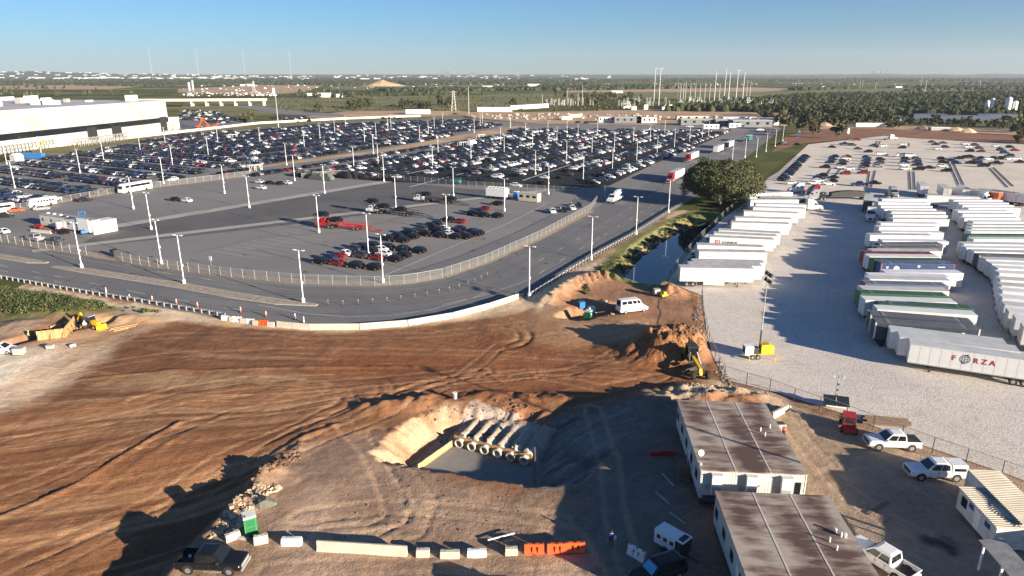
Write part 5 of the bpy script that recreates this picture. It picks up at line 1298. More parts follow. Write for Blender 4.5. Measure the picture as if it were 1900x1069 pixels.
for s in (-1,1):
    for xx in (-1.0,-.3,.4): MB().box(xx-.2,xx+.2,s*.755-.01,s*.755+.01,1.2,1.6).obj('vent', DARK, t)
    MB().cyl((-.2,s*.7,.36),(-.2,s*.95,.36),.36,n=14).obj('wheel', BLACK, t)
MB().bar((1.5,0,.5),(2.9,0,.45),.12,.12).obj('drawbar', DARK, t); MB().box(-1.4,1.5,-.6,.6,.4,.55).obj('chassis', DARK, t)
for px0,py0,px1,py1,lab in ((1229,880,1250,903,'first'),(1217,914,1241,936,'second'),(1242,952,1271,973,'third')):
    a = Vector(GT(px0,py0)); b = Vector(GT(px1,py1)); o = MB().bar(a+Vector((0,0,.08)),b+Vector((0,0,.08)),.18,.12).obj('wheel_stop', CONCG); tag(o,'pale parking kerb in the shaded yard, %s from the first office downwards' % lab,'parking kerb','parking kerbs in the shaded yard')
a = Vector(GT(1610,955,.06)); b = Vector(GT(1645,932,.06)); tag(MB().bar(a,b,.4,.1).obj('wheel_stop', WOODD),'pale timber kerb lying alone in the shaded parking yard','parking kerb')
t = thing('red_barrier','low red barrier lying in shade beside the office steps','barrier',GT(1232,845)); MB().rbox(0,0,.25,3.2,.4,.5).obj('beam', REDP, t); MB().rbox(.2,0,.55,1.4,.3,.15).obj('top_beam', REDP, t); t.rotation_euler[2] = -.05
# ladder-like road plates between blocks and orange barriers
a = Vector(GT(905,1008,.35)); b = Vector(GT(955,995,.35)); t = thing('road_closed_stand','fallen white sign frame behind the tan block','sign frame',tuple(a)); MB().bar((0,0,0),tuple(b-a),.12,.1).obj('rail', WHITE, t); MB().bar((.9,.1,-.25),(1.9,-1.1,-.2),.1,.08).obj('leg', WOODD, t); MB().bar((0,.0,-.25),(.1,0,.02),.08,.08).obj('foot', WOODD, t)
x,y,z = GT(493,938); t = thing('silt_bag','dark grey filter sack slumped by the bank above the toilet','sack',(x,y,z),.3)
MB().loft([[(xx,-w_,0),(xx,-w_*.7,hh),(xx,w_*.7,hh),(xx,w_,0)] for xx,w_,hh in ((-1.0,.3,.3),(-.5,.6,.75),(.1,.55,.9),(.7,.45,.5),(1.1,.2,.2))]).obj('sack', mat('grey_fabric',(.11,.11,.085),.9,.2,3), t); MB().rbox(-.6,.1,.78,.3,.5,.1,.3).obj('tied_neck', DARK, t)
# ---------------------------------------------------------------- people
def person(loc, rz, shirt, trousers, hat, label, scale=1.0, arm=None):
    t = thing('person', label, 'person', loc, rz)
    J = {'pelvis':(0,0,.95),'belly':(0,0,1.12),'chest':(0,0,1.36),'neck':(0,0,1.50),'head':(.02,0,1.62),'crown':(.0,0,1.72)}
    R_ = {'pelvis':.15,'belly':.14,'chest':.17,'neck':.06,'head':.095,'crown':.07}; E_ = [('pelvis','belly'),('belly','chest'),('chest','neck'),('neck','head'),('head','crown')]
    for s, n_ in ((-1,'r'),(1,'l')):
        st = .16 if s > 0 else -.10
        for nm, p, r in (('hip',(0,s*.10,.90),.10),('knee',(st*.6+.03,s*.11,.50),.065),('ankle',(st*.9-.03,s*.11,.10),.045),('toe',(st*.9+.13,s*.12,.05),.04),('sh',(0,s*.20,1.42),.075),('elb',(-.03-st*.3,s*.27,1.14),.05),('wri',(.08-st*.4,s*.28,.90),.032),('palm',(.10-st*.4,s*.28,.83),.036)):
            J[nm+n_] = p; R_[nm+n_] = r
        E_ += [('pelvis','hip'+n_),('hip'+n_,'knee'+n_),('knee'+n_,'ankle'+n_),('ankle'+n_,'toe'+n_),('chest','sh'+n_),('sh'+n_,'elb'+n_),('elb'+n_,'wri'+n_),('wri'+n_,'palm'+n_)]
        pl = J['palm'+n_]
        for k, (dx, L) in enumerate(((-.03,.075),(-.01,.09),(.01,.085),(.03,.065))):
            J['f%d%s' % (k,n_)] = (pl[0]+dx,pl[1],pl[2]-.045); J['t%d%s' % (k,n_)] = (pl[0]+dx+.01,pl[1]-s*.015,pl[2]-.045-L*.6)
            R_['f%d%s' % (k,n_)] = .010; R_['t%d%s' % (k,n_)] = .009; E_ += [('palm'+n_,'f%d%s' % (k,n_)),('f%d%s' % (k,n_),'t%d%s' % (k,n_))]
        J['th'+n_] = (pl[0]+.06,pl[1]-s*.02,pl[2]-.02); R_['th'+n_] = .011; E_.append(('palm'+n_,'th'+n_))
    ks = list(J); me = bpy.data.meshes.new('body'); me.from_pydata([J[k] for k in ks], [(ks.index(a),ks.index(b)) for a,b in E_], [])
    o = link(me,'body',t); sk = o.modifiers.new('skin','SKIN'); o.modifiers.new('sub','SUBSURF').levels = 1
    for i,k in enumerate(ks): me.skin_vertices[0].data[i].radius = (R_[k],R_[k]); me.skin_vertices[0].data[i].use_root = (k == 'pelvis')
    bpy.context.view_layer.update()
    m2 = bpy.data.meshes.new_from_object(o.evaluated_get(bpy.context.evaluated_depsgraph_get())); o.modifiers.clear(); o.data = m2
    m2.materials.clear()
    for mm in (SKIN,shirt,trousers,DARK): m2.materials.append(mm)
    for p in m2.polygons:
        z = p.center.z; y_ = abs(p.center.y)
        p.material_index = 3 if z < .12 else 2 if (z < .98 and y_ < .235) else 0 if (z > 1.47 or (y_ > .235 and z < 1.08)) else 1
        p.use_smooth = True
    v = MB(); v.loft([[(-.17,-.2,z),(.17,-.2,z),(.17,.2,z),(-.17,.2,z)] for z in (1.02,1.2,1.42)],cap=False); v.obj('vest', shirt, t)
    h_ = MB(); n = 12
    h_.cyl((0.01,0,1.655),(0.01,0,1.76),.118,.06,n=n); h_.cyl((.04,0,1.65),(.04,0,1.665),.14,n=n); h_.obj('hard_hat', hat, t)
    for s in (-1,1): MB().rbox(.112,s*.034,1.63,.015,.02,.014).obj('eye', BLACK, t)
    MB().rbox(.122,0,1.605,.03,.025,.035).obj('nose', SKIN, t); MB().rbox(.108,0,1.567,.012,.045,.01).obj('mouth', mat('lip',(.3,.1,.08)), t)
    for s in (-1,1): MB().rbox(.0,s*.098,1.61,.04,.02,.06).obj('ear', SKIN, t)
    t.scale = (scale,)*3; return t
x,y,z = GT(1133,1016); person((x,y,z), math.radians(-100), mat('navy_shirt',(.015,.03,.14),.8), DARK, mat('dark_cap',(.02,.02,.025),.7), 'person in a dark blue top with a pale bundle under one arm walking in shade', 1.05)
MB().loft([[(xx,-.1,.0),(xx,-.08,.3),(xx,.08,.3),(xx,.1,0)] for xx in (-.12,.12)]).obj('held_bag', mat('pale_blue_bag',(.55,.68,.78),.7), None, (x+.33,y-.05,z+1.02), .2)
bpy.data.objects['held_bag']['label'] = 'pale blue white bundle held under the arm of the walking person'; bpy.data.objects['held_bag']['category'] = 'bag'
HV = mat('high_vis_yellow',(.62,.70,.10),.7)
x,y,z = GT(56,632); person((x,y,z), .5, HV, DARK, WHITE, 'worker in a yellow vest bending over the left end of the timber form')
x,y,z = GT(159,613); person((x,y,z), 2.5, mat('white_shirt',(.7,.7,.66),.8), DARK, WHITE, 'worker in a white shirt standing beside the backhoe wheel')
x,y = G(1060,385); person((x,y,.03), 1.0, DARK, DARK, WHITE, 'person in dark clothes standing by the parked cars at the lot gate')
# ---------------------------------------------------------------- site offices
ROOFB = bpy.data.materials.new('stained_roof'); ROOFB.use_nodes = True
def _roofm():
    n = ROOFB.node_tree.nodes; l = ROOFB.node_tree.links; b = n['Principled BSDF']; b.inputs['Roughness'].default_value = .85
    tc = n.new('ShaderNodeTexCoord'); mp = n.new('ShaderNodeMapping'); mp.inputs['Scale'].default_value = (.30,1.25,1); l.new(tc.outputs['Object'], mp.inputs[0])
    z = n.new('ShaderNodeTexNoise'); z.inputs['Scale'].default_value = 1.0; z.inputs['Detail'].default_value = 8; z.inputs['Roughness'].default_value = .6; l.new(mp.outputs[0], z.inputs['Vector'])
    z2 = n.new('ShaderNodeTexNoise'); z2.inputs['Scale'].default_value = .22; z2.inputs['Detail'].default_value = 3; l.new(tc.outputs['Object'], z2.inputs['Vector'])
    ad = n.new('ShaderNodeMath'); ad.operation = 'ADD'; l.new(z.outputs['Fac'], ad.inputs[0]); l.new(z2.outputs['Fac'], ad.inputs[1])
    sx_ = n.new('ShaderNodeSeparateXYZ'); l.new(tc.outputs['Object'], sx_.inputs[0]); pv = sx_.outputs[0]
    for op, val in (('DIVIDE',3.41),('FRACT',0),('SUBTRACT',.5),('ABSOLUTE',0),('POWER',2.0),('MULTIPLY',.75)):
        q_ = n.new('ShaderNodeMath'); q_.operation = op; l.new(pv, q_.inputs[0])
        if op not in ('FRACT','ABSOLUTE'): q_.inputs[1].default_value = val
        pv = q_.outputs[0]
    a2_ = n.new('ShaderNodeMath'); a2_.operation = 'ADD'; l.new(ad.outputs[0], a2_.inputs[0]); l.new(pv, a2_.inputs[1]); ad = a2_
    r = n.new('ShaderNodeValToRGB'); e = r.color_ramp.elements; e[0].position = .46; e[0].color = (.10,.058,.045,1); e[1].position = .61; e[1].color = (.385,.33,.27,1)
    q = e.new(.53); q.color = (.24,.175,.14,1)
    mu = n.new('ShaderNodeMath'); mu.operation = 'MULTIPLY'; mu.inputs[1].default_value = .5; l.new(ad.outputs[0], mu.inputs[0]); l.new(mu.outputs[0], r.inputs[0]); l.new(r.outputs[0], b.inputs['Base Color'])
_roofm()
SIDING = mat('grey_siding',(.55,.54,.50),.7,.08,1); SEAM = mat('roof_seam',(.54,.48,.41),.8,.15,1)
def office(corner_fl, rz, W, L, label, facade):
    """corner_fl: front left ground corner; x across, y away from the drone"""
    t = thing('site_office', label, 'office', (*corner_fl,gz(*corner_fl)), rz); H = 4.1
    MB().box(.12,W-.12,.12,L-.12,0,.9).obj('skirting', DARK, t)
    MB().box(0,W,0,L,.8,H-.12).obj('wall', SIDING, t)
    w3 = W/3
    for i in range(3):
        MB().box(i*w3+(.0 if i else -.12),(i+1)*w3+(.12 if i == 2 else 0)-.006,-.12,L+.12,H-.115,H).obj('roof_panel', ROOFB, t)
    for i in (1,2):
        MB().box(i*w3-.09,i*w3+.06,-.12,L+.12,H+.002,H+.022).obj('roof_seam', SEAM, t)
    m = MB()
    for i in range(int(W/.3)): m.box(.1+i*.3,.13+i*.3,-.02,.0,.85,H-.15)
    for i in range(int(L/.3)):
        for xx in (-.02,W): m.box(xx,xx+.02,.1+i*.3,.13+i*.3,.85,H-.15)
    stuff(m.obj('siding_rib', SIDING, t))
    if facade:
        for i in range(3):
            a = MB().box(i*w3+1.05,i*w3+2.05,-.55,-.03,1.6,3.75).obj('ac_unit', WHITE, t); MB().box(i*w3+1.1,i*w3+2.0,-.57,-.55,1.65,2.5).obj('grille', STEEL, a)
            MB().box(i*w3+1.0,i*w3+2.1,-.62,-.02,3.75,3.82).obj('ac_hood', OFFWHITE, t); MB().box(i*w3+.55,i*w3+.8,-.22,-.02,1.9,2.5).obj('switch_box', STEEL, t)
        MB().box(W-.95,W-.35,-.05,-.01,1.7,3.1).obj('window', GLASS, t)
        MB().box(.3,5.2,-.9,-.05,1.0,1.2).obj('cable_tray', DARK, t)
    for i in range(5):
        y = 1.5+i*(L-3)/4
        wn = MB().box(-.05,-.022,y,y+1.0,1.9,2.9).obj('window', GLASS, t); MB().box(-.075,-.05,y-.06,y+1.06,1.84,1.9).obj('sill', WHITE, wn)
    d = MB().box(-.06,-.022,L*.36,L*.36+.95,.95,3.0).obj('door', WHITE, t); MB().box(-.1,-.06,L*.36+.8,L*.36+.86,1.9,2.0).obj('handle', DARK, d)
    for (vx,vy) in ((W*.78,L*.55),(W*.9,L*.6),(W*.8,L*.48)): MB().cyl((vx,vy,H),(vx,vy,H+.45),.08,n=8).obj('roof_vent', WHITE, t)
    MB().box(W+.02,W+.10,-.05,.05,.2,H-.15).obj('downspout', WHITE, t)
    return t
c1 = (18.95,59.75); r1 = math.radians(-4.5)
of1 = office(c1, r1, 10.2, 15.2, 'nearer the pit, site office with rust brown stained roof and three wall air conditioners', True)
s = MB(); R1 = Matrix.Rotation(r1,4,'Z')
for i in range(4): s.box(-.35-.3*(4-i)-1.1,-1.45-.3*(3-i)+.0,.0,1.2,0,.22*(i+1))
s = MB(); s.box(-1.35,-.12,5.2,6.8,.75,.88)
for i in range(4): s.box(-1.35,-.15,5.2-.3*(i+1),5.2-.3*i,.0,.72-.17*i)
for xx in (-1.32,-.2):
    for yy in (4.0,5.3,6.7): s.bar((xx,yy,.0),(xx,yy,1.8),.07,.07)
    s.bar((xx,4.0,1.1),(xx,5.3,1.8),.07,.07); s.bar((xx,5.3,1.8),(xx,6.7,1.8),.07,.07)
o = s.obj('steps', WOODD, of1)
MB().cyl((.25,2.2,4.1),(.25,2.2,4.7),.04,n=6).obj('dish_mast', STEEL, of1); MB().cyl((.25,2.1,4.75),(.3,1.95,4.82),.05,.32,n=12).obj('dish', WHITE, of1)
MB().cyl((.1,.9,3.4),(.1,.9,4.3),.12,n=8).obj('floodlight', WHITE, of1)
of2 = office((18.35,41.2), math.radians(-4.0), 10.3, 14.9, 'second brown roofed site office at the frame bottom', False)
MB().cyl((9.0,9.5,4.1),(9.0,9.5,4.5),.12,n=8).obj('roof_vent', WHITE, of2); MB().cyl((9.6,8.9,4.1),(9.6,8.9,4.5),.12,n=8).obj('roof_vent', WHITE, of2)
x,y,z = GT(1447,778); t = thing('white_wall_panel','low cream concrete barrier angled off the first office\'s back corner','barrier',GT(1432,778),math.radians(38)); MB().box(0,3.6,-.15,.15,0,.95).obj('panel', CONC, t); MB().box(3.6,3.9,-.3,.3,0,.8).obj('end_block', CONC, t)
x,y,z = GT(1446,800); t = thing('heat_pump','grey heat pump with slatted lid behind the first office','heat pump',(x,y,z),.1); MB().box(-.6,.6,-.45,.45,.1,1.1).obj('case', STEEL, t); MB().box(-.6,.6,-.45,.45,0,.1).obj('pad', CONCG, t)
for i in range(5): MB().box(-.5,.5,-.38+i*.17,-.28+i*.17,1.1,1.13).obj('slat', DARK, t)
x,y,z = GT(1453,812); t = thing('gas_bottle','orange topped gas bottle behind the first office','gas bottle',(x,y,z)); MB().cyl((0,0,0),(0,0,1.1),.22,n=12).obj('bottle', DARK, t); MB().cyl((0,0,1.1),(0,0,1.4),.26,.18,n=12).obj('cap', ORANGE, t)
# corrugated container office at the right
CREAM = mat('cream_corrugated',(.60,.53,.41),.65,.12,.6,col2=(.46,.40,.31)); BWALL = mat('white_panel_wall',(.58,.57,.53),.7,.15,.8); BLUEW = mat('blue_sign',(.03,.06,.22),.5)
def corr_roof(t, x0, x1, y0, y1, z, name='roof'):
    MB().box(x0,x1,y0,y1,z-.1,z-.03).obj(name, CREAM, t); n = int((y1-y0)/.3)
    m = MB()
    for i in range(n): yy = y0+(i+.5)*(y1-y0)/n; m.loft([[(xx,yy-.1,z-.03),(xx,yy-.05,z+.03),(xx,yy+.05,z+.03),(xx,yy+.1,z-.03)] for xx in (x0,x1)])
    stuff(m.obj('corrugation', CREAM, t))
a = Vector(G(1781,903,2.75)); b = Vector(G(1850,977,2.75)); d = (b-a); La = d.length; rz = math.atan2(d.y,d.x)
t = thing('container_office','cream corrugated roof cabin with blue signs on its shaded wall','cabin',(a.x,a.y,0),rz+PI/2)
Wc = 2.9
# local: x = to the right of travel (away from wall side), y negative along the wall
MB().box(.05,Wc,-La,0,.35,2.62).obj('wall', BWALL, t); MB().box(.3,Wc-.2,-La+.2,-.2,0,.35).obj('footing', DARK, t)
corr_roof(t,-.12,Wc+.1,-La-.12,.12,2.75)
for y0,wd,mm,nm,z0,z1 in ((-1.6,.9,GLASS,'window',1.2,2.2),(-2.7,.75,BLUEW,'sign_panel',1.8,2.3),(-3.9,.85,WHITE,'door',.4,2.3),(-5.4,.8,BLUEW,'sign_panel',1.7,2.2),(-6.6,.9,GLASS,'window',1.0,2.0)):
    if -y0 < La: MB().box(.0,.05,y0,y0+wd,z0,z1).obj(nm, mm, t)
m = MB()
for i in range(int(La/.35)): m.box(.03,.05,-La+.1+i*.35,-La+.14+i*.35,.4,2.6)
stuff(m.obj('wall_rib', BWALL, t))
m = MB()
for i in range(16): m.bar((1.6+math.sin(i*.5)*.35,-.4-i*La/17,2.84),(1.6+math.sin((i+1)*.5)*.35,-.4-(i+1)*La/17,2.84),.05,.05)
m.obj('roof_cable', DARK, t)
a2 = Vector(G(1795,870,3.0)); t2 = thing('storage_shed','long shed with pale corrugated roof behind the container cabin','shed',(a2.x,a2.y,0),rz+PI/2)
MB().box(.1,2.9,-9,-.05,.1,2.85).obj('wall', BWALL, t2); corr_roof(t2,0,3.1,-9.2,0,3.0)
for yy in (-.1,-4,-8.8): MB().box(-.02,.1,yy-.1,yy+.02,0,2.85).obj('post', WHITE, t2)
a3 = Vector(G(1816,1003,2.7)); t3 = thing('canopy','grey sloping metal canopy on posts at the frame corner','canopy',(a3.x,a3.y,0),rz+PI/2)
MB().add([(0,0,2.7),(2.0,.2,2.9),(2.0,-7,2.9),(0,-7,2.7),(0,0,2.76),(2.0,.2,2.96),(2.0,-7,2.96),(0,-7,2.76)],[(0,3,2,1),(4,5,6,7),(0,1,5,4),(1,2,6,5),(2,3,7,6),(3,0,4,7)]).obj('roof', mat('weathered_metal',(.34,.33,.30),.6,.2,1.5), t3)
for yy in (-.5,-3.2,-6): MB().box(.15,.3,yy-.07,yy+.07,0,2.68).obj('post', WHITE, t3)
t4 = thing('sandbag_roll','row of white sandbags between the cabin and the canopy','sandbags',(*Vector(G(1872,996,.9)),0),rz+1.2)
for i in range(5): MB().rbox(i*.42,0,.95,.4,.5,.3,.2).obj('sandbag', WHITE, t4)
MB().box(-.3,2.1,-.4,.4,0,.8).obj('bench', DARK, t4)
# the yard goes on beyond the frame: an office row and a flood light mast whose shadows reach in
off3 = office((47.5,40.5), math.radians(-30), 9.0, 11.0, 'office cabin beyond the right frame edge casting its shade over the yard', False)
t = thing('flood_light_mast','tall flood light mast beyond the right frame edge','light mast',(54.4,41.6,0)); MB().cyl((0,0,0),(0,0,19.5),.22,.14,n=8).obj('shaft', STEEL, t); MB().rbox(0,0,19.4,.4,1.6,.4).obj('lamp_head', DARK, t)
# ---------------------------------------------------------------- cars parked in the transport lot
C4 = 560, 340, 6.333
TL = [(215,930,'black'),(415,950,'red'),(620,980,'black'),(835,1002,'black'),(310,885,'blue'),(430,865,'red'),(495,835,'white'),(600,790,'grey'),(690,860,'grey'),(790,805,'black'),(690,762,'black'),(810,742,'black'),(910,788,'white'),(970,840,'white'),(875,885,'red'),(1080,905,'black'),(1180,862,'black'),(990,765,'black'),(1170,788,'black'),(1360,806,'black'),(1000,662,'black'),(1110,632,'black'),(1170,682,'black'),(1290,640,'black'),(1245,588,'black'),(1400,548,'grey'),(1440,605,'black'),(1490,512,'black'),(1560,495,'black'),(1580,562,'black'),(1600,622,'black'),(1655,542,'white'),(1705,600,'white'),(1790,578,'black'),(1840,552,'black'),(1790,640,'black'),(1895,625,'black'),(1990,585,'black'),(2050,600,'black'),(1710,440,'black'),(1850,457,'red')]
TLP = [(C4[0]+a/C4[2], C4[1]+b/C4[2], c) for a,b,c in TL]+[(874,397,'black'),(894,400.5,'black'),(920,402,'black'),(884,394,'black'),(899,388,'red'),(922,379,'black'),(862,441,'black'),(878,436,'black')]
ntl = {}
for px,py,c in sorted(TLP):
    x,y = G(px,py+2); kind = 'crossover' if c in ('black','grey') else 'sedan'
    ntl[c] = ntl.get(c,0)+1
    car(kind, c, x, y, VA+PI+random.uniform(-.04,.04), '%s car waiting beside the haulers in the transport lot, %s %s one from the left' % (c, nth(ntl[c]), c), 'new cars in the transport lot', z=.036)
for px,py,c,lab in ((324,373,'black','black car of the lone pair in the empty lot corner'),(346,375,'white','white car of the lone pair in the empty lot corner'),(481,340,'white','white car leftmost of the row of four in the open lot'),(499,342,'black','dark car second of the row of four in the open lot'),(518,343,'black','dark car third of the row of four in the open lot'),(532,342,'white','white car at the right end of the row of four in the open lot'),(484,351,'white','lone white car below the row of four in the open lot'),
    (1025,395,'white','nearest white car by the fence at the lot gate'),(1045,393,'black','dark car between two white cars at the lot gate'),(1062,389,'white','white car second along the fence at the lot gate'),(1073,384,'black','black car nearest the lot gate'),(116,434,'black','dark blue black car in front of the site office trailer'),(6,433,'white','white car at the frame edge by the road fence')):
    x,y = G(px,py); car('sedan', c, x, y, VA+PI if px < 1000 else UA+PI+.6, lab, z=.036)
for px,py,c,lab in ((66,447,'silver','silver white pickup parked by the road fence left of a grey one'),(105,453,'grey','grey pickup parked by the road fence right of a silver one')):
    x,y = G(px,py); car('pickup', c, x, y, VA+PI, lab, z=.036)
# ---------------------------------------------------------------- cars on the gravel lot at the right
GL = [(190,635,'black','s'),(300,641,'black','s'),(548,659,'black','s'),(632,640,'blue','p'),(690,645,'grey','c'),(715,609,'red','p'),(730,671,'grey','s'),(835,650,'grey','c'),(900,653,'white','c'),(800,692,'black','c'),(1040,641,'white','c'),(1040,664,'black','c'),(1250,623,'maroon','s'),(1330,630,'grey','s'),(1345,660,'blue','c'),(1275,640,'black','s'),(1285,672,'white','s'),(1480,638,'white','s'),(1495,660,'white','c'),(1515,688,'black','c'),(1595,690,'maroon','s'),(1555,645,'grey','c'),(1585,668,'grey','c'),(1700,655,'white','c'),(1735,680,'blue','c'),(1760,700,'blue','c'),(1795,722,'blue','c'),(1800,660,'black','c'),(1835,682,'red','s'),
 (1440,740,'black','c'),(1475,733,'black','c'),(1522,730,'black','c'),(1600,738,'black','s'),(1645,745,'white','s'),(1690,742,'black','c'),(1735,740,'black','c'),(1790,744,'white','s'),(1840,742,'white','s'),(1865,766,'black','s'),(1320,744,'black','c'),(1330,768,'black','c'),(1320,797,'white','c'),(1352,828,'black','c'),(1390,757,'blue','c'),(1422,773,'blue','c'),(1522,772,'black','c'),(1570,758,'grey','c'),(1585,775,'blue','c'),(1612,795,'black','u'),(1700,778,'black','p'),
 (560,728,'black','c'),(550,748,'blue','c'),(530,768,'blue','c'),(495,802,'black','c'),(600,806,'white','c'),(640,742,'white','s'),(650,727,'maroon','s'),(628,762,'blue','c'),(612,782,'black','c'),(665,815,'white','s'),(790,736,'blue','c'),(785,756,'blue','c'),(780,777,'black','c'),(772,797,'black','c'),(766,817,'silver','c'),(762,842,'red','c'),(868,797,'silver','c'),(880,772,'grey','c'),(888,748,'black','c'),(640,847,'red','c'),(1065,745,'black','c'),(1060,768,'blue','c'),(1050,790,'white','c'),(1060,816,'white','c'),(1140,742,'grey','c'),(1142,764,'blue','c'),(1146,786,'black','c'),(1155,818,'black','u'),(1235,806,'black','s'),
 (475,862,'black','c'),(450,882,'blue','c'),(445,902,'white','c'),(415,918,'white','c'),(520,922,'white','c'),(552,876,'black','s'),(545,901,'black','s'),(735,930,'blue','p'),(850,915,'black','s'),(252,917,'white','s'),(1100,728,'white','v'),(900,716,'white','v'),(1025,724,'white','v')]
KN = {'s':'sedan','c':'crossover','p':'pickup','u':'suv','v':'van'}
ngl = {}
for a,b,c,k in sorted(GL):
    x,y = G(1400+a/3.8, 100+b/3.8+1)
    n_ = {'s':'low car','c':'car','p':'pickup','u':'tall suv','v':'van'}[k]; key = c+n_; ngl[key] = ngl.get(key,0)+1
    one = sum(1 for q in GL if q[2] == c and q[3] == k) == 1
    car(KN[k], c, x, y, VA*.6+random.uniform(-.1,.1)+(PI if random.random() < .4 else 0), ('the only %s %s on the pale gravel lot' % (c,n_)) if one else '%s %s on the pale gravel lot, %s such from its left side' % (c, n_, nth(ngl[key])), 'cars on the pale gravel lot', z=.03, full=k in 'pv')
for i in range(14):
    x,y = G(1452+i*3.3, 336-i*3.35); c = ('grey','black','silver','black','blue','grey','black')[i%7]
    car('crossover', c, x, y, math.radians(-50), 'car of the slanting row beside the grass verge, %s from its near end' % nth(i+1), 'slanting row on the gravel lot', z=.03, full=i < 3)
# ---------------------------------------------------------------- the crowded lots
LOTA1 = GP([(-60,398),(-60,318),(0,312),(95,293),(230,272),(330,262),(470,275),(425,308),(300,342),(200,358),(60,382)])
LOTA2 = GP([(245,268),(330,252),(640,230),(860,223),(930,233),(700,281),(560,298),(430,316),(470,276),(330,261)])
LOTAS = GP([(395,325),(560,306),(740,279),(950,247),(940,250),(735,300),(600,326),(470,330)])
def rows(poly, along, period, off, space, occ, tint, lot, dmin=0, double=True):
    ca, sa = (UX,UY) if along == 'U' else (VX,VY); cb, sb = (VX,VY) if along == 'U' else (UX,UY)
    P = [(x*ca+y*sa, x*cb+y*sb) for x,y in poly]; a0,a1 = min(p[0] for p in P),max(p[0] for p in P); b0,b1 = min(p[1] for p in P),max(p[1] for p in P)
    r = 0; b = b0+off
    while b < b1:
        for s in ((-2.65,2.65) if double else (0,)):
            r += 1; a = a0+random.random(); n = 0; gapn = 0
            while a < a1:
                bb = b+s; x = a*ca+bb*cb; y = a*sa+bb*sb
                if in_poly(x,y,poly):
                    n += 1
                    if random.random() < occ:
                        c = random.choices(list(tint), list(tint.values()))[0]
                        k = random.choices(['crossover','sedan','suv','pickup'],[.48,.32,.12,.08])[0]
                        ALL.append((math.hypot(x,y), x+random.uniform(-.25,.25), y+random.uniform(-.2,.2), math.atan2(sb,cb)+(PI if random.random() < .5 else 0)+random.uniform(-.03,.03), k, c, lot, r, n))
                a += space
        b += period
    return r
ALL = []
TA = {'black':50,'grey':19,'blue':8,'white':11,'silver':5,'red':2,'maroon':2}
TB = {'white':24,'black':50,'grey':11,'silver':7,'blue':3,'red':1.5,'maroon':1.5}
rows(LOTA1,'V',18.5,5,2.75,.93,TA,'grey lot')
rows(LOTA2,'U',19.0,4,2.75,.94,TA,'far grey lot')
rows(LOTAS,'U',15.5,3.5,2.75,.80,TA,'separator strip',0,False)
rows(LOTB,'U',18.6,6,2.75,.90,TB,'dark lot')
# the open aisle and the emptier near corner of the dark lot
aisle = (Vector(G(900,318)), Vector(G(1050,281)))
keep = []
for q in ALL:
    px,py = PX(q[1],q[2]); 
    if q[6] == 'dark lot' and py > 316 and 760 < px < 1105 and random.random() < .72: continue
    if q[6] == 'dark lot' and py > 332 and random.random() < .5: continue
    if px < -40 or px > 1960: continue
    keep.append(q)
ALL = sorted(keep)
BOXC = 300-len(TLP)-13-len(GL)-14+8
rowname = {}
for q in ALL[:BOXC]:
    d,x,y,rz,k,c,lot,r,n = q
    car(k, c, x, y, rz, '%s %s in the crowded %s, row %s, %s from the row end' % (c, {'crossover':'car','sedan':'low car','suv':'suv','pickup':'pickup'}[k], lot, nth(r), nth(n)), 'cars of the crowded lots', z=.03, full=False)
def mass(items, name, label):
    """the rest of the parked cars, past what can be picked apart, as one object"""
    geo = {}
    cols = list(PAINT); V = []; Fa = []; Mi = []; base = 0
    for d,x,y,rz,k,c,lot,r,n in items:
        if k not in geo:
            m = single_mb(k); tv = np.array(m.v,np.float32); tf = []; tm_ = []
            for f,mm in zip(m.f,m.m):
                for i in range(1,len(f)-1): tf.append((f[0],f[i],f[i+1])); tm_.append(mm)
            geo[k] = (tv,np.array(tf),np.array(tm_))
        tv,tf,tm_ = geo[k]; cc,ss = math.cos(rz),math.sin(rz)
        V.append(np.stack([tv[:,0]*cc-tv[:,1]*ss+x, tv[:,0]*ss+tv[:,1]*cc+y, tv[:,2]+.03],-1)); Fa.append(tf+base); base += len(tv)
        Mi.append(np.where(tm_ == 0, cols.index(c), len(cols)+tm_-1))
    me = np_mesh(name, np.concatenate(V), np.concatenate(Fa), [PAINT[c] for c in cols]+[GLASS,BLACK,TAIL], np.concatenate(Mi))
    return stuff(tag(link(me,name), label, 'cars'))
mass(ALL[BOXC:], 'parked_cars', 'hundreds of parked cars filling the far rows of the crowded lots')
FC = []
for pxs,n in (([(325,222),(345,205),(400,208),(445,222),(420,232),(380,226)],170),([(500,224),(510,217),(590,220),(575,228)],40),([(1640,222),(1690,214),(1790,212),(1790,226),(1700,228)],50)):
    poly = GP(pxs); xs = [p[0] for p in poly]; ys = [p[1] for p in poly]; k = 0
    while k < n:
        x = random.uniform(min(xs),max(xs)); y = random.uniform(min(ys),max(ys))
        if in_poly(x,y,poly): k += 1; FC.append((0,x,y,UA+random.choice((0,PI)),'crossover',random.choices(list(TB),list(TB.values()))[0],'',0,0))
mass(FC, 'distant_cars', 'cars in the distant lots behind the factory and beyond the trees')
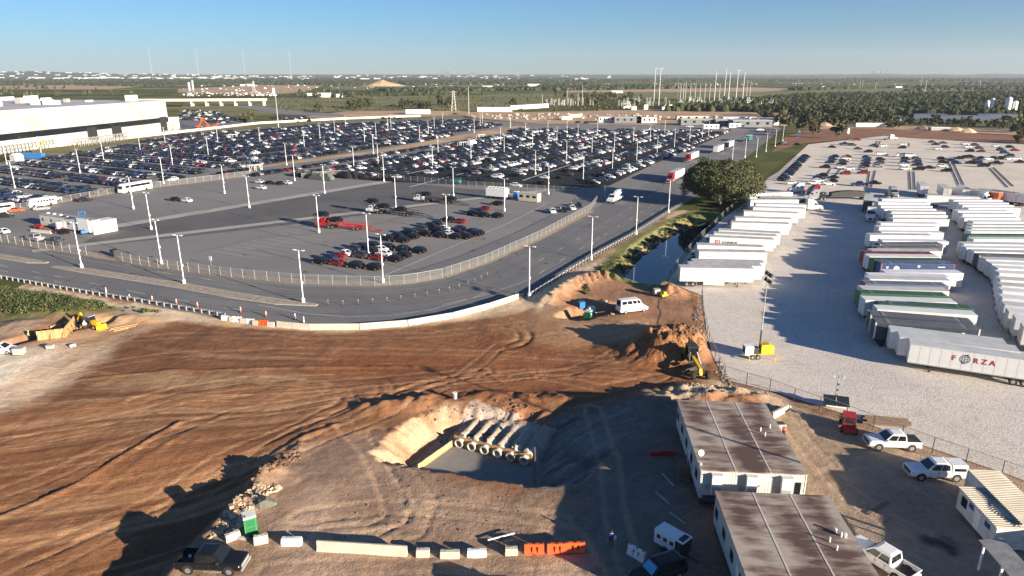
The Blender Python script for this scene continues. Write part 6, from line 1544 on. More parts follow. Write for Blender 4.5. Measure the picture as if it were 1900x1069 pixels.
# ---------------------------------------------------------------- coach, minibuses, haulers and lot furniture
def bus(L, W, H, label, loc, rz, n, dark=True):
    t = thing('coach' if L > 10 else 'minibus', label, 'bus', loc, rz)
    m = MB(); m.loft([[(x,-W,.4),(x,-W,z*.95),(x,-W*.85,z),(x,W*.85,z),(x,W,z*.95),(x,W,.4)] for x,z in ((-L/2,H-.1),(-L/2+.4,H),(L/2-1.2,H),(L/2-.25,H*.8),(L/2,H*.45))]); m.obj('body', WHITE, t)
    for s in (-1,1):
        if dark: MB().rbox(-.2,s*(W+.005),H*.70,L-2.2,.02,H*.27).obj('window_band', GLASS, t)
        else:
            for i in range(n): MB().rbox(-L/2+1.0+i*(L-3.0)/n,s*(W+.005),H*.66,(L-3.0)/n*.75,.02,H*.24).obj('window', GLASS, t)
        for x in (-L*.28,L*.33): MB().cyl((x,s*(W-.3),.5),(x,s*(W+.03),.5),.5,n=14).obj('wheel', BLACK, t)
    MB().quad((L/2-.24,-W*.8,H*.80),(L/2-.24,W*.8,H*.80),(L/2-.03,W*.8,H*.5),(L/2-.03,-W*.8,H*.5)).obj('windscreen', GLASS, t,(.03,0,.02))
    return t
a = Vector(G(221,361)); b = Vector(G(282,350)); d = b-a; bus(13,1.28,3.5,'long white coach with black window band behind the lot fence',(*((a+b)/2),.03),math.atan2(-d.y,-d.x),0)
a = Vector(G(56,386)); b = Vector(G(100,380)); d = b-a; bus(8.2,1.15,2.9,'white minibus with five square windows parked by the gravel strip',(*((a+b)/2),.03),math.atan2(-d.y,-d.x),6,False)
a = Vector(G(-20,398)); b = Vector(G(18,393)); d = b-a; bus(8.2,1.15,2.9,'white minibus cut by the frame edge next to the orange car',(*((a+b)/2),.03),math.atan2(-d.y,-d.x),5,True)
x,y = G(31,393); car('sedan','orange',x,y,UA-.6,'bright orange car parked in front of the cut off minibus',z=.03)
x,y = G(78,390); car('sedan','silver',x,y,UA-.5,'silver car in front of the white minibus',z=.03)
a0 = Vector(G(128,366)); a1 = Vector(G(218,353))
for i in range(13):
    p = a0.lerp(a1,i/12); car('crossover',('black','grey','black','blue','maroon','black','grey')[i%7],p.x,p.y,UA+PI/2-.2,'car in the slanting line left of the long white coach, %s from the left' % nth(i+1),'line of cars beside the coach',z=.03,full=False)
for px,py in ((150,368),(158,374),(20,380),(10,404)):
    x,y = G(px,py); car('crossover','black',x,y,UA-.5,{150:'black car first of two by the fence right of the minibus',158:'black car second of two by the fence right of the minibus',20:'dark car behind the orange car',10:'dark car beside the frame edge under the orange car'}[px],z=.03,full=False)
def hauler(color, label, p0, p1, cars_, cab='white'):
    a = Vector(G(*p0)); b = Vector(G(*p1)); d = b-a; L = d.length; rz = math.atan2(d.y,d.x); fm = mat('hauler_'+color, (.40,.015,.015) if color == 'red' else (.03,.03,.032), .5)
    t = thing('car_hauler', label, 'car transporter', (a.x,a.y,.036), rz)
    cm = PAINT[cab] if cab != 'red' else fm
    m = MB(); m.loft([[(x,-1.15,.7),(x,-1.15,z-.25),(x,-1.0,z),(x,1.0,z),(x,1.15,z-.25),(x,1.15,.7)] for x,z in ((.2,1.5),(1.2,1.75),(1.5,2.55),(3.2,2.7))]); m.obj('cab', cm, t)
    MB().quad((1.18,-1.0,1.8),(1.18,1.0,1.8),(1.48,.95,2.45),(1.48,-.95,2.45)).obj('windscreen', GLASS, t, (-.03,0,.02))
    for s in (-1,1): MB().rbox(2.1,s*1.16,2.1,.8,.02,.5).obj('side_window', GLASS, t)
    m = MB()
    for s in (-1.15,1.15):
        m.bar((-.4,s,2.75),(3.8,s,3.0),.16,.16); m.bar((3.4,s,.8),(3.4,s,3.0),.16,.16); m.bar((3.6,s,1.5),(8.4,s,1.6),.18,.22); m.bar((8.2,s,.8),(8.2,s,2.4),.14,.14)
        m.bar((8.6,s,1.05),(L-3.5,s,.95),.2,.28); m.bar((L-3.6,s*.75,.95),(L+.4,s*.75,.12),.4,.08); m.bar((9,s,1.9),(L-5,s,1.7),.12,.14)
        for q in range(5): m.bar((9+q*(L-14)/4,s,1.0),(9+q*(L-14)/4,s,1.85),.1,.1)
    for q in range(12): m.bar((3.8+q*(L-8)/11,-1.1,1.2),(3.8+q*(L-8)/11,1.1,1.2),.12,.1)
    m.obj('rack_frame', fm, t)
    for x in (1.2,4.6,5.8,L*.62,L*.62+1.2):
        for s in (-1,1): MB().cyl((x,s*.75,.5),(x,s*1.15,.5),.5,n=12,m=0).cyl((x,s*1.12,.5),(x,s*1.17,.5),.28,n=8,m=1).obj('wheel', [BLACK,RIM], t)
    for i,(u,z) in enumerate(cars_):
        p = a+d.normalized()*u
        car('crossover','black',p.x,p.y,rz+PI,'black car riding on the %s hauler, %s from its cab' % ({'red':'red','black':'nearer black','blackb':'farther black'}[label_key[label]],nth(i+1)),z=z)
    return t
label_key = {'red car hauler with lowered ramps in the transport lot':'red','black car hauler with white cab and three cars, middle of the three':'black','black car hauler with white cab standing farthest of the three':'blackb'}
hauler('red','red car hauler with lowered ramps in the transport lot',(588,421),(706,430),((1.6,3.05),(6.0,1.75)),'red')
hauler('black','black car hauler with white cab and three cars, middle of the three',(682,394),(800,405),((1.6,3.05),(5.8,1.75),(12.0,1.2)))
hauler('black','black car hauler with white cab standing farthest of the three',(770,373),(868,382),((4.0,2.0),(14.0,1.15)))
def gear(name, label, cat, px, py, rz, build, z=.03):
    x,y = G(px,py); t = thing(name, label, cat, (x,y,z), rz); build(t); return t
def b1(t):
    MB().box(-4,4,-1.2,1.2,1.0,3.7).obj('enclosure', WHITE, t); m = MB()
    for i in range(6): m.box(-3.6+i*1.3,-2.8+i*1.3,-.6,.6,3.7,4.2)
    m.obj('roof_fans', OFFWHITE, t); MB().box(-3.9,3.9,-1,1,.6,1.0).obj('chassis', DARK, t)
    for x in (-2.6,2.4):
        for s in (-1,1): MB().cyl((x,s*.8,.45),(x,s*1.15,.45),.45,n=10).obj('wheel', BLACK, t)
gear('power_trailer','white power unit trailer with roof fans in the transport lot','generator',923,369,VA,b1)
def b2(t):
    MB().box(-3.6,3.6,-1.4,1.4,.2,2.9).obj('wall', CREAM, t); MB().box(-3.7,3.7,-1.5,1.5,2.9,3.05).obj('roof', CREAM, t)
    for x in (-2.6,0,2.4): MB().box(x-.6,x+.6,-1.43,-1.40,1.5,2.3).obj('window', GLASS, t)
gear('guard_cabin','cream cabin with three windows by the lot gate','cabin',983,374,VA,b2)
gear('portable_toilet','blue booth left of the cream gate cabin','booth',958,368,VA,lambda t: (MB().box(-.8,.8,-.8,.8,0,2.3).obj('cabin',BLUEP,t), MB().box(-.85,.85,-.85,.85,2.3,2.42).obj('roof',WHITE,t)))
def b3(t):
    m = MB(); m.loft([[(x,-1.2,.9),(x,-1.2,z-.2),(x,-1,z),(x,1,z),(x,1.2,z-.2),(x,1.2,.9)] for x,z in ((2.0,2.9),(3.6,2.8),(4.2,2.0),(5.6,1.7))]); m.obj('cab', WHITE, t)
    MB().quad((3.62,-1,2.75),(4.2,-1,2.05),(4.2,1,2.05),(3.62,1,2.75)).obj('windscreen', GLASS, t, (.04,0,.02))
    MB().box(-5,1.9,-1.2,1.2,.9,1.5).obj('deck', WHITE, t)
    m = MB(); m.loft([[(x,-r,2.2+z),(x,-r*.5,2.2+z+r),(x,r*.5,2.2+z+r),(x,r,2.2+z),(x,r*.5,2.2+z-r*.7),(x,-r*.5,2.2+z-r*.7)] for x,r,z in ((-4.8,.5,.9),(-3.4,1.1,.6),(-.5,1.15,.2),(1.5,.8,.0))]); m.obj('drum', OFFWHITE, t)
    MB().rbox(-4.4,0,3.6,.8,1.6,.2,0,0,0,.6).obj('hopper', WHITE, t)
    for x in (4.4,-2.2,-3.5):
        for s in (-1,1): MB().cyl((x,s*.75,.52),(x,s*1.2,.52),.52,n=12).obj('wheel', BLACK, t)
gear('mixer_truck','white concrete mixer truck turning in at the lot gate','truck',1142,374,UA+PI,b3)
def b4(t):
    m = MB()
    m.bar((0,0,0),(0,0,2.6),.2,.2); m.obj('post', STEEL, t); MB().rbox(.2,0,3.2,2.0,.1,2.0).obj('panel', STEEL, t)
gear('message_board','grey back of a message board by the mixer truck','sign',1122,366,UA,b4)
for i,(px,py) in enumerate(((562,327),(576,330),(590,333),(605,334),(640,330),(652,330))):
    def bt(t,i=i):
        m = MB(); m.loft([[(x,-1.3,0),(x,-1.25,h*.7),(x,-.6,h),(x,.6,h),(x,1.25,h*.7),(x,1.3,0)] for x,h in ((-4,1.5),(-2,2.6),(0,2.5),(2.2,2.9),(3.6,1.6))]); m.obj('tarp', mat('green_tarp',(.10,.12,.10),.8,.2,1) if i < 4 else CURTAIN, t)
        MB().box(-4.1,4.1,-1.32,1.32,0,.25).obj('hem', DARK, t)
    gear('covered_load','tarp covered load on the lot edge, %s from the left' % nth(i+1),'covered load',px,py,VA,bt)['group'] = 'tarp covered loads'
# white site trailer and tent at the left of the lot
a = Vector(G(77,421)); b = Vector(G(158,434)); d = b-a; L = d.length; t = thing('site_trailer','long white site trailer with small windows behind a blue boom lift','office',(a.x,a.y,.03),math.atan2(d.y,d.x))
MB().box(0,L+2.5,0,3.2,.6,3.6).obj('wall', SIDING, t); MB().box(-.1,L+2.6,-.1,3.3,3.6,3.75).obj('roof', mat('grey_membrane',(.30,.29,.28),.8,.2,1), t)
for i in range(5): MB().box(1+i*L/5,1.7+i*L/5,-.03,0,1.9,2.7).obj('window', GLASS, t)
MB().box(L*.55,L*.55+.9,-.04,0,.8,2.8).obj('door', WHITE, t); MB().box(.3,L+2,.3,2.9,0,.6).obj('skirting', DARK, t)
for i in range(4): MB().box(1.5+i*3,2.1+i*3,1.2,1.8,3.75,4.1).obj('roof_vent', WHITE, t)
MB().box(L-2.4,L+2.55,-.25,-.02,.7,4.2).obj('white_wall_panel', WHITE, t); MB().box(L*.46,L*.46+.8,-1.2,-.1,.0,2.4).obj('entry_box', WHITE, t)
a = Vector(G(176,436)); b = Vector(G(219,428)); d = b-a; t = thing('white_tent','plain white walled enclosure right of the site trailer','tent',(a.x,a.y,.03),math.atan2(d.y,d.x)); L = d.length
MB().box(0,L,0,4,0,3.3).obj('wall', WHITE, t); MB().box(-.1,L+.1,-.1,4.1,3.3,3.4).obj('roof', OFFWHITE, t); MB().box(-.03,0,1,2.2,0,2.4).obj('opening', DARK, t)
def b5(t):
    MB().box(-1.3,1.3,-.9,.9,.4,1.1).obj('base', BLUEP, t)
    for x in (-.9,.9):
        for s in (-1,1): MB().cyl((x,s*.8,.45),(x,s*1.15,.45),.45,n=10).obj('wheel', BLACK, t)
    MB().bar((-.4,0,1.1),(1.0,0,4.2),.3,.3).obj('lower_boom', BLUEP, t); MB().bar((1.0,0,4.2),(-1.6,0,6.0),.26,.26).obj('upper_boom', BLUEP, t); m = MB()
    for z in (5.6,6.6): m.box(-2.9,-1.5,-.8,.8,z,z+.08)
    for x in (-2.9,-1.55):
        for s in (-.8,.75): m.box(x,x+.06,s,s+.06,5.6,6.65)
    m.obj('basket', BLUEP, t)
gear('boom_lift','blue boom lift raised beside the white site trailer','boom lift',158,434,2.2,b5)
barrier((58,430),(95,434),'tan concrete barrier in front of the white site trailer',.8,None,CONC,.03)
def b6(t): MB().box(-1.8,1.8,-.5,.5,.4,.9).obj('body',REDP,t); MB().bar((-1.5,0,.9),(2.4,0,1.2),.3,.3).obj('boom',REDP,t); [MB().cyl((x,s*.5,.35),(x,s*.75,.35),.35,n=10).obj('wheel',BLACK,t) for x in (-1.2,1.2) for s in (-1,1)]
gear('scissor_lift','low red lift behind the tan barrier','lift',72,424,VA,b6); gear('scissor_lift','small red lift by the site trailer door','lift',118,427,VA+1,b6)
gear('waste_bin','dark bin at the gap of the road fence','bin',213,476,VA,lambda t: (MB().box(-.8,.8,-.6,.6,.1,1.6).obj('bin',DARK,t), MB().box(-.85,.85,-.65,.65,1.6,1.7).obj('lid',BLACK,t)))
gear('sign_post','white notice board on a post in the transport lot','sign',392,493,VA,lambda t: (MB().cyl((0,0,0),(0,0,2.2),.05,n=6).obj('post',STEEL,t), MB().box(-.45,.45,-.03,.03,1.2,2.2).obj('board',WHITE,t)))
def b7(t):
    m = MB()
    for x in (-2.8,0,2.8):
        for y in (-1,1): m.bar((x,y,0),(x,y,2.6),.12,.12)
    for x in (-2.8,2.8): m.bar((x,-1,0),(x*.5,-1,2.6),.1,.1)
    m.obj('frame', WHITE, t); MB().box(-3.1,3.1,-1.3,1.3,2.6,2.75).obj('roof', WHITE, t)
for px,py,l in ((474,317,'at the near corner of the grey lot'),(432,257,'at the far side of the grey lot by the grass'),(892,257,'on the tan separator of the grey lot'),(858,272,'beside the white box truck on the separator')): gear('shelter','white framed bus shelter '+l,'shelter',px,py,UA-.4,b7)
skip_ = gear('storage_container','blue storage container at the back of the grey lot','container',57,294,VA+.3,lambda t: (MB().box(-8,8,-1.3,1.3,.1,2.7).obj('box',BLUEP,t), MB().box(-8.02,8.02,-1.32,1.32,2.7,2.78).obj('roof',BLUEP,t)))
gear('tent','small white tent beside the blue storage container','tent',32,298,VA,lambda t: (MB().box(-2.5,2.5,-2,2,0,2.4).obj('wall',WHITE,t), MB().side([(-2.7,2.4),(2.7,2.4),(0,3.6)],-2.1,2.1).obj('roof',WHITE,t)))
gear('box_truck','white box truck on the separator of the grey lot','truck',876,271,UA,lambda t: (MB().box(-3.5,2,-1.2,1.2,.9,3.6).obj('box',WHITE,t), MB().box(2.05,3.8,-1.1,1.1,.6,2.4).obj('cab',WHITE,t), [MB().cyl((x,s*.8,.5),(x,s*1.1,.5),.5,n=10).obj('wheel',BLACK,t) for x in (-2,2.8) for s in (-1,1)]))
gear('aerial_lift','teal lift truck parked at the edge of the dark lot','lift',846,341,VA,lambda t: (MB().box(-2,2,-1,1,.5,1.6).obj('body',PAINT['teal'],t), MB().bar((-1.5,0,1.6),(2.4,0,2.4),.4,.4).obj('boom',PAINT['teal'],t), [MB().cyl((x,s*.7,.5),(x,s*1.0,.5),.5,n=10).obj('wheel',BLACK,t) for x in (-1.3,1.3) for s in (-1,1)]))
for px,py,l in ((1482,254,'left white water tank by the gravel lot entrance'),(1572,248,'tall white tank at the top of the gravel lot')):
    gear('storage_tank',l,'tank',px,py,0,lambda t: (MB().cyl((0,0,.2),(0,0,3.6),1.3,n=16).obj('shell',WHITE,t), MB().cyl((0,0,3.6),(0,0,4.1),1.3,.4,n=16).obj('top',WHITE,t), MB().cyl((0,0,0),(0,0,.2),1.5,n=16).obj('pad',CONCG,t)))
# ---------------------------------------------------------------- vegetation
LEAF = [mat('leaf_dark',(.036,.050,.017),.8,.2,.6), mat('leaf_mid',(.066,.080,.027),.8,.2,.6), mat('leaf_light',(.095,.098,.030),.8,.2,.6), mat('leaf_rust',(.15,.10,.045),.8,.2,.6)]
BARK = mat('bark',(.085,.065,.048),.95,.3,3)
def leaves_np(blobs, n, size, rng, weights=(.4,.38,.2,.02)):
    """n leaf clumps spread through a set of ellipsoids: (centre, radii) -> verts, quads, material index"""
    B = np.array([b[0] for b in blobs],np.float32); R = np.array([b[1] for b in blobs],np.float32)
    vol = R.prod(1)**.8; k = rng.choice(len(B), n, p=vol/vol.sum())
    d = rng.normal(size=(n,3)); d /= np.linalg.norm(d,axis=1,keepdims=True); r = rng.random(n)**.38
    c = B[k]+d*R[k]*r[:,None]
    nrm = d*.7+rng.normal(size=(n,3))*.6+np.array([0,0,.35]); nrm /= np.linalg.norm(nrm,axis=1,keepdims=True)
    u = np.cross(nrm, rng.normal(size=(n,3))); u /= np.linalg.norm(u,axis=1,keepdims=True); v = np.cross(nrm,u)
    s = (size*(.55+rng.random(n)*.9))[:,None]
    bend = nrm*s*.25
    V = np.stack([c-u*s-v*s*.55-bend, c+u*s*.8-v*s*.7+bend*.4, c+u*s+v*s*.6-bend, c-u*s*.7+v*s*.75+bend*.4],1).reshape(-1,3)
    Fq = np.arange(n*4).reshape(-1,4)
    return V, Fq, rng.choice(len(weights), n, p=weights)
def limb_tree(m, base, h, r, rng, spread, levels=3):
    def grow(p, d, L, rad, lev):
        q = p+d*L; m.cyl(p,q,rad,rad*.62,n=6 if lev else 10,cap=False)
        ends.append(q)
        if lev >= levels: return
        for i in range(3 if lev else 5):
            az = rng.random()*2*PI; t = Vector((math.cos(az),math.sin(az),0))
            nd = (d*(.55 if lev else .35)+t*spread*(.7+rng.random()*.5)+Vector((0,0,.25))).normalized()
            grow(p+d*L*(.75+.25*rng.random()), nd, L*(.62+.2*rng.random()), rad*.52, lev+1)
    ends = []; grow(Vector(base), Vector((.03,.02,1)).normalized(), h*.30, r, 0); return ends
# the big oak between the road and the trailers
rg = np.random.default_rng(11)
x0,y0,z0 = GT(1335,381); oak = thing('oak_tree','big broad dark oak standing on the grass at the head of the pond','tree',(x0,y0,z0))
m = MB(); limb_tree(m,(0,0,-.3),16,.62,rg,1.0); m.obj('trunk', BARK, oak, smooth=True)
blobs = []
for i in range(170):
    a = rg.random()*2*PI; rr = math.sqrt(rg.random())*12.6; zz = 3.2+rg.random()**.7*13.2*(1-(rr/14.6)**2)+rg.random()*1.4
    s = .7+rg.random()**2*2.0; blobs.append(((rr*math.cos(a)*1.05,rr*math.sin(a)*.95,zz),(s,s,s*.75)))
blobs += [((0,0,8.5),(12.8,12.0,6.5))]*3
V,Fq,mi = leaves_np(blobs, 52000, .20, rg, (.30,.42,.23,.05)); link(np_mesh('crown',V,Fq,LEAF,mi),'crown',oak)
# kinds of tree for the woods; each copy is a tree of its own
def wood_tree(kind, seed):
    rg = np.random.default_rng(seed); t = thing('tree','', 'tree')
    H, W, wts = {'round':(10,4.2,(.35,.42,.22,.01)),'dark':(11,3.8,(.66,.28,.06,0)),'tall':(13,3.4,(.45,.42,.13,0)),'brown':(8,3.6,(.3,.25,.2,.25)),'low':(6,3.6,(.25,.4,.33,.02))}[kind]
    bl = []
    for i in range(13):
        a = rg.random()*2*PI; rr = math.sqrt(rg.random())*W*.75; zz = H*(.25+.62*rg.random())*(1-.25*(rr/W)**2); s = W*(.24+.22*rg.random()); bl.append(((rr*math.cos(a),rr*math.sin(a),zz),(s,s,s*.8)))
    V,Fq,mi = leaves_np(bl, 430, .62, rg, wts); link(np_mesh('crown',V,Fq,LEAF,mi),'crown',t)
    m = MB(); m.cyl((0,0,-.2),(0,0,H*.45),.28,.16,n=6)
    for i in range(4): a = rg.random()*6.3; m.cyl((0,0,H*(.25+.05*i)),(math.cos(a)*W*.6,math.sin(a)*W*.6,H*(.5+.1*i)),.12,.05,n=5)
    m.obj('trunk', BARK, t); return t
DESC = {'round':'rounded mid green','dark':'dense dark green','tall':'taller upright green','brown':'brownish thin leaved','low':'low pale green'}
TREES = []
def wood(pxs, n, kinds, where, s0=.8, s1=1.3):
    poly = GP(pxs); xs = [p[0] for p in poly]; ys = [p[1] for p in poly]; k = 0; tr_ = 0
    while k < n and tr_ < n*80:
        tr_ += 1; x = random.uniform(min(xs),max(xs)); y = random.uniform(min(ys),max(ys))
        if in_poly(x,y,poly): k += 1; TREES.append((math.hypot(x,y),x,y,random.choice(kinds),random.randint(0,1),random.uniform(s0,s1),where))
wood([(1465,252),(1490,236),(1520,246),(1500,254)],2,['brown','round'],'at the gravel lot entrance',1.5,1.7)
wood([(1535,256),(1560,252),(1560,258)],1,['dark'],'at the gravel lot entrance',1.5,1.7)
wood([(1430,236),(1400,215),(1500,205),(1640,212),(1660,236),(1560,233),(1490,240)],62,['dark','round','round','brown'],'in the wood above the gravel lot')
wood([(1640,240),(1660,222),(1780,238),(1900,252),(1980,262),(1980,245),(1900,236),(1780,228)],46,['dark','low','brown'],'in the thicket along the red bank',.6,1.0)
wood([(1420,205),(1560,182),(1720,176),(1980,172),(1980,208),(1800,206),(1640,212),(1500,206)],150,['round','round','low','dark'],'in the wide green wood at the right')
wood([(1700,206),(1800,204),(1810,214),(1720,216)],12,['dark'],'by the distant parked cars')
wood([(1880,262),(1900,256),(1990,262),(1990,275),(1890,270)],5,['brown'],'beside the red bank at the frame edge')
wood([(640,200),(660,196),(690,198),(690,205),(640,206)],14,['round','tall'],'in the clump beyond the field road')
wood([(730,203),(740,196),(775,196),(785,204)],10,['round','dark'],'in the small clump right of the field road')
wood([(785,205),(800,194),(840,190),(850,204)],14,['dark','tall'],'in the clump by the pylon')
wood([(540,180),(540,172),(620,170),(680,176),(700,186),(600,184)],34,['dark','round'],'in the grove above the bridge field')
wood([(680,178),(780,174),(900,172),(900,178),(780,180)],26,['dark','round'],'in the hedge line of the green field')
wood([(1010,192),(1020,182),(1100,178),(1190,180),(1190,200),(1100,204),(1060,196)],44,['round','tall','brown'],'in the belt left of the substation')
wood([(945,204),(955,196),(965,204)],3,['tall'],'alone on the green field edge')
wood([(0,180),(0,160),(120,160),(200,168),(300,172),(300,180),(150,178)],44,['dark','round','low'],'in the belt behind the factory roof')
wood([(440,226),(450,214),(500,220),(500,230)],10,['brown','low'],'beside the distant cars behind the grass strip',.5,.9)
wood([(572,208),(590,204),(600,210)],5,['round','low'],'beside the field road')
TREES.sort(key=lambda q: q[0])
cnt = {}
for i,(d,x,y,k,v,s,wh) in enumerate(TREES[:296]):
    key = (k,wh); cnt[key] = cnt.get(key,0)+1
    o = place(('tree',k,v), lambda: wood_tree(k, 40+hash(k)%7+v*13 if False else {'round':3,'dark':5,'tall':7,'brown':9,'low':12}[k]*10+v), (x,y,0), random.uniform(0,6.28), '%s tree %s, %s nearest' % (DESC[k], wh, nth(cnt[key])), 'trees '+wh)
    o.scale = (s,s,s*random.uniform(.9,1.1))
rg = np.random.default_rng(21)
WOODL = [mat('forest_dark',(.034,.044,.020),1,.2,.02,spec=.1),mat('forest_mid',(.048,.058,.026),1,.2,.02,spec=.1),mat('forest_light',(.072,.076,.036),1,.2,.02,spec=.1),mat('forest_brown',(.10,.08,.045),1,.2,.02,spec=.1)]
def clump_mass(name, label, pts, cat='forest'):
    """pts: x, y, radius, height, colour index"""
    ico = MB(); vs = []; n1 = 7
    for j,(zz,rr) in enumerate(((-.2,.75),(.25,1.0),(.65,.75))):
        for i in range(n1): vs.append((rr*math.cos(2*PI*(i+j*.5)/n1),rr*math.sin(2*PI*(i+j*.5)/n1),zz))
    vs.append((0,0,1.0)); fs = []
    for j in range(2):
        for i in range(n1): a = j*n1+i; b = j*n1+(i+1)%n1; fs += [(a,b,b+n1),(a,b+n1,a+n1)]
    for i in range(n1): fs.append((2*n1+i,2*n1+(i+1)%n1,3*n1))
    tv = np.array(vs,np.float32); tf = np.array(fs); N = len(pts); P = np.array(pts,np.float32)
    V = tv[None]*np.stack([P[:,2],P[:,2],P[:,3]],-1)[:,None,:]*(1+rg.normal(size=(N,len(tv),3))*.16)
    V[:,:,0] += P[:,0,None]; V[:,:,1] += P[:,1,None]
    Fa = (tf[None]+np.arange(N)[:,None,None]*len(tv)).reshape(-1,3)
    mi = np.repeat(P[:,4].astype(int),len(tf))
    return stuff(tag(link(np_mesh(name,V.reshape(-1,3),Fa,WOODL,mi),name),label,cat))
FREE = [GP(p) for p in FARF]+[GP(p) for p in ([(-300,215),(-300,150),(140,160),(330,172),(345,200),(400,225)],[(60,158),(85,153),(190,152),(200,156)],[(330,172),(330,162),(480,156),(620,158),(700,170),(1010,168),(1420,164),(1480,168),(1700,162),(1700,168),(1480,180),(1190,210),(760,210),(330,215)],[(660,162),(690,152),(740,152),(760,160)])]
pts = []
def ok(x, y): return not any(in_poly(x,y,f) for f in FREE)
rad_ = np.exp(rg.uniform(math.log(850),math.log(9000),64000)); az_ = rg.uniform(-.72,.72,64000)
X_, Y_ = rad_*np.sin(az_), rad_*np.cos(az_)
msk = np.ones(len(X_),bool)
for f in FREE: msk &= ~inside(X_,Y_,f)
dens = fbm(X_*.0011,Y_*.0011,3); msk &= dens > -.045
for x,y,r in zip(X_[msk],Y_[msk],rad_[msk]):
    s = 2.3+r*.0023; pts.append((x,y,s*rg.uniform(.6,1.5),rg.uniform(4.5,9),rg.choice([0,0,0,1,1,2],1)[0]))
clump_mass('forest','dark woodland stretching to the horizon as one mass',pts)
pts = []
for d,x,y,k,v,s,wh in TREES[296:]:
    for j in range(3): pts.append((x+rg.normal()*1.5,y+rg.normal()*1.5,rg.uniform(1.8,3.0)*s,rg.uniform(5,9)*s,{'dark':0,'round':1,'tall':1,'low':2,'brown':3}[k]))
for _ in range(900):
    x,y = G(rg.uniform(1440,1990),rg.uniform(176,232)); 
    if y > 560: pts.append((x,y,rg.uniform(1.2,3.2),rg.uniform(1.2,3.0),rg.choice([0,1,1,2,3],1)[0]))
for _ in range(500):
    x,y = G(rg.uniform(520,1180),rg.uniform(172,206)); pts.append((x,y,rg.uniform(1.0,2.6),rg.uniform(1.0,2.6),rg.choice([0,1,2,3],1)[0]))
clump_mass('undergrowth','scrub and small bushes scattered through the woods and fields',pts,'bushes')
def leafy(name, label, pxs, n, h, size, wts, cat='shrubs', zf=None):
    poly = GP(pxs); xs = [p[0] for p in poly]; ys = [p[1] for p in poly]; B = []; k = 0; tr_ = 0
    nb = max(6, n//45)
    while k < nb and tr_ < nb*60:
        tr_ += 1; x = random.uniform(min(xs),max(xs)); y = random.uniform(min(ys),max(ys))
        if in_poly(x,y,poly): k += 1; hh = h*random.uniform(.5,1.1); B.append(((x,y,gz(x,y)+hh*.4),(hh*.9,hh*.9,hh*.65)))
    V,Fq,mi = leaves_np(B,n,size,rg,wts); return stuff(tag(link(np_mesh(name,V,Fq,LEAF,mi),name),label,cat))
LEAF.append(mat('grass_blade',(.085,.14,.028),.8,.25,.6))
leafy('shrubbery','dense green shrubs on the bank below the road, left edge',[(-60,575),(-60,532),(0,537),(60,545),(130,557),(185,566),(200,578),(130,586),(60,588),(0,580)],36000,1.25,.11,(.30,.28,.10,.12,.20))
leafy('shrubbery','small patch of green weeds right of the shrubs',[(250,578),(265,574),(300,580),(290,585),(260,584)],700,.5,.11,(.2,.3,.1,.05,.35))
leafy('weeds','sparse weeds on the pale shoulder above the dirt',[(195,565),(250,570),(330,585),(260,580),(200,576)],500,.35,.10,(.2,.3,.2,.1,.2))
leafy('bank_grass','green weeds along the pond bank beside the guard rail',[(1112,500),(1160,470),(1215,432),(1275,396),(1292,404),(1230,440),(1185,478),(1150,500),(1128,508)],14000,.62,.10,(.16,.24,.2,.08,.32))
leafy('bank_grass','grass clumps on the pond bank near the berm',[(1080,545),(1086,532),(1094,538),(1090,552)],500,.6,.12,(.2,.3,.2,.05,.25))
leafy('verge_grass','long grass under the big oak',[(1266,398),(1300,376),(1400,372),(1408,386),(1345,398)],3500,.25,.12,(.16,.24,.15,.05,.40))
leafy('far_bank_weeds','dry weeds on the shaded far bank of the pond',[(1270,486),(1300,455),(1352,408),(1362,412),(1310,462),(1272,495)],1600,.4,.12,(.3,.25,.2,.2,.05))
# ---------------------------------------------------------------- factory
PANELM = mat('precast_panel',(.41,.405,.39),.8,.06,.08); PANELM2 = mat('weathered_precast_panel',(.35,.345,.335),.8,.10,.15); FROOF = mat('factory_roof',(.40,.40,.40),.8,.12,.03)
A = Vector(G(-260,322)); B_ = Vector(G(316,243)); d = (B_-A).normalized(); n_ = Vector((-d.y,d.x)); L = (B_-A).length; Hf = ZP(186,B_.y)
fac = thing('factory','huge pale factory with a dark glass band and white roof plant','factory',(A.x,A.y,0),math.atan2(d.y,d.x))
Dp = 230; zb0, zb1 = Hf*.30, Hf*.45
MB().box(0,L,1,Dp,0,Hf-.6).obj('core', PANELM, fac); MB().box(-1,L+.6,.2,Dp,Hf-.6,Hf).obj('roof', FROOF, fac)
MB().box(0,L+.3,.35,.99,zb0,zb1).obj('window_band', GLASS, fac)
MB().box(L,L+.7,1,Dp*.35,zb0,zb1).obj('end_window_band', GLASS, fac)
NP = 26
for r,(q0,q1) in enumerate(((.02,zb0-.05),(zb1+.05,zb1+(Hf-zb1)*.36),(zb1+(Hf-zb1)*.36+.1,zb1+(Hf-zb1)*.68),(zb1+(Hf-zb1)*.68+.1,Hf-.7))):
    for i in range(NP):
        MB().box(i*L/NP+.06,(i+1)*L/NP-.06,.5-.12*random.random(),.99,q0,q1).obj('wall_panel', PANELM2 if random.random() < .22 else PANELM, fac)
for i in range(9): MB().box(L+.02,L+.5,1+i*Dp/9+.06,1+(i+1)*Dp/9-.06,zb1+.05,Hf-.7).obj('end_panel', PANELM, fac)
for u,wd,h in ((.62,9,9),(.72,10,8),(.955,8,11)): MB().box(L*u,L*u+wd,.2,.48,.1,h).obj('dark_doorway', BLACK, fac)  # black panels paint the dark inside of the open doorways
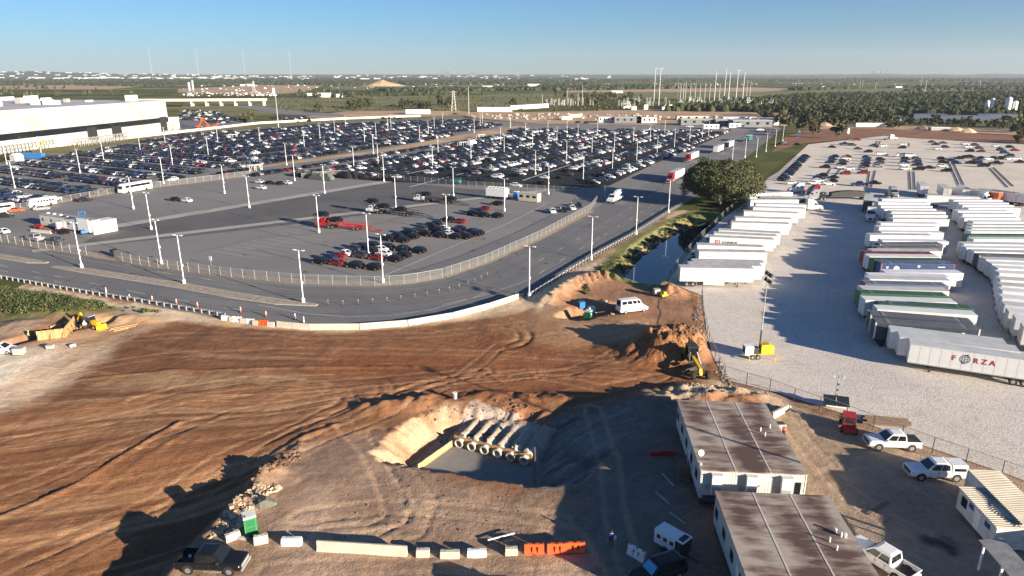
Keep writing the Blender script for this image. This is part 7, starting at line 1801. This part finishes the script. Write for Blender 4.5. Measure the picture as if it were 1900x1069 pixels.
for i in range(46):
    u = random.uniform(.25,.99)*L; v = random.uniform(8,Dp*.75); s = random.uniform(2,5); MB().box(u,u+s*random.uniform(1,2.4),v,v+s,Hf+.02,Hf+s*random.uniform(.4,1.0)).obj('roof_unit', random.choice([WHITE,WHITE,OFFWHITE,CONCG]), fac)
MB().box(0,L*.62,Dp*.5,Dp,Hf+.01,Hf+9).obj('upper_roof', FROOF, fac); MB().box(L*.0,L*.5,Dp*.35,Dp*.4,Hf+.02,Hf+4).obj('white_duct', WHITE, fac)
t = thing('loading_annex','low white annex with window slots at the factory corner','annex',(*(B_+d*4+n_*4),0),fac.rotation_euler[2]); MB().box(0,16,0,22,0,9).obj('wall',WHITE,t); MB().box(-.3,16.3,-.3,22.3,9,9.4).obj('roof',OFFWHITE,t)
for i in range(4): MB().box(2+i*3.4,4+i*3.4,-.1,0,4,5.5).obj('window',STEEL,t)
p0 = G(-100,296); p1 = G(480,230); p2 = G(640,221.5); p3 = G(780,216.5)
for (a,b,lab) in ((p0,p1,'low pale concrete wall along the factory road'),(p1,p2,'low pale wall continuing past the distant cars'),(p2,p3,'low pale wall end by the construction ground')):
    dd = Vector(b)-Vector(a); t = thing('concrete_wall',lab,'wall',(*a,0),math.atan2(dd.y,dd.x)); MB().box(0,dd.length,-.2,.2,0,1.6).obj('wall',mat('pale_wall',(.68,.62,.52),.8,.06,.3),t); MB().box(0,dd.length,-.3,.3,1.6,1.72).obj('coping',OFFWHITE,t)
def sector(px, py, n, dx, dy, lab, m_):
    """rows of steel frames stacked in the yard"""
    x,y = G(px,py); t = thing('steel_frames',lab,'steel frames',(x,y,0),fac.rotation_euler[2])
    for i in range(n):
        m = MB()
        for s in (0,4): m.bar((i*dx,s,0),(i*dx,s,4.2),.4,.4)
        m.bar((i*dx,0,4.2),(i*dx,4,4.2),.4,.4); m.bar((i*dx,0,2),(i*dx,4,2),.3,.3); m.obj('frame',m_,t)
sector(2,287,16,2.7,4,'grey steel frames stacked at the factory front, left lot',STEEL); sector(150,272,15,3.4,4,'grey steel frames stacked at the factory front, right lot',STEEL)
def lift(px, py, h, lean, m_, lab, rz=0):
    x,y = G(px,py); t = thing('boom_lift',lab,'boom lift',(x,y,0),rz); MB().box(-2,2,-1.2,1.2,.5,1.8).obj('base',m_,t)
    MB().bar((0,0,1.8),(lean*.6,0,h*.75),.6,.6).obj('boom',m_,t); MB().bar((lean*.6,0,h*.75),(lean,0,h),.45,.45).obj('jib',m_,t); MB().box(lean-1,lean+1,-.8,.8,h,h+1.2).obj('basket',m_,t)
    for xx in (-1.4,1.4):
        for s in (-1,1): MB().cyl((xx,s*.9,.6),(xx,s*1.4,.6),.6,n=8).obj('wheel',BLACK,t)
lift(103,262,18,4,ORANGE,'orange boom lift reaching up the factory wall'); lift(112,262,13,12,ORANGE,'orange boom lift with slanting boom at the factory wall'); lift(118,262,3.2,2,ORANGE,'folded orange lift at the factory foot'); lift(142,254,3,2,REDP,'red lift in the factory door'); lift(370,238,6,3,ORANGE,'red orange lift left in the factory side yard'); lift(388,237,7,-5,ORANGE,'orange lift with tilted boom in the factory side yard'); lift(396,238,3,4,ORANGE,'low orange lift at the right of the side yard'); lift(318,241,3,2,YELLOW,'yellow machine at the factory corner'); lift(72,276,3.5,3,YELLOW,'yellow loader in front of the steel frames'); lift(95,264,4,2,BLUEP,'blue lift beside the orange booms')
# ---------------------------------------------------------------- bridge, silos, construction yard, substation, horizon
a = G(335,197); b = G(495,196); dd = Vector(b)-Vector(a); t = thing('overpass','pale concrete overpass bridge beyond the factory','bridge',(*a,0),math.atan2(dd.y,dd.x)); Lb = dd.length; zr = ZP(188,a[1])
MB().box(-60,Lb,-6,6,zr,zr+1.6).obj('deck',mat('bridge_concrete',(.68,.60,.47),.8,.08,.05),t); MB().box(-60,Lb,-6.4,-6,zr+.2,zr+3.0).obj('parapet',MATS['bridge_concrete'],t); MB().box(-60,Lb,6,6.4,zr+.2,zr+3.0).obj('parapet',MATS['bridge_concrete'],t)
for i in range(6):
    for s in (-4,4): MB().box(i*Lb/6+Lb*.14-1,i*Lb/6+Lb*.14+1,s-1,s+1,0,zr).obj('pier',MATS['bridge_concrete'],t)
def silo(px, py, pytop, r, lab, m_=WHITE, base=True):
    x,y = G(px,py); h = ZP(pytop,y); t = thing('silo',lab,'silo',(x,y,0)); MB().cyl((0,0,h*.22),(0,0,h*.93),r,n=18).obj('shell',m_,t); MB().cyl((0,0,h*.93),(0,0,h),r,r*.35,n=18).obj('cap',m_,t); MB().cyl((0,0,h*.08),(0,0,h*.22),r*.35,r,n=18).obj('hopper',m_,t)
    for k in range(4): MB().bar((r*.8*math.cos(k*PI/2+.7),r*.8*math.sin(k*PI/2+.7),0),(r*.8*math.cos(k*PI/2+.7),r*.8*math.sin(k*PI/2+.7),h*.25),.4,.4).obj('leg',STEEL,t)
silo(1828,214,186,2.0,'left white silo of the left pair in the wood'); silo(1837,213,182,1.9,'right white silo of the left pair in the wood'); silo(1867,214,180,2.9,'broad white silo of the right group in the wood'); silo(1880,214,187,2.2,'slimmer white silo of the right group in the wood'); silo(1884,216,204,1.0,'short white silo beside the right group')
silo(352,172,152,3.4,'wider grey silo beyond the overpass',STEEL); silo(359,172,148,2.6,'taller grey silo beyond the overpass',STEEL); silo(508,177,163,3.0,'lone white silo right of the overpass')
def cabin(px, py, L, W, H, lab, m_=SIDING, rz=None, roof=None, nm='site_cabin', cat='cabin', win=4):
    x,y = G(px,py); t = thing(nm,lab,cat,(x,y,0),VA if rz is None else rz)
    MB().box(-L/2,L/2,0,W,.3,H).obj('wall',m_,t); MB().box(-L/2-.2,L/2+.2,-.2,W+.2,H,H+.3).obj('roof',roof or OFFWHITE,t)
    for i in range(win): MB().box(-L/2+(i+.35)*L/win,-L/2+(i+.65)*L/win,-.06,0,H*.45,H*.8).obj('window',GLASS,t)
GREYC = mat('dark_grey_cladding',(.16,.17,.18),.7,.1,.2)
for a_ in ((1165,229,24,14,5,'dark grey site cabin in the middle of the construction ground',GREYC),(1125,228,14,10,5,'grey windowed cabin left of the dark one',SIDING),(1200,229,18,10,5,'white gabled cabin right of the dark one',SIDING),(1296,233,30,12,5,'long dark roofed cabin right of the white one',GREYC),(1356,234,26,12,5,'grey cabin left of the pale pair',GREYC),(1396,237,32,14,5.5,'long grey cabin by the road end',GREYC),(1425,233,18,14,5.5,'pale gabled cabin by the road end',OFFWHITE),(1372,226,30,10,4,'pale cabin row behind the grey ones',OFFWHITE),(1285,223,30,8,4,'red roofed low shed in the construction ground',CREAM)):
    cabin(*a_[:7],rz=0 if a_[0] > 1100 else None,roof=REDP if 'red roofed' in a_[5] else (mat('pale_roof',(.42,.41,.39),.7,.15,.1)))
for i in range(13): cabin(951+i*5.3,204.5-i*.35,5,14,5,'white dome tent of the row on the construction ground, %s from the left' % nth(i+1),WHITE,0,WHITE,'dome_tent','tent',0)
cabin(918,208,40,8,5,'long white shed left of the dome tents',WHITE,0,WHITE,'shed','shed',0); cabin(775,212,26,8,4.5,'white shed beside dark machines on the construction ground',WHITE,0,WHITE,'shed','shed',0); cabin(1068,219,14,4,3.5,'cream container on the construction ground',CREAM,0,None,'container','container',0); cabin(1052,223,10,3,3.2,'white bus shaped trailer on the construction ground',WHITE,0,None,'site_trailer','trailer',3); cabin(1320,240,12,4,3.5,'white trailer by the far end of the dark lot',WHITE,0,None,'site_trailer','trailer',3); cabin(1367,238,12,4,3.5,'small white trailer left of the long grey cabin',WHITE,0,None,'site_trailer','trailer',3)
for i,(px,py,wd) in enumerate(((1725,222,30),(1790,225,44),(1850,222,36))): cabin(px,py,wd,8,5,'dark blue container block in the wood yard, %s from the left' % nth(i+1),mat('navy_cladding',(.035,.055,.10),.7),-.1,MATS['navy_cladding'],'container_block','container',0)
for i,(px,py,wd,h,m_) in enumerate(((905,164,30,7,WHITE),(600,181,24,8,WHITE),(629,181,10,6,WHITE),(1145,173,26,5,WHITE),(1490,166,26,5,WHITE),(1530,164,28,5,WHITE),(1668,163,20,4,WHITE),(1750,163,18,4,WHITE),(990,161,40,9,WHITE),(463,160,30,7,WHITE),(452,160,24,6,WHITE),(575,178,18,5,WHITE))): cabin(px,py,wd,10,h,'small white building far across the fields, %s on the list from the field road' % nth(i+1) if False else 'small white building far across the fields, %s counted from the left' % nth([575,600,629].index(px)+3 if px in (575,600,629) else {452:1,463:2,905:6,990:7,1145:8,1490:9,1530:10,1668:11,1750:12}[px]),m_,0,OFFWHITE,'distant_building','building',0)
m = MB(); x,y = G(705,160); t = thing('sand_heap','pale sand heap standing on the plain beyond the field','heap',(x,y,0))
MB().loft([[(u+rg.normal()*3,-30*k,0),(u*.9,-22*k,h*.6),(u*.8,0,h),(u*.9,22*k,h*.6),(u,30*k,0)] for u,h,k in ((-70,1,.3),(-40,9,.8),(-15,17,1),(10,22,1.1),(35,16,1),(70,10,.8),(100,1,.3))]).obj('heap',TANSOIL,t)
MASTM = mat('mast_steel',(.50,.49,.46),.5,.05,.05,metal=.2)
def mast(px, py, pytop, r, lab, arms=0, nm='power_pole', cat='power pole'):
    x,y = G(px,py); h = ZP(pytop,y); t = thing(nm,lab,cat,(x,y,0)); MB().cyl((0,0,0),(0,0,h),r,r*.6,n=7).obj('shaft',MASTM,t)
    if arms:
        for k in range(arms): MB().bar((0,0,h-1-k*5),(5 if arms == 1 else (-4 if k%2 else 4),0,h-.6-k*5),.4,.5).obj('arm',MASTM,t)
    else: MB().cyl((0,0,h),(0,0,h+1),r*.7,.1,n=6).obj('tip',MASTM,t)
for i,(px,py,tp) in enumerate(((1213,188,126),(1222,196,126),(1325,187,133),(1343,187,128),(1351,187,134),(1365,187,130),(1377,190,134))): mast(px,py,tp,.75,'tall steel power pole of the substation, %s from the left' % nth(i+1),1 if i < 2 or i == 5 else 0)
for i,px in enumerate((1257,1262,1267,1271,1280,1289,1298,1307,1316,1334,1385,1391)): mast(px,187 if px < 1380 else 179,[153,156,154,152,155,154,157,155,156,156,150,150][i],.45,'short grey lightning mast in the substation, %s from the left' % nth(i+1),0,'lightning_mast','mast')
for i,(px,py,tp) in enumerate(((517,238,178),(870,213,162),(947,237,220),(1006,196,176),(1052,196,168),(1072,196,175),(1080,196,160),(1595,164,150),(1600,163,148),(1708,163,143),(1716,172,147),(1624,166,152),(1814,163,150),(1818,163,149))): mast(px,py,tp,.4,'thin utility pole beyond the lots, %s on the left to right count' % nth(i+1),0,'utility_pole','utility pole')
for i,(px,tp) in enumerate(((284,85),(370,88),(456,92),(541,92))): mast(px,150,tp,.9,'slender radio mast on the horizon, %s from the left' % nth(i+1),0,'radio_mast','radio mast')
x,y = G(1255,201); t = thing('substation','grey electrical substation full of thin steel gantries','substation',(x,y,0),.15)
for i in range(60):
    u = random.uniform(-70,150); v = random.uniform(-30,95); h = random.uniform(5,13); m = MB()
    for s in (0,5): m.bar((u,v+s,0),(u,v+s,h),.3,.3)
    m.bar((u,v,h),(u,v+5,h),.35,.35)
    if i%2: m.bar((u-4,v,h*.6),(u+4,v,h*.6),.3,.3)
    m.obj('gantry',MASTM,t)
for i in range(16): u = random.uniform(-75,-5); v = random.uniform(-35,10); MB().box(u,u+5,v,v+4,0,random.uniform(3,5)).obj('transformer',random.choice([STEEL,OFFWHITE,WHITE]),t)
x,y = G(1060,196); t = thing('substation','small grey substation left of the tree belt','substation',(x,y,0),.1)
for i in range(26):
    u = random.uniform(-40,40); v = random.uniform(-5,30); h = random.uniform(5,10); m = MB()
    for s in (0,4): m.bar((u,v+s,0),(u,v+s,h),.3,.3)
    m.bar((u,v,h),(u,v+4,h),.35,.35); m.obj('gantry',MASTM,t)
def pylon(px, py, tp, lab):
    x,y = G(px,py); h = ZP(tp,y); t = thing('pylon',lab,'pylon',(x,y,0)); m = MB(); k = h*.11
    for sx in (-1,1):
        for sy in (-1,1): m.bar((sx*k,sy*k,0),(sx*.6,sy*.6,h),.35,.35)
    for z in range(6):
        f = 1-z/6.5
        for s in (-1,1): m.bar((-k*f,s*k*f,h*z/6),(k*f*.85,s*k*f*.85,h*(z+1)/6),.22,.22)
    m.obj('lattice',MASTM,t)
    for z in (.7,.82,.94): MB().bar((-h*.14,0,h*z),(h*.14,0,h*z),.3,.3).obj('cross_arm',MASTM,t)
pylon(842,206,168,'lattice pylon by the tree clump on the field'); pylon(472,172,150,'faint lattice pylon beyond the overpass')
# loose machines and material heaps on the construction ground
for i,(px,py,c) in enumerate(((712,221,'black'),(722,221,'black'),(733,221,'grey'),(742,222,'black'),(845,213,'black'),(1015,226,'silver'),(1072,229,'black'),(1080,229,'grey'),(1088,230,'black'),(1280,237,'white'),(1345,240,'white'),(1410,243,'white'),(1425,246,'black'),(1455,269,'black'))):
    x,y = G(px,py); car('pickup' if i%2 else 'suv',c,x,y,random.uniform(-.4,.4),'%s vehicle on the construction ground and road end, %s from the left' % (c,nth(i+1)),'vehicles on the construction ground',z=.06,full=False)
rocks('rubble',[(860,214),(1000,210),(1240,214),(1450,222),(1450,232),(1240,224),(1000,224),(880,219)],260,1.0,4.0,mat('site_debris',(.42,.36,.30),.9,.4,.3),'heaps and debris on the construction ground')
rocks('rubble',[(100,272),(330,243),(330,240),(90,268)],120,.8,2.6,mat('yard_debris',(.50,.46,.42),.9,.4,.3),'crates and debris in the factory yard')
rocks('rubble',[(560,170),(1010,164),(1440,156),(1880,160),(1880,158),(1440,154),(900,156),(330,160),(330,176)],200,2,7,WHITE,'tiny white sheds and vehicles along the distant road')
rocks('rubble',[(340,174),(500,172),(510,178),(340,179)],90,2,7,mat('far_white',(.6,.58,.56),.8,.3,.1),'pale sheds and vehicles behind the overpass')
for px,py,lab,m_ in ((1712,240,'dark gravel heap on the red bank',mat('dark_heap',(.16,.12,.10),.9,.2,.3)),(1775,244,'tan rock heap on the red bank, left of two',ROCKT),(1796,246,'tan rock heap on the red bank, right of two',ROCKT),(1530,234,'orange sand heap by the gravel lot entrance',TANSOIL)):
    x,y = G(px,py); t = thing('spoil_heap',lab,'heap',(x,y,0)); MB().loft([[(u,-4*k,0),(u,-2*k,h*.6),(u,0,h),(u,2*k,h*.6),(u,4*k,0)] for u,h,k in ((-7,.1,.2),(-4,2,.8),(0,3.3,1.2),(3,2.4,1),(7,.1,.2))]).obj('heap',m_,t)
cabin(1614,236,22,4,3,'white pipes and trailer on the dirt above the gravel lot',WHITE,-.1,None,'pipe_trailer','trailer',0); cabin(1745,243,14,5,2.4,'flat concrete slab stack on the red bank',CONCG,-.1,None,'slab_stack','slab stack',0)
TOWERM = mat('tower_grey',(.16,.17,.19),.9,.1,.02)
# distant town and hills on the horizon
def hills(name, pts, r0, depth, m_):
    vs = []; fs = []; n = len(pts)
    for (px,h) in pts:
        a = math.atan((px-950)/F)
        for (rr,hh) in ((r0,0),(r0+depth*.4,h*.8),(r0+depth,h)): vs.append((rr*math.tan(a),rr,hh))
    for i in range(n-1):
        for j in range(2): a = i*3+j; fs.append((a,a+3,a+4,a+1))
    me = bpy.data.meshes.new(name); me.from_pydata(vs,[],fs); me.materials.append(m_); return struct(link(me,name))
HILL = mat('wooded_hill',(.05,.065,.035),1,.35,.003,coord='World')
hp_ = [(px, max(8,10+62*math.exp(-((px-80)/260)**2)+30*math.exp(-((px-1750)/420)**2)+6*math.sin(px*.021)+5*math.sin(px*.063+1))) for px in range(-500,2500,25)]
hills('hills', hp_, 7600, 2600, HILL)
m = MB(); tm_ = []
for i in range(300):
    px = random.choice([random.gauss(430,190),random.gauss(160,120),random.uniform(0,1150)]); r = random.uniform(5200,9800); a = math.atan((px-950)/F); x,y = r*math.tan(a),r
    hh = 0 if r < 7600 else np.interp(px,[p[0] for p in hp_],[p[1] for p in hp_])*min(1,(r-7600)/1040)*.8
    wd = random.uniform(6,26); m.box(x-wd,x+wd,y,y+20,hh-3,hh+random.uniform(6,12)); 
stuff(tag(m.obj('distant_town',mat('town_white',(.62,.60,.57),.8,.3,.002,coord='World')),'scatter of pale buildings of the distant town below the horizon','town'))
for i,(px,w_,h) in enumerate(((833,14,85),(838,12,100),(878,26,70),(885,20,62),(820,8,60),(768,5,55),(1598,22,80),(1591,10,95),(1604,10,90),(960,26,40))):
    a = math.atan((px-950)/F); y = 9000; cb = thing('tower_block','grey tower far on the horizon, %s counted from the left' % nth(sorted([833,838,878,885,820,768,1598,1591,1604,960]).index(px)+1),'tower',(y*math.tan(a),y,0)); MB().box(-w_,w_,0,20,0,h*.55+28).obj('wall',TOWERM,cb); MB().box(-w_*.8,w_*.8,2,18,h*.55+28,h*.55+32).obj('roof',CONCG,cb)
# ---------------------------------------------------------------- air
hz = MB().box(-9000,9000,-700,10400,-6,330); ho = hz.obj('haze', bpy.data.materials.new('haze')); hm = ho.data.materials[0]; hm.use_nodes = True
n = hm.node_tree.nodes; n.remove(n['Principled BSDF']); pv_ = n.new('ShaderNodeVolumePrincipled'); pv_.inputs['Density'].default_value = .00005; pv_.inputs['Color'].default_value = (.80,.88,1,1); pv_.inputs['Anisotropy'].default_value = .2
hm.node_tree.links.new(pv_.outputs[0], n['Material Output'].inputs['Volume']); ho['kind'] = 'stuff'
